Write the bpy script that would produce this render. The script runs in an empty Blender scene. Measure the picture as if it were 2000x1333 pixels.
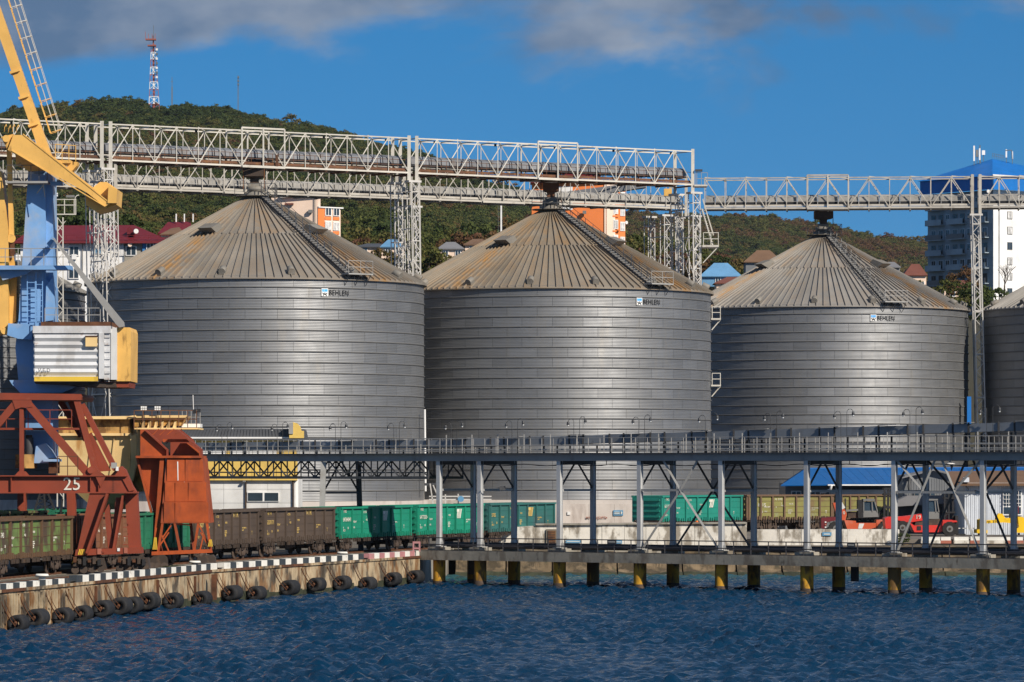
import bpy, bmesh, math, random
import numpy as np
from mathutils import Vector as V, Matrix as M

random.seed(7); np.random.seed(7)
sc = bpy.context.scene; C = sc.collection
R_ = math.radians

# ------------------------------------------------------------------ camera, sky, sun, exposure
F = 8000.0; EYE = 6.5; HOR = 915.0           # focal length in photo pixels, eye height (m), horizon row
cam_d = bpy.data.cameras.new('camera'); cam = bpy.data.objects.new('camera', cam_d); C.objects.link(cam)
cam.location = (0, 0, EYE); cam.rotation_euler = (R_(90), 0, 0)
cam_d.sensor_width = 36; cam_d.lens = F/2000*36; cam_d.shift_y = (HOR-666.5)/2000
cam_d.clip_start = 1; cam_d.clip_end = 30000
sc.camera = cam
SUN_AZ = 42; SUN_EL = 33                       # degrees right of "behind the camera", elevation
sun_dir = V((math.sin(R_(SUN_AZ))*math.cos(R_(SUN_EL)), -math.cos(R_(SUN_AZ))*math.cos(R_(SUN_EL)), math.sin(R_(SUN_EL))))
sd = bpy.data.lights.new('sun', 'SUN'); sd.energy = 5.0; sd.angle = R_(0.5); sd.color = (1.0, .90, .76)
so = bpy.data.objects.new('sun', sd); C.objects.link(so); so.location = (60, -80, 90)
so.rotation_euler = sun_dir.to_track_quat('Z', 'Y').to_euler()
w = bpy.data.worlds.new('World'); sc.world = w; w.use_nodes = True
nt = w.node_tree; N = nt.nodes; L = nt.links; N.clear()
def nd(t, **k):
    n = N.new(t)
    for a, b in k.items(): setattr(n, a, b)
    return n
out = nd('ShaderNodeOutputWorld'); bg = nd('ShaderNodeBackground'); bg.inputs[1].default_value = .066
sky = nd('ShaderNodeTexSky', sky_type='NISHITA', sun_disc=False)
sky.sun_elevation = R_(SUN_EL); sky.sun_rotation = math.atan2(sun_dir.x, sun_dir.y)
sky.air_density = 1.0; sky.dust_density = 0.15; sky.ozone_density = 4.0; sky.altitude = 300
tc = nd('ShaderNodeTexCoord')
sep = nd('ShaderNodeSeparateXYZ'); L.new(tc.outputs['Generated'], sep.inputs[0])
# clear dry air: the horizon band of the sky is as blue as the sky some way above it
zz = nd('ShaderNodeMath', operation='ADD'); L.new(sep.outputs[2], zz.inputs[0]); zz.inputs[1].default_value = .17
cmb = nd('ShaderNodeCombineXYZ'); L.new(sep.outputs[0], cmb.inputs[0]); L.new(sep.outputs[1], cmb.inputs[1]); L.new(zz.outputs[0], cmb.inputs[2])
nrm = nd('ShaderNodeVectorMath', operation='NORMALIZE'); L.new(cmb.outputs[0], nrm.inputs[0]); L.new(nrm.outputs[0], sky.inputs[0])
hs = nd('ShaderNodeHueSaturation'); hs.inputs['Hue'].default_value = .497; hs.inputs['Saturation'].default_value = 1.36; hs.inputs['Value'].default_value = 1.44
L.new(sky.outputs[0], hs.inputs['Color'])
# broken cloud above about five degrees
mp = nd('ShaderNodeMapping'); mp.inputs['Scale'].default_value = (1, 1, 1.9); mp.inputs['Location'].default_value = (2.215, 0.2, .155)
L.new(tc.outputs['Generated'], mp.inputs[0])
n1 = nd('ShaderNodeTexNoise'); n1.inputs['Scale'].default_value = 13; n1.inputs['Detail'].default_value = 7; n1.inputs['Roughness'].default_value = .55; n1.inputs['Distortion'].default_value = .35
L.new(mp.outputs[0], n1.inputs[0])
cov = nd('ShaderNodeMapRange', interpolation_type='SMOOTHSTEP'); cov.inputs[1].default_value = .078; cov.inputs[2].default_value = .115
cov.inputs[3].default_value = -.2; cov.inputs[4].default_value = .14; L.new(sep.outputs[2], cov.inputs[0])
ad = nd('ShaderNodeMath', operation='ADD'); L.new(n1.outputs[0], ad.inputs[0]); L.new(cov.outputs[0], ad.inputs[1])
mk = nd('ShaderNodeMapRange', interpolation_type='SMOOTHSTEP'); mk.inputs[1].default_value = .53; mk.inputs[2].default_value = .69; mk.inputs[4].default_value = .85
L.new(ad.outputs[0], mk.inputs[0])
n2 = nd('ShaderNodeTexNoise'); n2.inputs['Scale'].default_value = 22; n2.inputs['Detail'].default_value = 5; L.new(mp.outputs[0], n2.inputs[0])
cr = nd('ShaderNodeMapRange'); cr.inputs[1].default_value = .42; cr.inputs[2].default_value = .68; L.new(n2.outputs[0], cr.inputs[0])
cc = nd('ShaderNodeMix', data_type='RGBA'); L.new(cr.outputs[0], cc.inputs[0])
cc.inputs[6].default_value = (1.6, 2.4, 3.8, 1); cc.inputs[7].default_value = (5.2, 5.6, 6.4, 1)
mx = nd('ShaderNodeMix', data_type='RGBA'); L.new(mk.outputs[0], mx.inputs[0]); L.new(hs.outputs[0], mx.inputs[6]); L.new(cc.outputs[2], mx.inputs[7])
L.new(mx.outputs[2], bg.inputs[0]); L.new(bg.outputs[0], out.inputs[0])
sc.view_settings.view_transform = 'Standard'; sc.view_settings.look = 'None'; sc.view_settings.gamma = 1
sc.view_settings.exposure = 0.1
sc.cycles.max_bounces = 6; sc.cycles.diffuse_bounces = 3; sc.cycles.glossy_bounces = 3; sc.cycles.transparent_max_bounces = 8
sc.cycles.use_denoising = True

# ------------------------------------------------------------------ materials (procedural, world-space)
MATS = {}
def mat(name, col, rough=.6, metal=0., var=.12, vs=.5, rnd=.05, dirt=0., dcol=(.09, .065, .05), ds=1.0, streak=1.0,
        dthr=.52, dw=.14, spec=.4, bump=0., bs=3.0, dirt2=0., d2col=(.1, .08, .06), d2s=2.5, d2thr=.58, d2streak=1., coat=0.):
    if name in MATS: return MATS[name]
    m = bpy.data.materials.new(name); m.use_nodes = True; MATS[name] = m
    n = m.node_tree.nodes; l = m.node_tree.links; b = n['Principled BSDF']
    geo = n.new('ShaderNodeNewGeometry')
    def noise(scale, stretch=1., det=5.):
        v = n.new('ShaderNodeVectorMath'); v.operation = 'MULTIPLY'; v.inputs[1].default_value = (scale, scale, scale/stretch)
        l.new(geo.outputs['Position'], v.inputs[0])
        t = n.new('ShaderNodeTexNoise'); t.inputs['Scale'].default_value = 1; t.inputs['Detail'].default_value = det; t.inputs['Roughness'].default_value = .6
        l.new(v.outputs[0], t.inputs['Vector']); return t.outputs[0]
    oi = n.new('ShaderNodeObjectInfo')
    mr = n.new('ShaderNodeMapRange'); mr.inputs[1].default_value = .3; mr.inputs[2].default_value = .7; mr.inputs[3].default_value = 1-var; mr.inputs[4].default_value = 1+var
    mr.clamp = False; l.new(noise(vs), mr.inputs[0])
    r2 = n.new('ShaderNodeMapRange'); r2.inputs[3].default_value = 1-rnd; r2.inputs[4].default_value = 1+rnd; l.new(oi.outputs['Random'], r2.inputs[0])
    mu = n.new('ShaderNodeMath'); mu.operation = 'MULTIPLY'; l.new(mr.outputs[0], mu.inputs[0]); l.new(r2.outputs[0], mu.inputs[1])
    cm = n.new('ShaderNodeVectorMath'); cm.operation = 'SCALE'; cm.inputs[0].default_value = col[:3]; l.new(mu.outputs[0], cm.inputs['Scale'])
    cur = cm.outputs[0]; msk = None
    for (amt, c, s, st, th) in ((dirt, dcol, ds, streak, dthr), (dirt2, d2col, d2s, d2streak, d2thr)):
        if amt <= 0: continue
        k = n.new('ShaderNodeMapRange'); k.interpolation_type = 'SMOOTHSTEP'; k.inputs[1].default_value = th; k.inputs[2].default_value = th+dw; k.inputs[4].default_value = amt
        l.new(noise(s, st, 7.), k.inputs[0])
        x = n.new('ShaderNodeMix'); x.data_type = 'RGBA'; l.new(k.outputs[0], x.inputs[0]); l.new(cur, x.inputs[6]); x.inputs[7].default_value = (*c, 1)
        cur = x.outputs[2]; msk = k.outputs[0]
    l.new(cur, b.inputs['Base Color'])
    b.inputs['Metallic'].default_value = metal; b.inputs['Specular IOR Level'].default_value = spec
    if coat: b.inputs['Coat Weight'].default_value = coat; b.inputs['Coat Roughness'].default_value = .2
    rr = n.new('ShaderNodeMapRange'); rr.inputs[3].default_value = max(.03, rough-.08); rr.inputs[4].default_value = min(1, rough+.1); l.new(noise(vs*3+.3), rr.inputs[0]); l.new(rr.outputs[0], b.inputs['Roughness'])
    if bump:
        bp = n.new('ShaderNodeBump'); bp.inputs['Strength'].default_value = min(1, bump); bp.inputs['Distance'].default_value = .06; l.new(noise(bs, 1, 6.), bp.inputs['Height']); l.new(bp.outputs[0], b.inputs['Normal'])
    return m
RUST = (.10, .040, .018); DK = (.03, .027, .025)
M_ = {}
def defm(k, *a, **kw): M_[k] = mat(k, *a, **kw)
defm('concrete', (.30, .28, .24), .9, dirt=.75, dcol=(.13, .105, .075), ds=.7, streak=3, dthr=.47, dirt2=.5, d2col=(.05, .045, .04), d2s=1.5, d2streak=3, bump=.4)
defm('quay_wall', (.38, .30, .195), .9, var=.3, vs=.6, rnd=.12, dirt=.85, dcol=(.17, .075, .022), ds=1.3, streak=3.0, dthr=.46, dirt2=.9, d2col=(.05, .043, .035), d2s=.75, d2streak=1.6, d2thr=.47, bump=.7, bs=2)
defm('algae', (.035, .04, .022), .8, var=.4, vs=1.5)
defm('column_paint', (.46, .47, .48), .5, metal=.05, dirt=.4, dcol=(.27, .26, .25), ds=.9, streak=3)
defm('ground', (.12, .105, .085), .95, var=.3, dirt=.7, dcol=(.05, .042, .035), ds=.25, bump=.5, bs=1)
defm('yard', (.17, .15, .13), .95, var=.25, dirt=.5, dcol=(.08, .07, .06), ds=.3, bump=.3)
defm('kerb_white', (.72, .71, .66), .8, dirt=.55, dcol=(.3, .25, .18), ds=1.6, dthr=.56)
defm('kerb_black', (.035, .045, .055), .8, dirt=.3, dcol=(.13, .12, .1), ds=1.6)
defm('kerb_pink', (.42, .19, .2), .8, dirt=.5, dcol=(.3, .22, .18), ds=1.6)
defm('rubber', (.018, .019, .022), .75, var=.3, spec=.3, dirt=.3, dcol=(.07, .06, .05), ds=1.2)
defm('rust', RUST, .85, var=.4, vs=2, dirt=.6, dcol=(.05, .03, .02), ds=2.5)
defm('steel_grey', (.31, .305, .295), .55, metal=.1, dirt=.45, dcol=(.16, .15, .14), ds=.9, streak=3)
defm('steel_dark', (.058, .06, .065), .55, metal=.1, dirt=.3, dcol=(.1, .1, .1), ds=1.0)
defm('trough', (.21, .23, .255), .5, metal=.1, rnd=.2, dirt=.35, dcol=(.12, .12, .13), ds=1.3)
defm('galv', (.34, .34, .33), .6, metal=.15, dirt=.3, dcol=(.2, .17, .13), ds=1.2)
defm('truss', (.54, .515, .46), .65, rnd=.06, dirt=.5, dcol=(.24, .17, .11), ds=1.4, streak=2, dthr=.57, dirt2=.6, d2col=(.12, .07, .04), d2s=3, d2thr=.63)
defm('truss_dusty', (.46, .43, .38), .8, rnd=.08, dirt=.5, dcol=(.25, .22, .18), ds=1.0, dthr=.5)
defm('lattice', (.53, .515, .49), .6, rnd=.05, dirt=.35, dcol=(.2, .15, .1), ds=1.5, dthr=.57)
defm('dust_cover', (.30, .29, .27), .85, rnd=.12, var=.25, vs=.9, dirt=.6, dcol=(.17, .15, .13), ds=1.0)
defm('cover_grey', (.17, .18, .20), .6, rnd=.18, metal=.1, dirt=.5, dcol=(.15, .11, .08), ds=1.2)
defm('belt', (.02, .022, .028), .7)
defm('rusty_walk', (.11, .05, .028), .85, var=.4, rnd=.25, dirt=.6, dcol=(.22, .10, .03), ds=1.6)
defm('crane_yellow', (.72, .42, .11), .5, rnd=.05, var=.14, dirt=.55, dcol=(.34, .16, .03), ds=.9, streak=3, dthr=.6, dirt2=.5, d2col=(.12, .06, .02), d2s=1.8, d2streak=3, d2thr=.585)
defm('crane_blue', (.165, .33, .60), .5, rnd=.06, var=.14, dirt=.6, dcol=(.36, .40, .46), ds=.35, dthr=.49, dirt2=.7, d2col=(.12, .09, .07), d2s=2.5, d2streak=3, d2thr=.63)
defm('crane_red', (.23, .043, .019), .6, rnd=.06, var=.15, dirt=.35, dcol=(.13, .035, .02), ds=.7, streak=2, dirt2=.35, d2col=(.33, .13, .07), d2s=2.2, d2thr=.63)
defm('bunker_red', (.36, .068, .014), .55, rnd=.14, var=.28, vs=.9, dirt=.75, dcol=(.2, .045, .02), ds=1.1, streak=3, dthr=.5, dirt2=.5, d2col=(.5, .24, .16), d2s=1.4, d2streak=4, d2thr=.66)
defm('house_white', (.57, .58, .60), .55, rnd=.07, dirt=.55, dcol=(.36, .345, .33), ds=.8, streak=2, dthr=.47, dirt2=.85, d2col=(.24, .10, .035), d2s=1.6, d2thr=.61)
defm('hopper_cream', (.76, .54, .25), .7, var=.12, dirt=.75, dcol=(.42, .17, .03), ds=.7, streak=4, dthr=.57, dirt2=.7, d2col=(.09, .05, .025), d2s=1.6, d2streak=2, d2thr=.62)
defm('hopper_rusty', (.45, .27, .09), .8, var=.3, vs=1.2, dirt=.9, dcol=(.13, .06, .02), ds=1.3, streak=2, dthr=.45, dirt2=.8, d2col=(.5, .25, .04), d2s=2, d2thr=.55)
defm('hazard_yellow', (.72, .48, .05), .6, dirt=.5, dcol=(.3, .16, .03), ds=2)
defm('black', (.018, .018, .02), .6, rnd=.1)
defm('white', (.78, .78, .77), .6, dirt=.25, dcol=(.5, .46, .4), ds=1.0, streak=3)
defm('stencil', (.72, .70, .62), .8, rnd=.1)
defm('stencil_yellow', (.62, .44, .14), .8, rnd=.1)
defm('bogie', (.055, .040, .032), .85, var=.3, dirt=.5, dcol=(.13, .08, .05), ds=2)
defm('wheel', (.075, .052, .04), .7, var=.2)
defm('ring_steel', (.155, .155, .155), .6, metal=.3)
defm('galv_dirty', (.23, .215, .19), .7, metal=.2, dirt=.5, dcol=(.16, .12, .08), ds=2)
defm('parapet', (.66, .63, .57), .9, var=.15, dirt=.85, dcol=(.20, .17, .13), ds=1.1, streak=2.2, dthr=.45, dirt2=.75, d2col=(.09, .075, .055), d2s=2.2, d2streak=3, d2thr=.6, bump=.4)
defm('shore', (.16, .118, .072), .95, var=.4, vs=.7, dirt=.85, dcol=(.05, .04, .026), ds=.9, dthr=.43, dirt2=.6, d2col=(.05, .055, .03), d2s=1.5, bump=.9, bs=1.5)
defm('plinth', (.55, .50, .46), .9, var=.1, dirt=.5, dcol=(.33, .27, .24), ds=.8, streak=4, dirt2=.4, d2col=(.2, .14, .11), d2s=1.6, d2streak=3)
defm('pile', (.50, .26, .02), .8, var=.25, vs=1.5, dirt=.9, dcol=(.10, .055, .02), ds=1.6, streak=2.5, dthr=.44)
defm('deck', (.24, .225, .19), .9, var=.2, dirt=.7, dcol=(.11, .09, .07), ds=.9, streak=2.5, dthr=.46, dirt2=.7, d2col=(.045, .04, .035), d2s=2.2, d2streak=3, bump=.4)
defm('rail_dark', (.028, .028, .034), .6)
defm('logo_blue', (.05, .38, .85), .5); defm('logo_black', (.02, .02, .022), .5)
defm('sign_blue', (.10, .27, .44), .5, dirt=.3, dcol=(.3, .36, .4), ds=3)
defm('glass', (.03, .045, .06), .08, spec=.6, var=.3)
defm('curtain', (.5, .5, .5), .7, var=.4, vs=2, rnd=.35)
defm('wall_white', (.78, .78, .78), .8, dirt=.3, dcol=(.55, .52, .48), ds=.5, streak=3)
defm('panel_white', (.62, .62, .61), .6, rnd=.05, dirt=.35, dcol=(.42, .41, .39), ds=.6, streak=3)
defm('panel_yellow', (.68, .47, .12), .6, rnd=.06, dirt=.25, dcol=(.45, .3, .1), ds=.8)
defm('roof_dark', (.07, .075, .085), .6); defm('roof_blue', (.004, .105, .34), .45, rnd=.05, dirt=.3, dcol=(.02, .08, .24), ds=.5)
defm('roof_tower_blue', (.004, .15, .50), .5, rnd=.04); defm('roof_red', (.14, .012, .018), .55); defm('roof_lightblue', (.13, .30, .50), .5)
defm('roof_grey', (.19, .19, .2), .7); defm('roof_brown', (.17, .10, .06), .8); defm('roof_tile', (.17, .06, .042), .8)
defm('cream', (.78, .60, .48), .8, var=.05, dirt=.2, dcol=(.55, .42, .33), ds=.3); defm('orange', (.78, .22, .06), .8, var=.05); defm('blue_wall', (.03, .17, .42), .6)
defm('block_shade', (.30, .37, .43), .85, var=.15, rnd=.12, dirt=.4, dcol=(.12, .14, .17), ds=.25)  # shaded side of the white tower block, shade put into the colour
defm('shed_grey', (.16, .17, .185), .7, rnd=.05); defm('corr_white', (.60, .64, .70), .6, rnd=.05, dirt=.3, dcol=(.4, .42, .45), ds=.6, streak=3)
defm('forklift_orange', (.50, .085, .03), .5, dirt=.4, dcol=(.5, .28, .22), ds=.8); defm('forklift_red', (.62, .035, .022), .4, dirt=.25, dcol=(.25, .02, .015), ds=1, coat=.3)
defm('tyre', (.022, .021, .021), .85, var=.2); defm('cab_grey', (.17, .17, .165), .6); defm('spreader_yellow', (.80, .50, .01), .5, dirt=.3, dcol=(.4, .22, .02), ds=1.5)
defm('tower_red', (.30, .085, .06), .7); defm('mast_grey', (.12, .14, .15), .7); defm('hillsoil', (.05, .045, .025), 1.)
defm('helmet', (.75, .17, .02), .4); defm('vest', (.55, .62, .05), .8); defm('skin', (.45, .25, .17), .6)
defm('feather', (.8, .8, .8), .8, var=.02); defm('feather_grey', (.3, .31, .33), .8); defm('lamp', (.8, .8, .78), .3)
defm('kerb_red', (.36, .12, .08), .85, dirt=.5, dcol=(.35, .28, .22), ds=1.6)

# ------------------------------------------------------------------ builders
WM = {}
def W(px, py, Y): return V(((px-1000)*Y/F, Y, EYE+(HOR-py)*Y/F))
def link(name, data, mat4=None, parent=None):
    o = bpy.data.objects.new(name, data); C.objects.link(o)
    m = mat4 if mat4 is not None else M.Identity(4)
    WM[o.name] = m
    if parent is not None:
        o.parent = parent; o.matrix_parent_inverse = WM[parent.name].inverted()
    o.matrix_basis = m
    return o
def thing(name, label, cat, loc, group=None):
    o = link(name, None, M.Translation(V(loc))); o.empty_display_size = .5
    o['label'] = label; o['category'] = cat
    if group: o['group'] = group
    return o
def tag(o, label, cat, group=None):
    o['label'] = label; o['category'] = cat
    if group: o['group'] = group
    return o
def struct(o): o['kind'] = 'structure'; return o
UNIT = {}
def unit(kind, m, build):
    k = (kind, m.name)
    if k not in UNIT:
        me = bpy.data.meshes.new(kind); vs, fs, smooth = build(); me.from_pydata(vs, [], fs); me.materials.append(m)
        if smooth:
            for p in me.polygons: p.use_smooth = len(p.vertices) == 4
        me.update(); UNIT[k] = me
    return UNIT[k]
def mm(m): return M_[m] if isinstance(m, str) else m
def _cube():
    vs = [(x, y, z) for x in (-.5, .5) for y in (-.5, .5) for z in (-.5, .5)]
    return vs, [(0, 1, 3, 2), (4, 6, 7, 5), (0, 4, 5, 1), (2, 3, 7, 6), (0, 2, 6, 4), (1, 5, 7, 3)], False
def cols(x, y, z, t):
    return M(((x[0], y[0], z[0], t[0]), (x[1], y[1], z[1], t[1]), (x[2], y[2], z[2], t[2]), (0, 0, 0, 1)))
def box(name, c0, c1, m, parent=None):
    c0 = V(c0); c1 = V(c1); d = c1-c0
    return link(name, unit('box', mm(m), _cube), cols((d.x, 0, 0), (0, d.y, 0), (0, 0, d.z), (c0+c1)/2), parent)
def obox(name, O, ux, uy, uz, m, parent=None):
    O = V(O); ux = V(ux); uy = V(uy); uz = V(uz)
    return link(name, unit('box', mm(m), _cube), cols(ux, uy, uz, O+(ux+uy+uz)/2), parent)
def frame(p, q, ref=None):
    a = (q-p); ln = a.length; a = a/ln
    r = V(ref) if ref is not None else (V((0, 1, 0)) if abs(a.y) < .9 else V((0, 0, 1)))
    y = (r-a*r.dot(a)).normalized(); x = y.cross(a)
    return x, y, a, ln
def bar(name, p, q, wd, h, m, parent=None, ref=None):
    p = V(p); q = V(q); x, y, a, ln = frame(p, q, ref)
    return link(name, unit('box', mm(m), _cube), cols(x*wd, y*h, a*ln, (p+q)/2), parent)
def cyl(name, p, q, r, m, parent=None, n=14, taper=1.0):
    p = V(p); q = V(q); x, y, a, ln = frame(p, q)
    def b():
        vs = [(math.cos(2*math.pi*i/n), math.sin(2*math.pi*i/n), -.5) for i in range(n)]+[(taper*math.cos(2*math.pi*i/n), taper*math.sin(2*math.pi*i/n), .5) for i in range(n)]
        return vs, [(i, (i+1) % n, n+(i+1) % n, n+i) for i in range(n)]+[tuple(range(n-1, -1, -1)), tuple(range(n, 2*n))], True
    return link(name, unit('cyl%d_%.2f' % (n, taper), mm(m), b), cols(x*r, y*r, a*ln, (p+q)/2), parent)
def mesh(name, vs, fs, m, parent=None, smooth=False, origin=None):
    vs = [V(v) for v in vs]
    o = V(origin) if origin is not None else sum(vs, V())/len(vs)
    me = bpy.data.meshes.new(name); me.from_pydata([v-o for v in vs], [], fs); me.materials.append(mm(m))
    if smooth:
        for p in me.polygons: p.use_smooth = True
    me.update()
    return link(name, me, M.Translation(o), parent)
def prism(name, pts, Y0, Y1, m, parent=None):
    """outline given by photo rows/columns at distance Y0, extruded back to Y1"""
    a = [W(x, y, Y0) for x, y in pts]; d = V((0, Y1-Y0, 0)); n = len(a)
    area = sum(a[i].x*a[(i+1) % n].z-a[(i+1) % n].x*a[i].z for i in range(n))
    if area < 0: a.reverse()
    vs = a+[v+d for v in a]
    fs = [tuple(range(n)), tuple(range(2*n-1, n-1, -1))]+[((i+1) % n, i, n+i, n+(i+1) % n) for i in range(n)]
    return mesh(name, vs, fs, m, parent)
def pb(name, p, q, Y, wpx, dep, m, parent=None, Y2=None):
    return bar(name, W(p[0], p[1], Y), W(q[0], q[1], Y2 if Y2 else Y), wpx*Y/F, dep, m, parent)
def pbox(name, x0, x1, y0, y1, Y0, Y1, m, parent=None):
    a = W(x0, y1, Y0); b = W(x1, y0, Y0)
    return box(name, (a.x, Y0, a.z), (b.x, Y1, b.z), m, parent)
def sweep(name, pts, wd, m, parent=None, nrm=(0, 1, 0), d=None, round_=False, closed=False):
    """one bar folded along a polyline"""
    pts = [V(p) for p in pts]; n = V(nrm); k = len(pts); vs = []; d = d or wd
    for i, p in enumerate(pts):
        a = (pts[(i+1) % k]-p).normalized() if (i < k-1 or closed) else (p-pts[i-1]).normalized()
        b = (p-pts[i-1]).normalized() if (i > 0 or closed) else a
        t = (a+b)
        if t.length < 1e-4: t = a
        t.normalize(); s = t.cross(n)
        if s.length < 1e-3: s = t.cross(V((.3, .5, .8)))
        s.normalize(); nn = s.cross(t).normalized(); c = max(.35, t.dot(a)); s = s/c
        if round_:
            vs += [p+(s*math.cos(j*math.pi/3)*wd+nn*math.sin(j*math.pi/3)*d)/2 for j in range(6)]
        else:
            vs += [p+(s*x*wd+nn*y*d)/2 for x, y in ((-1, -1), (1, -1), (1, 1), (-1, 1))]
    q = 6 if round_ else 4; fs = []
    for i in range(k if closed else k-1):
        j = (i+1) % k
        fs += [(i*q+u, i*q+(u+1) % q, j*q+(u+1) % q, j*q+u) for u in range(q)]
    if not closed: fs += [tuple(range(q-1, -1, -1)), tuple(range((k-1)*q, k*q))]
    return mesh(name, vs, fs, m, parent, smooth=round_)
def text(name, s, size, O, ux, uz, m, parent=None, stretch=1.0, th=.012, align='LEFT', bold=False):
    """lettering lying in the plane spanned by ux (reading direction) and uz (up)"""
    cu = bpy.data.curves.new(name, 'FONT'); cu.body = s; cu.size = size; cu.extrude = th; cu.align_x = align
    cu.resolution_u = 2; cu.offset = 0; cu.space_character = 1.08 if bold else 1
    t = bpy.data.objects.new(name, cu); me = bpy.data.meshes.new_from_object(t); bpy.data.objects.remove(t); bpy.data.curves.remove(cu)
    me.materials.clear(); me.materials.append(mm(m)); me.name = name
    ux = V(ux).normalized(); uz = V(uz).normalized(); n = ux.cross(uz)
    return link(name, me, cols(ux*stretch, uz, n, V(O)), parent)
def railing(path, h, parent, m, sp=1.2, wd=.05, rails=(1., .5), post='rail_post', rail='handrail'):
    path = [V(p) for p in path]
    for i in range(len(path)-1):
        a, b = path[i], path[i+1]; n = max(1, round((b-a).length/sp))
        for k in range(n+(i == len(path)-2)):
            p = a.lerp(b, k/n); bar(post, p, p+V((0, 0, h)), wd, wd, m, parent)
        for r in rails: bar(rail, a+V((0, 0, h*r)), b+V((0, 0, h*r)), wd, wd, m, parent)
def ladder(p, q, wd, m, parent, side, sp=.3, t=.04):
    p = V(p); q = V(q); s = V(side).normalized()*wd/2; n = max(2, int((q-p).length/sp))
    for e in (-1, 1): bar('ladder_rail', p+s*e, q+s*e, t, t, m, parent)
    pts = []
    for k in range(1, n):
        c = p.lerp(q, k/n); bar('rung', c-s, c+s, t*.8, t*.8, m, parent)
def window(parent, O, u, n, a, z, wd, h, fm='white', pm='glass', div=2, proud=.0):
    """a window standing in a facade: O corner of the facade, u along it, n outward"""
    u = V(u); n = V(n); Z = V((0, 0, 1))
    f = obox('window', O+u*a+Z*z-n*.1+n*proud, u*wd, n*.16, Z*h, fm, parent)
    pw = (wd-.1*(div+1))/div
    for i in range(div):
        obox('pane', O+u*(a+.1+i*(pw+.1))+Z*(z+.1)+n*(.035+proud), u*pw, n*.05, Z*(h-.2), pm, f)
    return f
# ------------------------------------------------------------------ water
WZ = -2.3
def build_water():
    pxs = np.concatenate([[-60000, -20000, -6000, -2000, -700], np.linspace(-160, 2160, 430), [2700, 4000, 8000, 22000, 62000]])
    Ys = np.concatenate([[-4000, -1500, -400, -100, 10, 60, 100, 130], np.linspace(145, 346, 820)])
    Yg = np.maximum(Ys, 60)[:, None]; X = (pxs[None, :]-1000)*Yg/F; Y = np.repeat(Ys[:, None], len(pxs), 1)
    rng = np.random.RandomState(5); H = np.zeros_like(X)
    for i in range(95):
        lam = .45*(5.4**(i/94.)); th = R_(-62)+rng.normal(0, .62); k = 2*math.pi/lam
        a = .0165*lam**.75*rng.uniform(.5, 1.3); ph = rng.uniform(0, 6.28)
        H += a*np.sin(k*(math.cos(th)*X+math.sin(th)*Y)+ph+.8*np.sin(.13*X+.11*Y+i))
    patch = .72+.28*np.sin(.21*X+.05*Y+1)*np.sin(.043*Y-.1*X)
    H = H*patch; H = H+.9*np.abs(H)*H
    fade = np.ones_like(H); fade[:9] = 0; fade[:, :5] = 0; fade[:, -5:] = 0; H *= fade
    vs = np.stack([X, Y, WZ+H], -1).reshape(-1, 3); r, c = X.shape
    i = np.arange(r*c).reshape(r, c); f = np.stack([i[:-1, :-1], i[:-1, 1:], i[1:, 1:], i[1:, :-1]], -1).reshape(-1, 4)
    me = bpy.data.meshes.new('water'); me.vertices.add(len(vs)); me.vertices.foreach_set('co', vs.ravel())
    me.loops.add(f.size); me.loops.foreach_set('vertex_index', f.ravel()); me.polygons.add(len(f)); me.polygons.foreach_set('loop_start', np.arange(len(f))*4)
    me.polygons.foreach_set('use_smooth', np.ones(len(f), bool)); me.update()
    m = bpy.data.materials.new('water'); m.use_nodes = True; n = m.node_tree.nodes; l = m.node_tree.links; b = n['Principled BSDF']
    b.inputs['Base Color'].default_value = (.004, .030, .070, 1); b.inputs['Roughness'].default_value = .07; b.inputs['IOR'].default_value = 1.33
    g = n.new('ShaderNodeNewGeometry'); t = n.new('ShaderNodeTexNoise'); t.inputs['Scale'].default_value = 4.5; t.inputs['Detail'].default_value = 6
    v = n.new('ShaderNodeVectorMath'); v.operation = 'MULTIPLY'; v.inputs[1].default_value = (1, .7, 1); l.new(g.outputs['Position'], v.inputs[0]); l.new(v.outputs[0], t.inputs['Vector'])
    bp = n.new('ShaderNodeBump'); bp.inputs['Strength'].default_value = .9; bp.inputs['Distance'].default_value = .1; l.new(t.outputs[0], bp.inputs['Height']); l.new(bp.outputs[0], b.inputs['Normal'])
    # greener water over the shallows by the shore
    s = n.new('ShaderNodeSeparateXYZ'); l.new(g.outputs['Position'], s.inputs[0])
    mr = n.new('ShaderNodeMapRange'); mr.interpolation_type = 'SMOOTHSTEP'; mr.inputs[1].default_value = 312; mr.inputs[2].default_value = 332; l.new(s.outputs[1], mr.inputs[0])
    t2 = n.new('ShaderNodeTexNoise'); t2.inputs['Scale'].default_value = .12; l.new(g.outputs['Position'], t2.inputs['Vector'])
    mu = n.new('ShaderNodeMath'); mu.operation = 'MULTIPLY'; l.new(mr.outputs[0], mu.inputs[0]); l.new(t2.outputs[0], mu.inputs[1])
    x = n.new('ShaderNodeMix'); x.data_type = 'RGBA'; l.new(mu.outputs[0], x.inputs[0]); x.inputs[6].default_value = (.0008, .022, .056, 1); x.inputs[7].default_value = (.05, .13, .12, 1); l.new(x.outputs[2], b.inputs['Base Color'])
    me.materials.append(m)
    return struct(link('water', me))
build_water()

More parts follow.
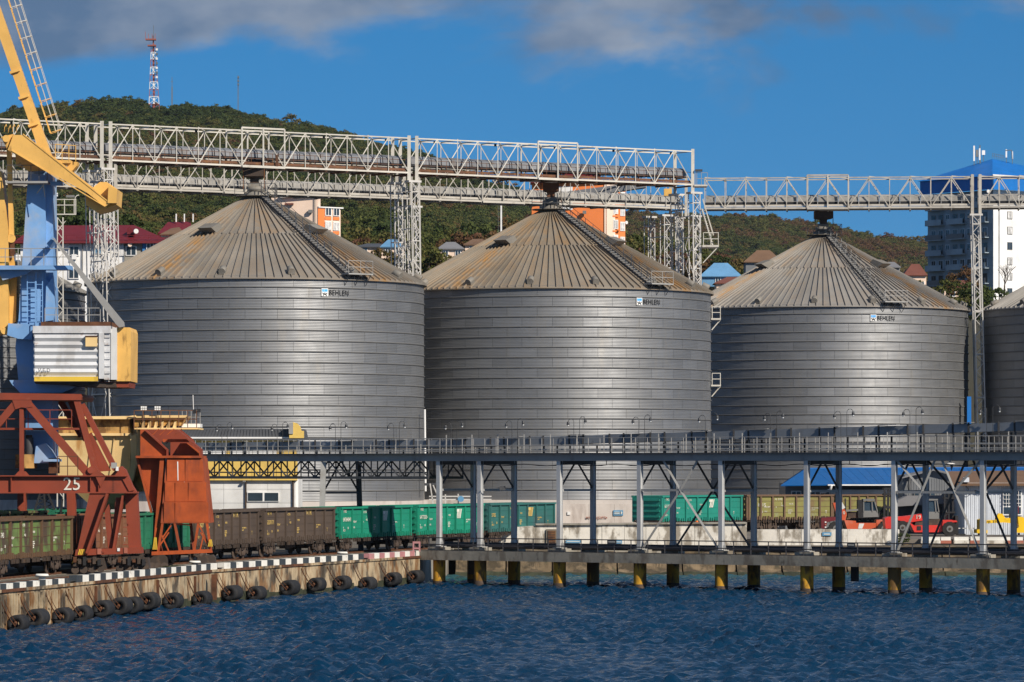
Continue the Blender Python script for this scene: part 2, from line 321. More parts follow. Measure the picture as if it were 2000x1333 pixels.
# ------------------------------------------------------------------ quay line, land
Q = [V((-80, -70, 0)), V((-36, 178, 0)), V((-27.8, 222, 0)), V((-19.6, 266, 0)), V((-7, 309, 0))]
def quay_at(px):
    """the point of the quay edge seen at photo column px, with the direction of the edge"""
    for a, b in zip(Q[1:], Q[2:]):
        k = (px-1000)/F; d = b-a; t = (k*a.y-a.x)/(d.x-k*d.y)
        if -1e-6 <= t <= 1.0001: return a+d*t, d.normalized()
    return Q[-1], (Q[-1]-Q[-2]).normalized()
def outn(d): return V((d.y, -d.x, 0))
land = [(-80, -70), (-36, 178), (-27.8, 222), (-19.6, 266), (-7, 309), (-5.2, 334), (-5.0, 338), (600, 338), (900, 500), (-900, 500), (-900, -70)]
bm = bmesh.new(); f = bm.faces.new([bm.verts.new((x, y, 0)) for x, y in land]); bmesh.ops.triangulate(bm, faces=[f])
top = [v for v in bm.verts]; ins = [(-80.5, -70), (-36.5, 178), (-28.2, 222), (-20, 266.1), (-7.4, 309.3), (-5.7, 334.2), (-5.5, 338.5), (600, 338.5), (900, 499.7), (-899.7, 499.7), (-899.7, -69.7)]
ta = [bm.verts.new((x, y, -.01)) for x, y in ins]; tb = [bm.verts.new((x, y, -7)) for x, y in ins]
for i_ in range(len(ins)): j_ = (i_+1) % len(ins); bm.faces.new([ta[i_], ta[j_], tb[j_], tb[i_]])
me = bpy.data.meshes.new('ground'); bm.to_mesh(me); bm.free(); me.materials.append(M_['ground'])
struct(link('ground', me))
yard = struct(box('yard_pavement', (6, 346.9, .004), (420, 470, .5), 'yard'))

# quay wall: cast panels with their own edges, one behind the fenders
quay = thing('quay_wall', 'stained concrete quay wall hung with black rubber fenders', 'quay', (-19.6, 266, -2))
def walk(pts, step):
    out_ = []
    for a, b in zip(pts, pts[1:]):
        n = max(1, round((b-a).length/step))
        out_ += [(a.lerp(b, i/n), a.lerp(b, (i+1)/n)) for i in range(n)]
    return out_
qpts = [Q[1]] + Q[2:]
for i, (a, b) in enumerate(walk(qpts, 4.4)):
    d = (b-a).normalized(); o = outn(d); j = random.uniform(0, .07)
    sheet = a.y < 232
    obox('wall_panel', a+d*.02+o*(-.6)+V((0, 0, -4.2)), (b-a)-d*.04, o*(.6+j), V((0, 0, 4.0-random.uniform(0, .05))), 'quay_wall', quay)
    if sheet or random.random() < .25:
        for k in range(9 if sheet else 1):
            p = a.lerp(b, (k+.5)/9); obox('sheet_pile_rib', p+o*(j+.002)+V((0, 0, -4)), d*.2, o*.14, V((0, 0, 3.6)), 'quay_wall' if sheet else 'rust', quay)
    nb_ = 4
    for k in range(nb_):
        p0, p1 = a.lerp(b, k/nb_), a.lerp(b, (k+1)/nb_); obox('tide_band', p0+o*j+V((0, 0, -3)), p1-p0, o*.012, V((0, 0, 1.02+random.uniform(0, .33))), 'algae', quay)
    obox('waler', a+d*.01+o*(j*.5)+V((0, 0, -.26)), (b-a)-d*.02, o*.12, V((0, 0, .17)), 'rust' if random.random() < .5 else 'quay_wall', quay)
obox('end_wall', V((-7, 309, -4.2)), V((1.8, 25, 0)), V((-.8, .06, 0)), V((0, 0, 4.1)), 'concrete', quay)
bar('sea_ladder', W(418, 1122, 264.5), W(418, 1172, 264.5), .35, .12, 'rust', quay)
# kerb: painted stones
kerb = thing('quay_kerb', 'low concrete kerb painted in black and white blocks along the quay edge', 'kerb', (-19.6, 266, 0))
pink = thing('pink_kerb', 'pink and white striped kerb at the end of the quay beside the jetty', 'kerb', (-8.5, 304, 0))
k = 0
for a, b in walk(qpts, 1.22):
    pa = 1000+a.x*F/a.y
    if pa < -60 or 128 < pa < 143 or 418 < pa < 428 or 700 < pa < 714: k += 1; continue
    d = (b-a).normalized(); o = outn(d); isp = pa > 714
    z = -.08 if pa < 128 else 0.
    dz = random.uniform(-.015, .015); dy = random.uniform(-.02, .02)
    obox('kerb_stone', a+d*.01+o*(-.42+dy)+V((0, 0, z-.1)), (b-a)-d*.02, o*.46, V((0, 0, .40+dz)), ('kerb_white', 'kerb_pink' if isp else 'kerb_black')[k % 2], pink if isp else kerb)
    k += 1
a = W(806, 1078, 307.5)
for (x0, x1, y0, y1) in ((806, 809, 1058, 1080), (806, 821, 1058, 1062), (818, 821, 1058, 1078), (806, 821, 1070, 1073)):
    pbox('guard_frame', x0, x1, y0, y1, 307.6, 307.75, 'kerb_pink', pink)
# bollards
for px, lab in ((112, 'squat mooring bollard on the quay under the crane'), (407, 'white mooring bollard on the quay by the orange bunker'), (692, 'white mooring bollard near the pink kerb')):
    p, d = quay_at(px); p = p-outn(d)*.9
    t = thing('mooring_bollard', lab, 'bollard', p, 'mooring bollards on the quay')
    cyl('bollard_post', p+V((0, 0, .0)), p+V((0, 0, .34)), .2, 'kerb_white', t); cyl('bollard_cap', p+V((0, 0, .34)), p+V((0, 0, .5)), .42, 'kerb_white', t, taper=.8)

# fenders
def fender_mesh():
    prof = [(-.68, .22), (-.68, .47), (-.64, .51), (.64, .51), (.68, .47), (.68, .22)]; n = 22; vs = []; fs = []
    for x, r in prof: vs += [(x, r*math.cos(2*math.pi*i/n), r*math.sin(2*math.pi*i/n)) for i in range(n)]
    m_ = len(prof)
    for j in range(m_):
        for i in range(n): fs.append((j*n+i, ((j+1) % m_)*n+i, ((j+1) % m_)*n+(i+1) % n, j*n+(i+1) % n))
    me = bpy.data.meshes.new('fender'); me.from_pydata(vs, [], fs); me.materials.append(M_['rubber'])
    for p in me.polygons: p.use_smooth = True
    return me
FM = fender_mesh()
FX = [15, 53, 103, 142, 183, 218, 241, 273, 320, 377, 437, 485, 550, 603, 653, 703, 753, 797]
FYp = [1218, 1207, 1204, 1199, 1189, 1184, 1182, 1174, 1174, 1170, 1158, 1159, 1148, 1142, 1139, 1141, 1131, 1127]
ordw = ['first', 'second', 'third', 'fourth', 'fifth', 'sixth', 'seventh', 'eighth', 'ninth', 'tenth', 'eleventh', 'twelfth', 'thirteenth', 'fourteenth', 'fifteenth', 'sixteenth', 'seventeenth', 'eighteenth']
for i, (px, py) in enumerate(zip(FX, FYp)):
    p, d = quay_at(px); o = outn(d); c = p+o*.62; c.z = max(-2.0, EYE-(py-HOR)*c.y/F)
    t = thing('tube_fender', f'black rubber tube fender, {ordw[i]} from the left along the quay wall', 'fender', c, 'tube fenders hanging on the quay wall')
    s = random.uniform(.93, 1.05)
    yaw = random.uniform(-.06, .06); dd = M.Rotation(yaw, 3, 'Z') @ d
    link('rubber_tube', FM, cols(dd*s, outn(dd)*-s, V((0, 0, s)), c), t)
    e0 = c-dd*.75; cyl('shackle', e0+V((0, 0, -.02)), e0+dd*.35+V((0, 0, .12)), .1, 'rust', t, n=8)
    for e in (-1, 1):
        q = p+d*(-1.5+e*.35)+o*.09; q.z = -.42; e1 = c-dd*.7+V((0, 0, .15*e))
        mid = q.lerp(e1, .5)+V((0, 0, -.16)); sweep('chain', [q, q.lerp(mid, .5)+V((0, 0, -.05)), mid, mid.lerp(e1, .5)+V((0, 0, -.03)), e1], .05 if e < 0 else .03, 'rust', t, nrm=o)

# ------------------------------------------------------------------ shore: broken sea wall, parapets
def lumpy(name, x0, x1, prof, m, parent, nx=14, amp=.16, seed=0):
    """a rough cast block: profile (y,z) swept along x with unevenness"""
    from mathutils import noise as mn
    vs = []; fs = []; k = len(prof)
    for i in range(nx+1):
        x = x0+(x1-x0)*i/nx
        for (y, z) in prof:
            q = V((x*.7+seed, y*.7, z*.9)); vs.append((x, y+amp*mn.noise(q)*1.6, z+amp*mn.noise(q+V((9, 3, 1)))))
    for i in range(nx):
        for j in range(k-1): fs.append((i*k+j, (i+1)*k+j, (i+1)*k+j+1, i*k+j+1))
    fs += [tuple(range(k-1, -1, -1)), tuple(range(nx*k, nx*k+k))]
    return mesh(name, vs, fs, m, parent)
sw = thing('sea_wall', 'rough broken concrete sea wall sloping into the water behind the jetty', 'sea wall', (20, 336, -2))
x = -4.6; i = 0
while x < 62:
    wdt = random.uniform(3.2, 5.4)
    top = -.55 if x > 2 else -.25
    lumpy('wall_block', x, x+wdt-.12, [(333.2, -3.2), (333.6, -2.35), (334.3, -2.0), (335.2, -1.85), (335.9, -.95), (336.3, top), (338.4, top+.12)], 'shore', sw, seed=i*3.1, nx=22, amp=.3)
    lumpy('weed_band', x-.02, x+wdt-.1, [(333.0, -3.2), (333.35, -2.35), (334.1, -1.98), (334.6, -2.3)], 'algae', sw, seed=i*3.1, amp=.2)
    x += wdt; i += 1
ledge = thing('shore_ledge', 'brown concrete ledge between the jetty and the white parapet', 'wall', (30, 340, 0))
x = -1.0
while x < 62:
    wdt = random.uniform(4, 6.5); lumpy('ledge_block', x, x+wdt-.05, [(338.2, -1), (338.3, -.18), (338.6, .02), (341, .05)], 'shore' if x > 12 else 'concrete', ledge, amp=.05, seed=x); x += wdt
par = thing('white_parapet', 'long whitewashed concrete parapet with a sloping left end and a brown door', 'wall', (10, 344.6, 0))
prism('parapet_block', [(968, 1066), (990, 1036), (1003, 1030), (1046, 1028), (1046, 1075), (968, 1075)], 344.2, 346.6, 'parapet', par)
xs = [1046.6, 1091, 1131, 1176, 1220, 1262, 1310, 1357, 1405, 1459]
for a, b in zip(xs, xs[1:]):
    j = random.uniform(0, .06)
    pbox('parapet_block', a, b-.6, 1026+random.uniform(-.6, .6)-(a-1046)*.008, 1075, 344.2+j, 346.6, 'parapet', par)
    pbox('coping', a-.3, b-.2, 1023.5-(a-1046)*.008, 1026.2-(a-1046)*.008, 344.0, 346.7, 'concrete', par)
pbox('door_frame', 1067, 1087, 1034, 1070, 344.05, 344.19, 'concrete', par)
dr = pbox('door', 1070, 1085, 1037, 1070, 343.98, 344.1, 'rusty_walk', par)
for k in range(6): pbox('door_slat', 1070.5, 1084.5, 1039+k*5, 1040+k*5, 343.95, 343.99, 'bogie', dr)
for (x0, x1, y0, y1) in ((1105, 1134, 1055.5, 1061), (1199, 1215, 1056, 1062)):
    s_ = pbox('wall_sign', x0, x1, y0, y1, 344.1, 344.17, 'sign_blue', par)
    pbox('lettering', x0+2, x1-2, (y0+y1)/2-.5, (y0+y1)/2+.5, 344.07, 344.1, 'stencil', s_)
par2 = thing('grey_parapet', 'lower blotchy grey parapet in front of the orange forklift', 'wall', (25, 346, 0))
xs = [1479, 1523, 1566, 1612, 1656, 1724, 1757]
for a, b in zip(xs, xs[1:]): pbox('parapet_block', a, b-.5, 1034.5+random.uniform(-.4, .4), 1073, 345.6+random.uniform(0, .05), 346.8, 'parapet', par2)
s_ = pbox('wall_sign', 1606, 1624, 1040, 1047, 345.5, 345.58, 'sign_blue', par2); pbox('lettering', 1609, 1621, 1043, 1044.4, 345.47, 345.5, 'stencil', s_)
kb = thing('yard_kerb', 'broken white and red kerb blocks at the edge of the yard by the red forklift', 'kerb', (36, 347, .3))
for i, (a, b) in enumerate(((1800, 1836), (1838, 1857), (1864, 1892), (1896, 1925), (1928, 1962), (1966, 1998), (2001, 2040), (2044, 2080))):
    pbox('kerb_block', a, b, 1049+random.uniform(-.5, 1), 1056, 346.2, 346.85, 'kerb_white', kb); pbox('kerb_block', a-1, b+1, 1056.2, 1062, 346.1, 346.88, 'kerb_red' if i % 2 else 'parapet', kb)
lw = thing('yard_edge_wall', 'sandy low wall below the broken kerb at the right', 'wall', (36, 345, 0))
xs = [1758, 1800, 1848, 1905, 1962, 2010, 2070, 2140]
for a, b in zip(xs, xs[1:]): pbox('wall_block', a, b-.4, 1062.3, 1078, 345.4+random.uniform(0, .08), 346.8, 'shore', lw)

# ------------------------------------------------------------------ jetty on piles
JA = W(858, 1143, 70400/228.); JB = W(1920, 1165, 70400/250.)
JD = (JB-JA); JD.z = 0; JD.normalize(); JN = V((-JD.y, JD.x, 0)); JN = JN if JN.y > 0 else -JN      # JN: away from the camera
def jet(px, off=0.):
    k = (px-1000)/F; t = (k*JA.y-JA.x)/(JD.x-k*JD.y); p = JA+JD*t+JN*off; p.z = 0; return p
JW = 4.35; DZ = .22
cols_px = [858, 938, 1093, 1250, 1409, 1576, 1747, 1920, 2101]
jetty = thing('jetty', 'concrete jetty deck on yellow piles carrying the grey conveyor gallery', 'jetty', jet(1409)+V((0, 0, -2)))
e0 = jet(819); e1 = jet(2200)
ends = [e0, jet(1080), jet(1440), jet(1820), e1]
for a, b in zip(ends, ends[1:]):
    obox('deck_slab', a+JD*.01-JN*.75+V((0, 0, DZ-.62)), (b-a)-JD*.02, JN*(JW+1.5), V((0, 0, .62)), 'deck', jetty)
    obox('edge_kerb', a+JD*.01-JN*.74+V((0, 0, DZ)), (b-a)-JD*.02, JN*.25, V((0, 0, .09)), 'deck', jetty)
for px in cols_px:
    p = jet(px)
    for o in (0, JW):
        q = p+JN*o
        cyl('pile', q+V((0, 0, -5)), q+V((0, 0, DZ-.62)), .47, 'pile', jetty, n=24)
        cyl('pile_waterline_band', q+V((0, 0, -3.2)), q+V((0, 0, WZ+.34+random.uniform(-.05, .05))), .476, 'bogie', jetty, n=24)
        obox('column_plinth', q-JD*.75-JN*.45+V((0, 0, DZ)), JD*1.5, JN*.9, V((0, 0, .36)), 'concrete', jetty)
for px in (892, 1640, 1990):
    q = jet(px, 1.5); obox('hanging_fender', q+V((0, 0, -1.5)), JD*.5, JN*.3, V((0, 0, 1.1)), 'black', jetty)
for off, z, r in ((.75, .42, .15), (1.5, .36, .12), (3.2, .5, .17)):
    cyl('pipe', e0+JN*off+V((0, 0, DZ+z)), e1+JN*off+V((0, 0, DZ+z)), r, 'rail_dark', jetty, n=10)
railing([e0-JN*.6+V((0, 0, DZ)), jet(1080)-JN*.6+V((0, 0, DZ)), e1-JN*.6+V((0, 0, DZ))], 1.05, jetty, 'rail_dark', sp=1.45, wd=.075, rails=(1., .52, .1))
for (a, b, y) in ((1664, 1680, 1062), (1196, 1214, 1058)):
    p = jet(a)-JN*.68; q = jet(b)-JN*.68
    sb = obox('notice_board', p+V((0, 0, DZ+.75)), q-p, JN*.03, V((0, 0, .3)), 'steel_dark', jetty); obox('lettering', p+(q-p)*.15-JN*.02+V((0, 0, DZ+.88)), (q-p)*.7, JN*.01, V((0, 0, .05)), 'stencil', sb)

# ------------------------------------------------------------------ terrain behind: town slope, two wooded hills
ridgeL = np.array([(-1500, 330), (-700, 270), (-200, 232), (0, 226), (60, 210), (150, 202), (190, 194), (260, 197), (320, 206), (400, 212), (470, 219), (540, 236), (600, 246), (660, 257), (700, 270), (790, 292), (850, 315), (920, 344), (985, 372), (1060, 400), (1160, 440), (1300, 500), (1600, 560), (4000, 600)], float)
ridgeR = np.array([(-1500, 520), (700, 480), (900, 428), (1000, 402), (1100, 398), (1200, 402), (1300, 406), (1400, 408), (1500, 412), (1570, 419), (1640, 432), (1710, 449), (1800, 457), (1900, 470), (2100, 500), (3000, 540)], float)
YL, YR = 2300., 3300.
zb = lambda Y: np.interp(Y, [470, 480, 540, 650, 800, 1200, 4000], [-.06, 0, 22, 33, 46, 62, 62])
def terr(px, Y):
    zl = EYE+(HOR-np.interp(px, ridgeL[:, 0], ridgeL[:, 1])+4*np.sin(px*.055)*np.sin(px*.023+1))*YL/F-6.0
    zr = EYE+(HOR-np.interp(px, ridgeR[:, 0], ridgeR[:, 1]))*YR/F-12
    b = zb(Y)*np.interp(px, [1350, 1600], [1., .78])
    tl = np.clip((Y-800)/(YL-800), 0, 1); al = (b-EYE)/Y; l_ = np.where(Y <= YL, EYE+Y*(al*(1-tl)+(zl-EYE)/YL*tl), zl-(Y-YL)*.35)
    tr = np.clip((Y-1250)/(YR-1250), 0, 1); r_ = np.where(Y <= YR, EYE+Y*((b-EYE)/Y*(1-tr)+(zr-EYE)/YR*tr), zr-(Y-YR)*.3)
    l_ = np.where(Y < 800, b, l_)
    return np.maximum(np.maximum(l_, r_), -1)+np.where(Y > 900, 5*np.sin(px*.021+Y*.004)*np.sin(Y*.006+px*.008), 0)*np.clip((Y-900)/400, 0, 1)*np.clip((3200-Y)/400, 0, 1)*np.clip(abs(Y-YL)/350-.15, 0, 1)*np.clip(abs(Y-YR)/400-.15, 0, 1)
pxs = np.linspace(-3000, 5000, 270); Ys = np.concatenate([[470, 480, 500, 540, 580, 620, 650, 700, 750], np.geomspace(800, 4200, 60), [6000, 12000]])
PX, YY = np.meshgrid(pxs, Ys); ZZ = terr(PX, YY); XX = (PX-1000)*YY/F
vs = np.stack([XX, YY, ZZ], -1).reshape(-1, 3); r, c = PX.shape; i = np.arange(r*c).reshape(r, c)
fs = np.stack([i[:-1, :-1], i[:-1, 1:], i[1:, 1:], i[1:, :-1]], -1).reshape(-1, 4)
me = bpy.data.meshes.new('hills'); me.from_pydata(vs.tolist(), [], fs.tolist()); me.materials.append(M_['hillsoil'])
for p in me.polygons: p.use_smooth = True
struct(link('hills', me))
def gz(px, Y): return float(terr(np.array([float(px)]), np.array([float(Y)]))[0])

# ------------------------------------------------------------------ foliage
def leafmat(name, inst):
    m = bpy.data.materials.new(name); m.use_nodes = True; n = m.node_tree.nodes; l = m.node_tree.links; b = n['Principled BSDF']
    rp = n.new('ShaderNodeValToRGB'); e = rp.color_ramp; e.interpolation = 'LINEAR'
    stops = [(0, (.022, .036, .012)), (.3, (.036, .052, .015)), (.52, (.058, .068, .018)), (.72, (.085, .075, .022)), (.86, (.095, .060, .024)), (1, (.085, .042, .024))]
    while len(e.elements) < len(stops): e.elements.new(.5)
    for s_, (p_, c_) in zip(e.elements, stops): s_.position = p_; s_.color = (*c_, 1)
    geo = n.new('ShaderNodeNewGeometry')
    if inst:
        a = n.new('ShaderNodeAttribute'); a.attribute_type = 'INSTANCER'; a.attribute_name = 'tint'; src = a.outputs['Fac']
    else:
        a = n.new('ShaderNodeObjectInfo'); sp = n.new('ShaderNodeSeparateColor'); l.new(a.outputs['Color'], sp.inputs[0]); src = sp.outputs[0]
    at = n.new('ShaderNodeAttribute'); at.attribute_type = 'GEOMETRY'; at.attribute_name = 'leaf'
    ma = n.new('ShaderNodeMath'); ma.operation = 'MULTIPLY_ADD'; l.new(at.outputs['Fac'], ma.inputs[0]); ma.inputs[1].default_value = .22; l.new(src, ma.inputs[2])
    sb = n.new('ShaderNodeMath'); sb.operation = 'SUBTRACT'; l.new(ma.outputs[0], sb.inputs[0]); sb.inputs[1].default_value = .11; l.new(sb.outputs[0], rp.inputs[0])
    br = n.new('ShaderNodeMapRange'); br.inputs[3].default_value = .8; br.inputs[4].default_value = 1.75; l.new(at.outputs['Fac'], br.inputs[0])
    vm = n.new('ShaderNodeVectorMath'); vm.operation = 'SCALE'; l.new(rp.outputs[0], vm.inputs[0]); l.new(br.outputs[0], vm.inputs['Scale'])
    l.new(vm.outputs[0], b.inputs['Base Color']); b.inputs['Roughness'].default_value = .75; b.inputs['Specular IOR Level'].default_value = .15
    tr = n.new('ShaderNodeBsdfTranslucent'); l.new(vm.outputs[0], tr.inputs[0]); mx_ = n.new('ShaderNodeMixShader'); mx_.inputs[0].default_value = .22
    l.new(b.outputs[0], mx_.inputs[1]); l.new(tr.outputs[0], mx_.inputs[2]); l.new(mx_.outputs[0], n['Material Output'].inputs[0])
    return m
LEAF = leafmat('leaves', False); LEAFI = leafmat('forest_leaves', True)
def crown_mesh(seed, rx, rz, clumps, per, ls, name='crown'):
    rng = np.random.RandomState(seed); vs = []; fs = []; lf = []
    for k in range(clumps):
        while True:
            p = rng.uniform(-1, 1, 3)
            if .25 < np.linalg.norm(p) < 1: break
        p = p/np.linalg.norm(p)*rng.uniform(.5, .95)**.6
        c = np.array([p[0]*rx, p[1]*rx, p[2]*rz]); cr = rng.uniform(.2, .36)*rx; tone = rng.uniform(0, 1)
        for j in range(per):
            d = rng.normal(size=3); d /= np.linalg.norm(d); d[2] = abs(d[2])*.8+d[2]*.2
            q = c+d*cr*rng.uniform(.6, 1.05)*np.array([1, 1, .8])
            nn = d+rng.normal(size=3)*.45; nn /= np.linalg.norm(nn); t = np.cross(nn, rng.normal(size=3)); t /= np.linalg.norm(t); b = np.cross(nn, t)
            s = ls*rng.uniform(.6, 1.25); i0 = len(vs)
            vs += [q-t*s-b*s*.6, q+t*s*.9-b*s*.5, q+t*s+b*s*.6, q-t*s*.7+b*s*.7]; fs.append((i0, i0+1, i0+2, i0+3)); lf += [np.clip(tone*.7+rng.uniform(0, .3), 0, 1)]*4
    me = bpy.data.meshes.new(name); me.from_pydata([tuple(v) for v in vs], [], fs); a = me.attributes.new('leaf', 'FLOAT', 'POINT'); a.data.foreach_set('value', np.array(lf, np.float32)); me.materials.append(LEAF)
    return me
CROWNS = [crown_mesh(s, 1.0, rz, 60, 26, .066) for s, rz in ((1, .95), (2, 1.15), (3, .85), (4, 1.05))]
def tree(px, Y, top_py, rad, tint, label, var=0, trunk_h=None, cat='tree', name='tree', group=None):
    g = gz(px, Y) if Y > 470 else .5
    top = W(px, top_py, Y).z; X = (px-1000)*Y/F
    t = thing(name, label, cat, (X, Y, g), group)
    rz = [.95, 1.15, .85, 1.05][var]
    h = max(top-g, rad*1.2); cz = top-rad*rz*1.0
    th = max(cz-g, .5)
    cyl('trunk', (X, Y, g-.5), (X, Y, g+th), max(.12, rad*.07), 'bogie', t, n=8, taper=.5)
    for k in range(3):
        a = k*2.1+px; bar('limb', (X, Y, g+th*.7), (X+math.cos(a)*rad*.5, Y+math.sin(a)*rad*.5, cz+rad*.2), rad*.05, rad*.05, 'bogie', t)
    o = link('crown', CROWNS[var], M.Translation((X, Y, cz)) @ M.Rotation(px, 4, 'Z') @ M.Diagonal((rad, rad, rad, 1)), t); o.color = (tint, 0, 0, 1)
    return t

def forest():
    rng = np.random.RandomState(11); P = []; T = []; S = []
    def scatter(p0, p1, y0, y1, area, sel):
        n = int((p1-p0)/F*(y1*y1-y0*y0)/2/area)
        px = rng.uniform(p0, p1, n); Y = np.sqrt(rng.uniform(y0*y0, y1*y1, n)); return px[sel(px, Y)], Y[sel(px, Y)]
    lz = lambda px: np.interp(px, ridgeL[:, 0], ridgeL[:, 1])
    a = scatter(-90, 1260, 690, 2380, 17, lambda px, Y: px < 1270)
    b = scatter(860, 2090, 1150, 3380, 26, lambda px, Y: px > 800)
    c_ = scatter(1240, 1830, 720, 1150, 55, lambda px, Y: px > 0)
    for (px, Y), big in ((a, 1.), (b, 1.1), (c_, .9)):
        z = terr(px, Y); X = (px-1000)*Y/F
        s = rng.uniform(1.9, 4.3, len(px))*big*np.interp(Y, [800, 2300], [.9, 1.15])*np.where(rng.uniform(0, 1, len(px)) > .93, rng.uniform(1.15, 1.45, len(px)), 1)
        n1 = .5+.5*np.sin(X*.017+np.sin(Y*.008)*2)*np.sin(Y*.011+np.cos(X*.02)*2)
        t = np.clip(.2+.46*n1+rng.normal(0, .15, len(px))+np.where(px > 1200, .22, 0)+(rng.uniform(0, 1, len(px)) > .95)*.35, 0, 1)
        P.append(np.stack([X, Y, z+s*.75], -1)); T.append(t); S.append(s)
    P = np.concatenate(P); T = np.concatenate(T).astype(np.float32); S = np.concatenate(S).astype(np.float32)
    me = bpy.data.meshes.new('forest'); me.from_pydata(P.tolist(), [], [])
    for nm, d in (('tint', T), ('size', S)): me.attributes.new(nm, 'FLOAT', 'POINT').data.foreach_set('value', d)
    o = link('hillside_forest', me); o['kind'] = 'stuff'; o['label'] = 'dense mixed autumn woodland covering both hills'; o['category'] = 'forest'
    g = bpy.data.node_groups.new('forest', 'GeometryNodeTree'); g.interface.new_socket('Geometry', in_out='INPUT', socket_type='NodeSocketGeometry'); g.interface.new_socket('Geometry', in_out='OUTPUT', socket_type='NodeSocketGeometry')
    n = g.nodes; l = g.links; gi = n.new('NodeGroupInput'); go = n.new('NodeGroupOutput')
    g2i = n.new('GeometryNodeGeometryToInstance')
    for k, cm_ in enumerate(PROTO):
        oi = n.new('GeometryNodeObjectInfo'); oi.inputs['Object'].default_value = cm_
        sm = n.new('GeometryNodeSetMaterial'); sm.inputs['Material'].default_value = LEAFI; l.new(oi.outputs['Geometry'], sm.inputs['Geometry']); l.new(sm.outputs[0], g2i.inputs[0])
    ip = n.new('GeometryNodeInstanceOnPoints'); l.new(gi.outputs[0], ip.inputs['Points']); l.new(g2i.outputs[0], ip.inputs['Instance']); ip.inputs['Pick Instance'].default_value = True
    ri = n.new('FunctionNodeRandomValue'); ri.data_type = 'INT'; ri.inputs[4].default_value = 0; ri.inputs[5].default_value = len(PROTO)-1; l.new(ri.outputs[2], ip.inputs['Instance Index'])
    rr = n.new('FunctionNodeRandomValue'); rr.data_type = 'FLOAT_VECTOR'; rr.inputs[0].default_value = (-.12, -.12, 0); rr.inputs[1].default_value = (.12, .12, 6.28)
    l.new(rr.outputs[0], ip.inputs['Rotation'])
    na = n.new('GeometryNodeInputNamedAttribute'); na.data_type = 'FLOAT'; na.inputs[0].default_value = 'size'; l.new(na.outputs[0], ip.inputs['Scale'])
    l.new(ip.outputs[0], go.inputs[0])
    md = o.modifiers.new('forest', 'NODES'); md.node_group = g
# ------------------------------------------------------------------ grain silos
SR = 16.0; SZ0 = 3.45; SZ1 = 24.05; SZA = 32.75; NR = 21; RH = (SZ1-SZ0)/NR; NP = 34
def silomat(name, wallm):
    m = bpy.data.materials.new(name); m.use_nodes = True; n = m.node_tree.nodes; l = m.node_tree.links; b = n['Principled BSDF']
    geo = n.new('ShaderNodeNewGeometry'); oi = n.new('ShaderNodeObjectInfo')
    def noise(sc_, det=5):
        v = n.new('ShaderNodeVectorMath'); v.operation = 'MULTIPLY'; v.inputs[1].default_value = sc_; l.new(geo.outputs['Position'], v.inputs[0])
        t = n.new('ShaderNodeTexNoise'); t.inputs['Scale'].default_value = 1; t.inputs['Detail'].default_value = det; l.new(v.outputs[0], t.inputs['Vector']); return t.outputs[0]
    def rng(s, a, b_, c, d, sm=False):
        k = n.new('ShaderNodeMapRange'); k.inputs[1].default_value = a; k.inputs[2].default_value = b_; k.inputs[3].default_value = c; k.inputs[4].default_value = d
        if sm: k.interpolation_type = 'SMOOTHSTEP'
        l.new(s, k.inputs[0]); return k.outputs[0]
    def mul(a, b_):
        k = n.new('ShaderNodeMath'); k.operation = 'MULTIPLY'; l.new(a, k.inputs[0]); l.new(b_, k.inputs[1]); return k.outputs[0]
    def mixc(f, a, c):
        x = n.new('ShaderNodeMix'); x.data_type = 'RGBA'; l.new(f, x.inputs[0])
        if isinstance(a, tuple): x.inputs[6].default_value = (*a, 1)
        else: l.new(a, x.inputs[6])
        x.inputs[7].default_value = (*c, 1); return x.outputs[2]
    if wallm:
        v = mul(rng(noise((.25, .25, .9)), .3, .7, .93, 1.07), rng(oi.outputs['Random'], 0, 1, .90, 1.09))
        sc_ = n.new('ShaderNodeVectorMath'); sc_.operation = 'SCALE'; sc_.inputs[0].default_value = (.212, .219, .230); l.new(v, sc_.inputs['Scale'])
        # dust washed down the sheets
        c = mixc(rng(noise((1.1, 1.1, .18), 7), .5, .75, 0, .3, True), sc_.outputs[0], (.24, .225, .20))
        l.new(c, b.inputs['Base Color']); b.inputs['Metallic'].default_value = .62
        l.new(rng(noise((.8, .8, .8)), .3, .7, .48, .56), b.inputs['Roughness'])
    else:
        sp = n.new('ShaderNodeSeparateColor'); l.new(oi.outputs['Color'], sp.inputs[0])
        v = mul(rng(noise((.3, .3, .3)), .3, .7, .86, 1.14), rng(oi.outputs['Random'], 0, 1, .90, 1.08))
        base = n.new('ShaderNodeMix'); base.data_type = 'RGBA'; l.new(sp.outputs[1], base.inputs[0]); base.inputs[6].default_value = (.225, .195, .155, 1); base.inputs[7].default_value = (.26, .25, .235, 1)
        sc_ = n.new('ShaderNodeVectorMath'); sc_.operation = 'SCALE'; l.new(base.outputs[2], sc_.inputs[0]); l.new(v, sc_.inputs['Scale'])
        c = mixc(rng(noise((.35, .35, .35), 7), .5, .72, 0, .35, True), sc_.outputs[0], (.28, .22, .15))
        st = mul(sp.outputs[0], rng(noise((.9, .9, .25), 6), .34, .62, 0, 1, True))
        c = mixc(st, c, (.33, .185, .065))
        l.new(c, b.inputs['Base Color']); b.inputs['Metallic'].default_value = .15; b.inputs['Roughness'].default_value = .62
    return m
SWALL = silomat('galvanised_sheet', True); SROOF = silomat('dusty_roof_sheet', False)
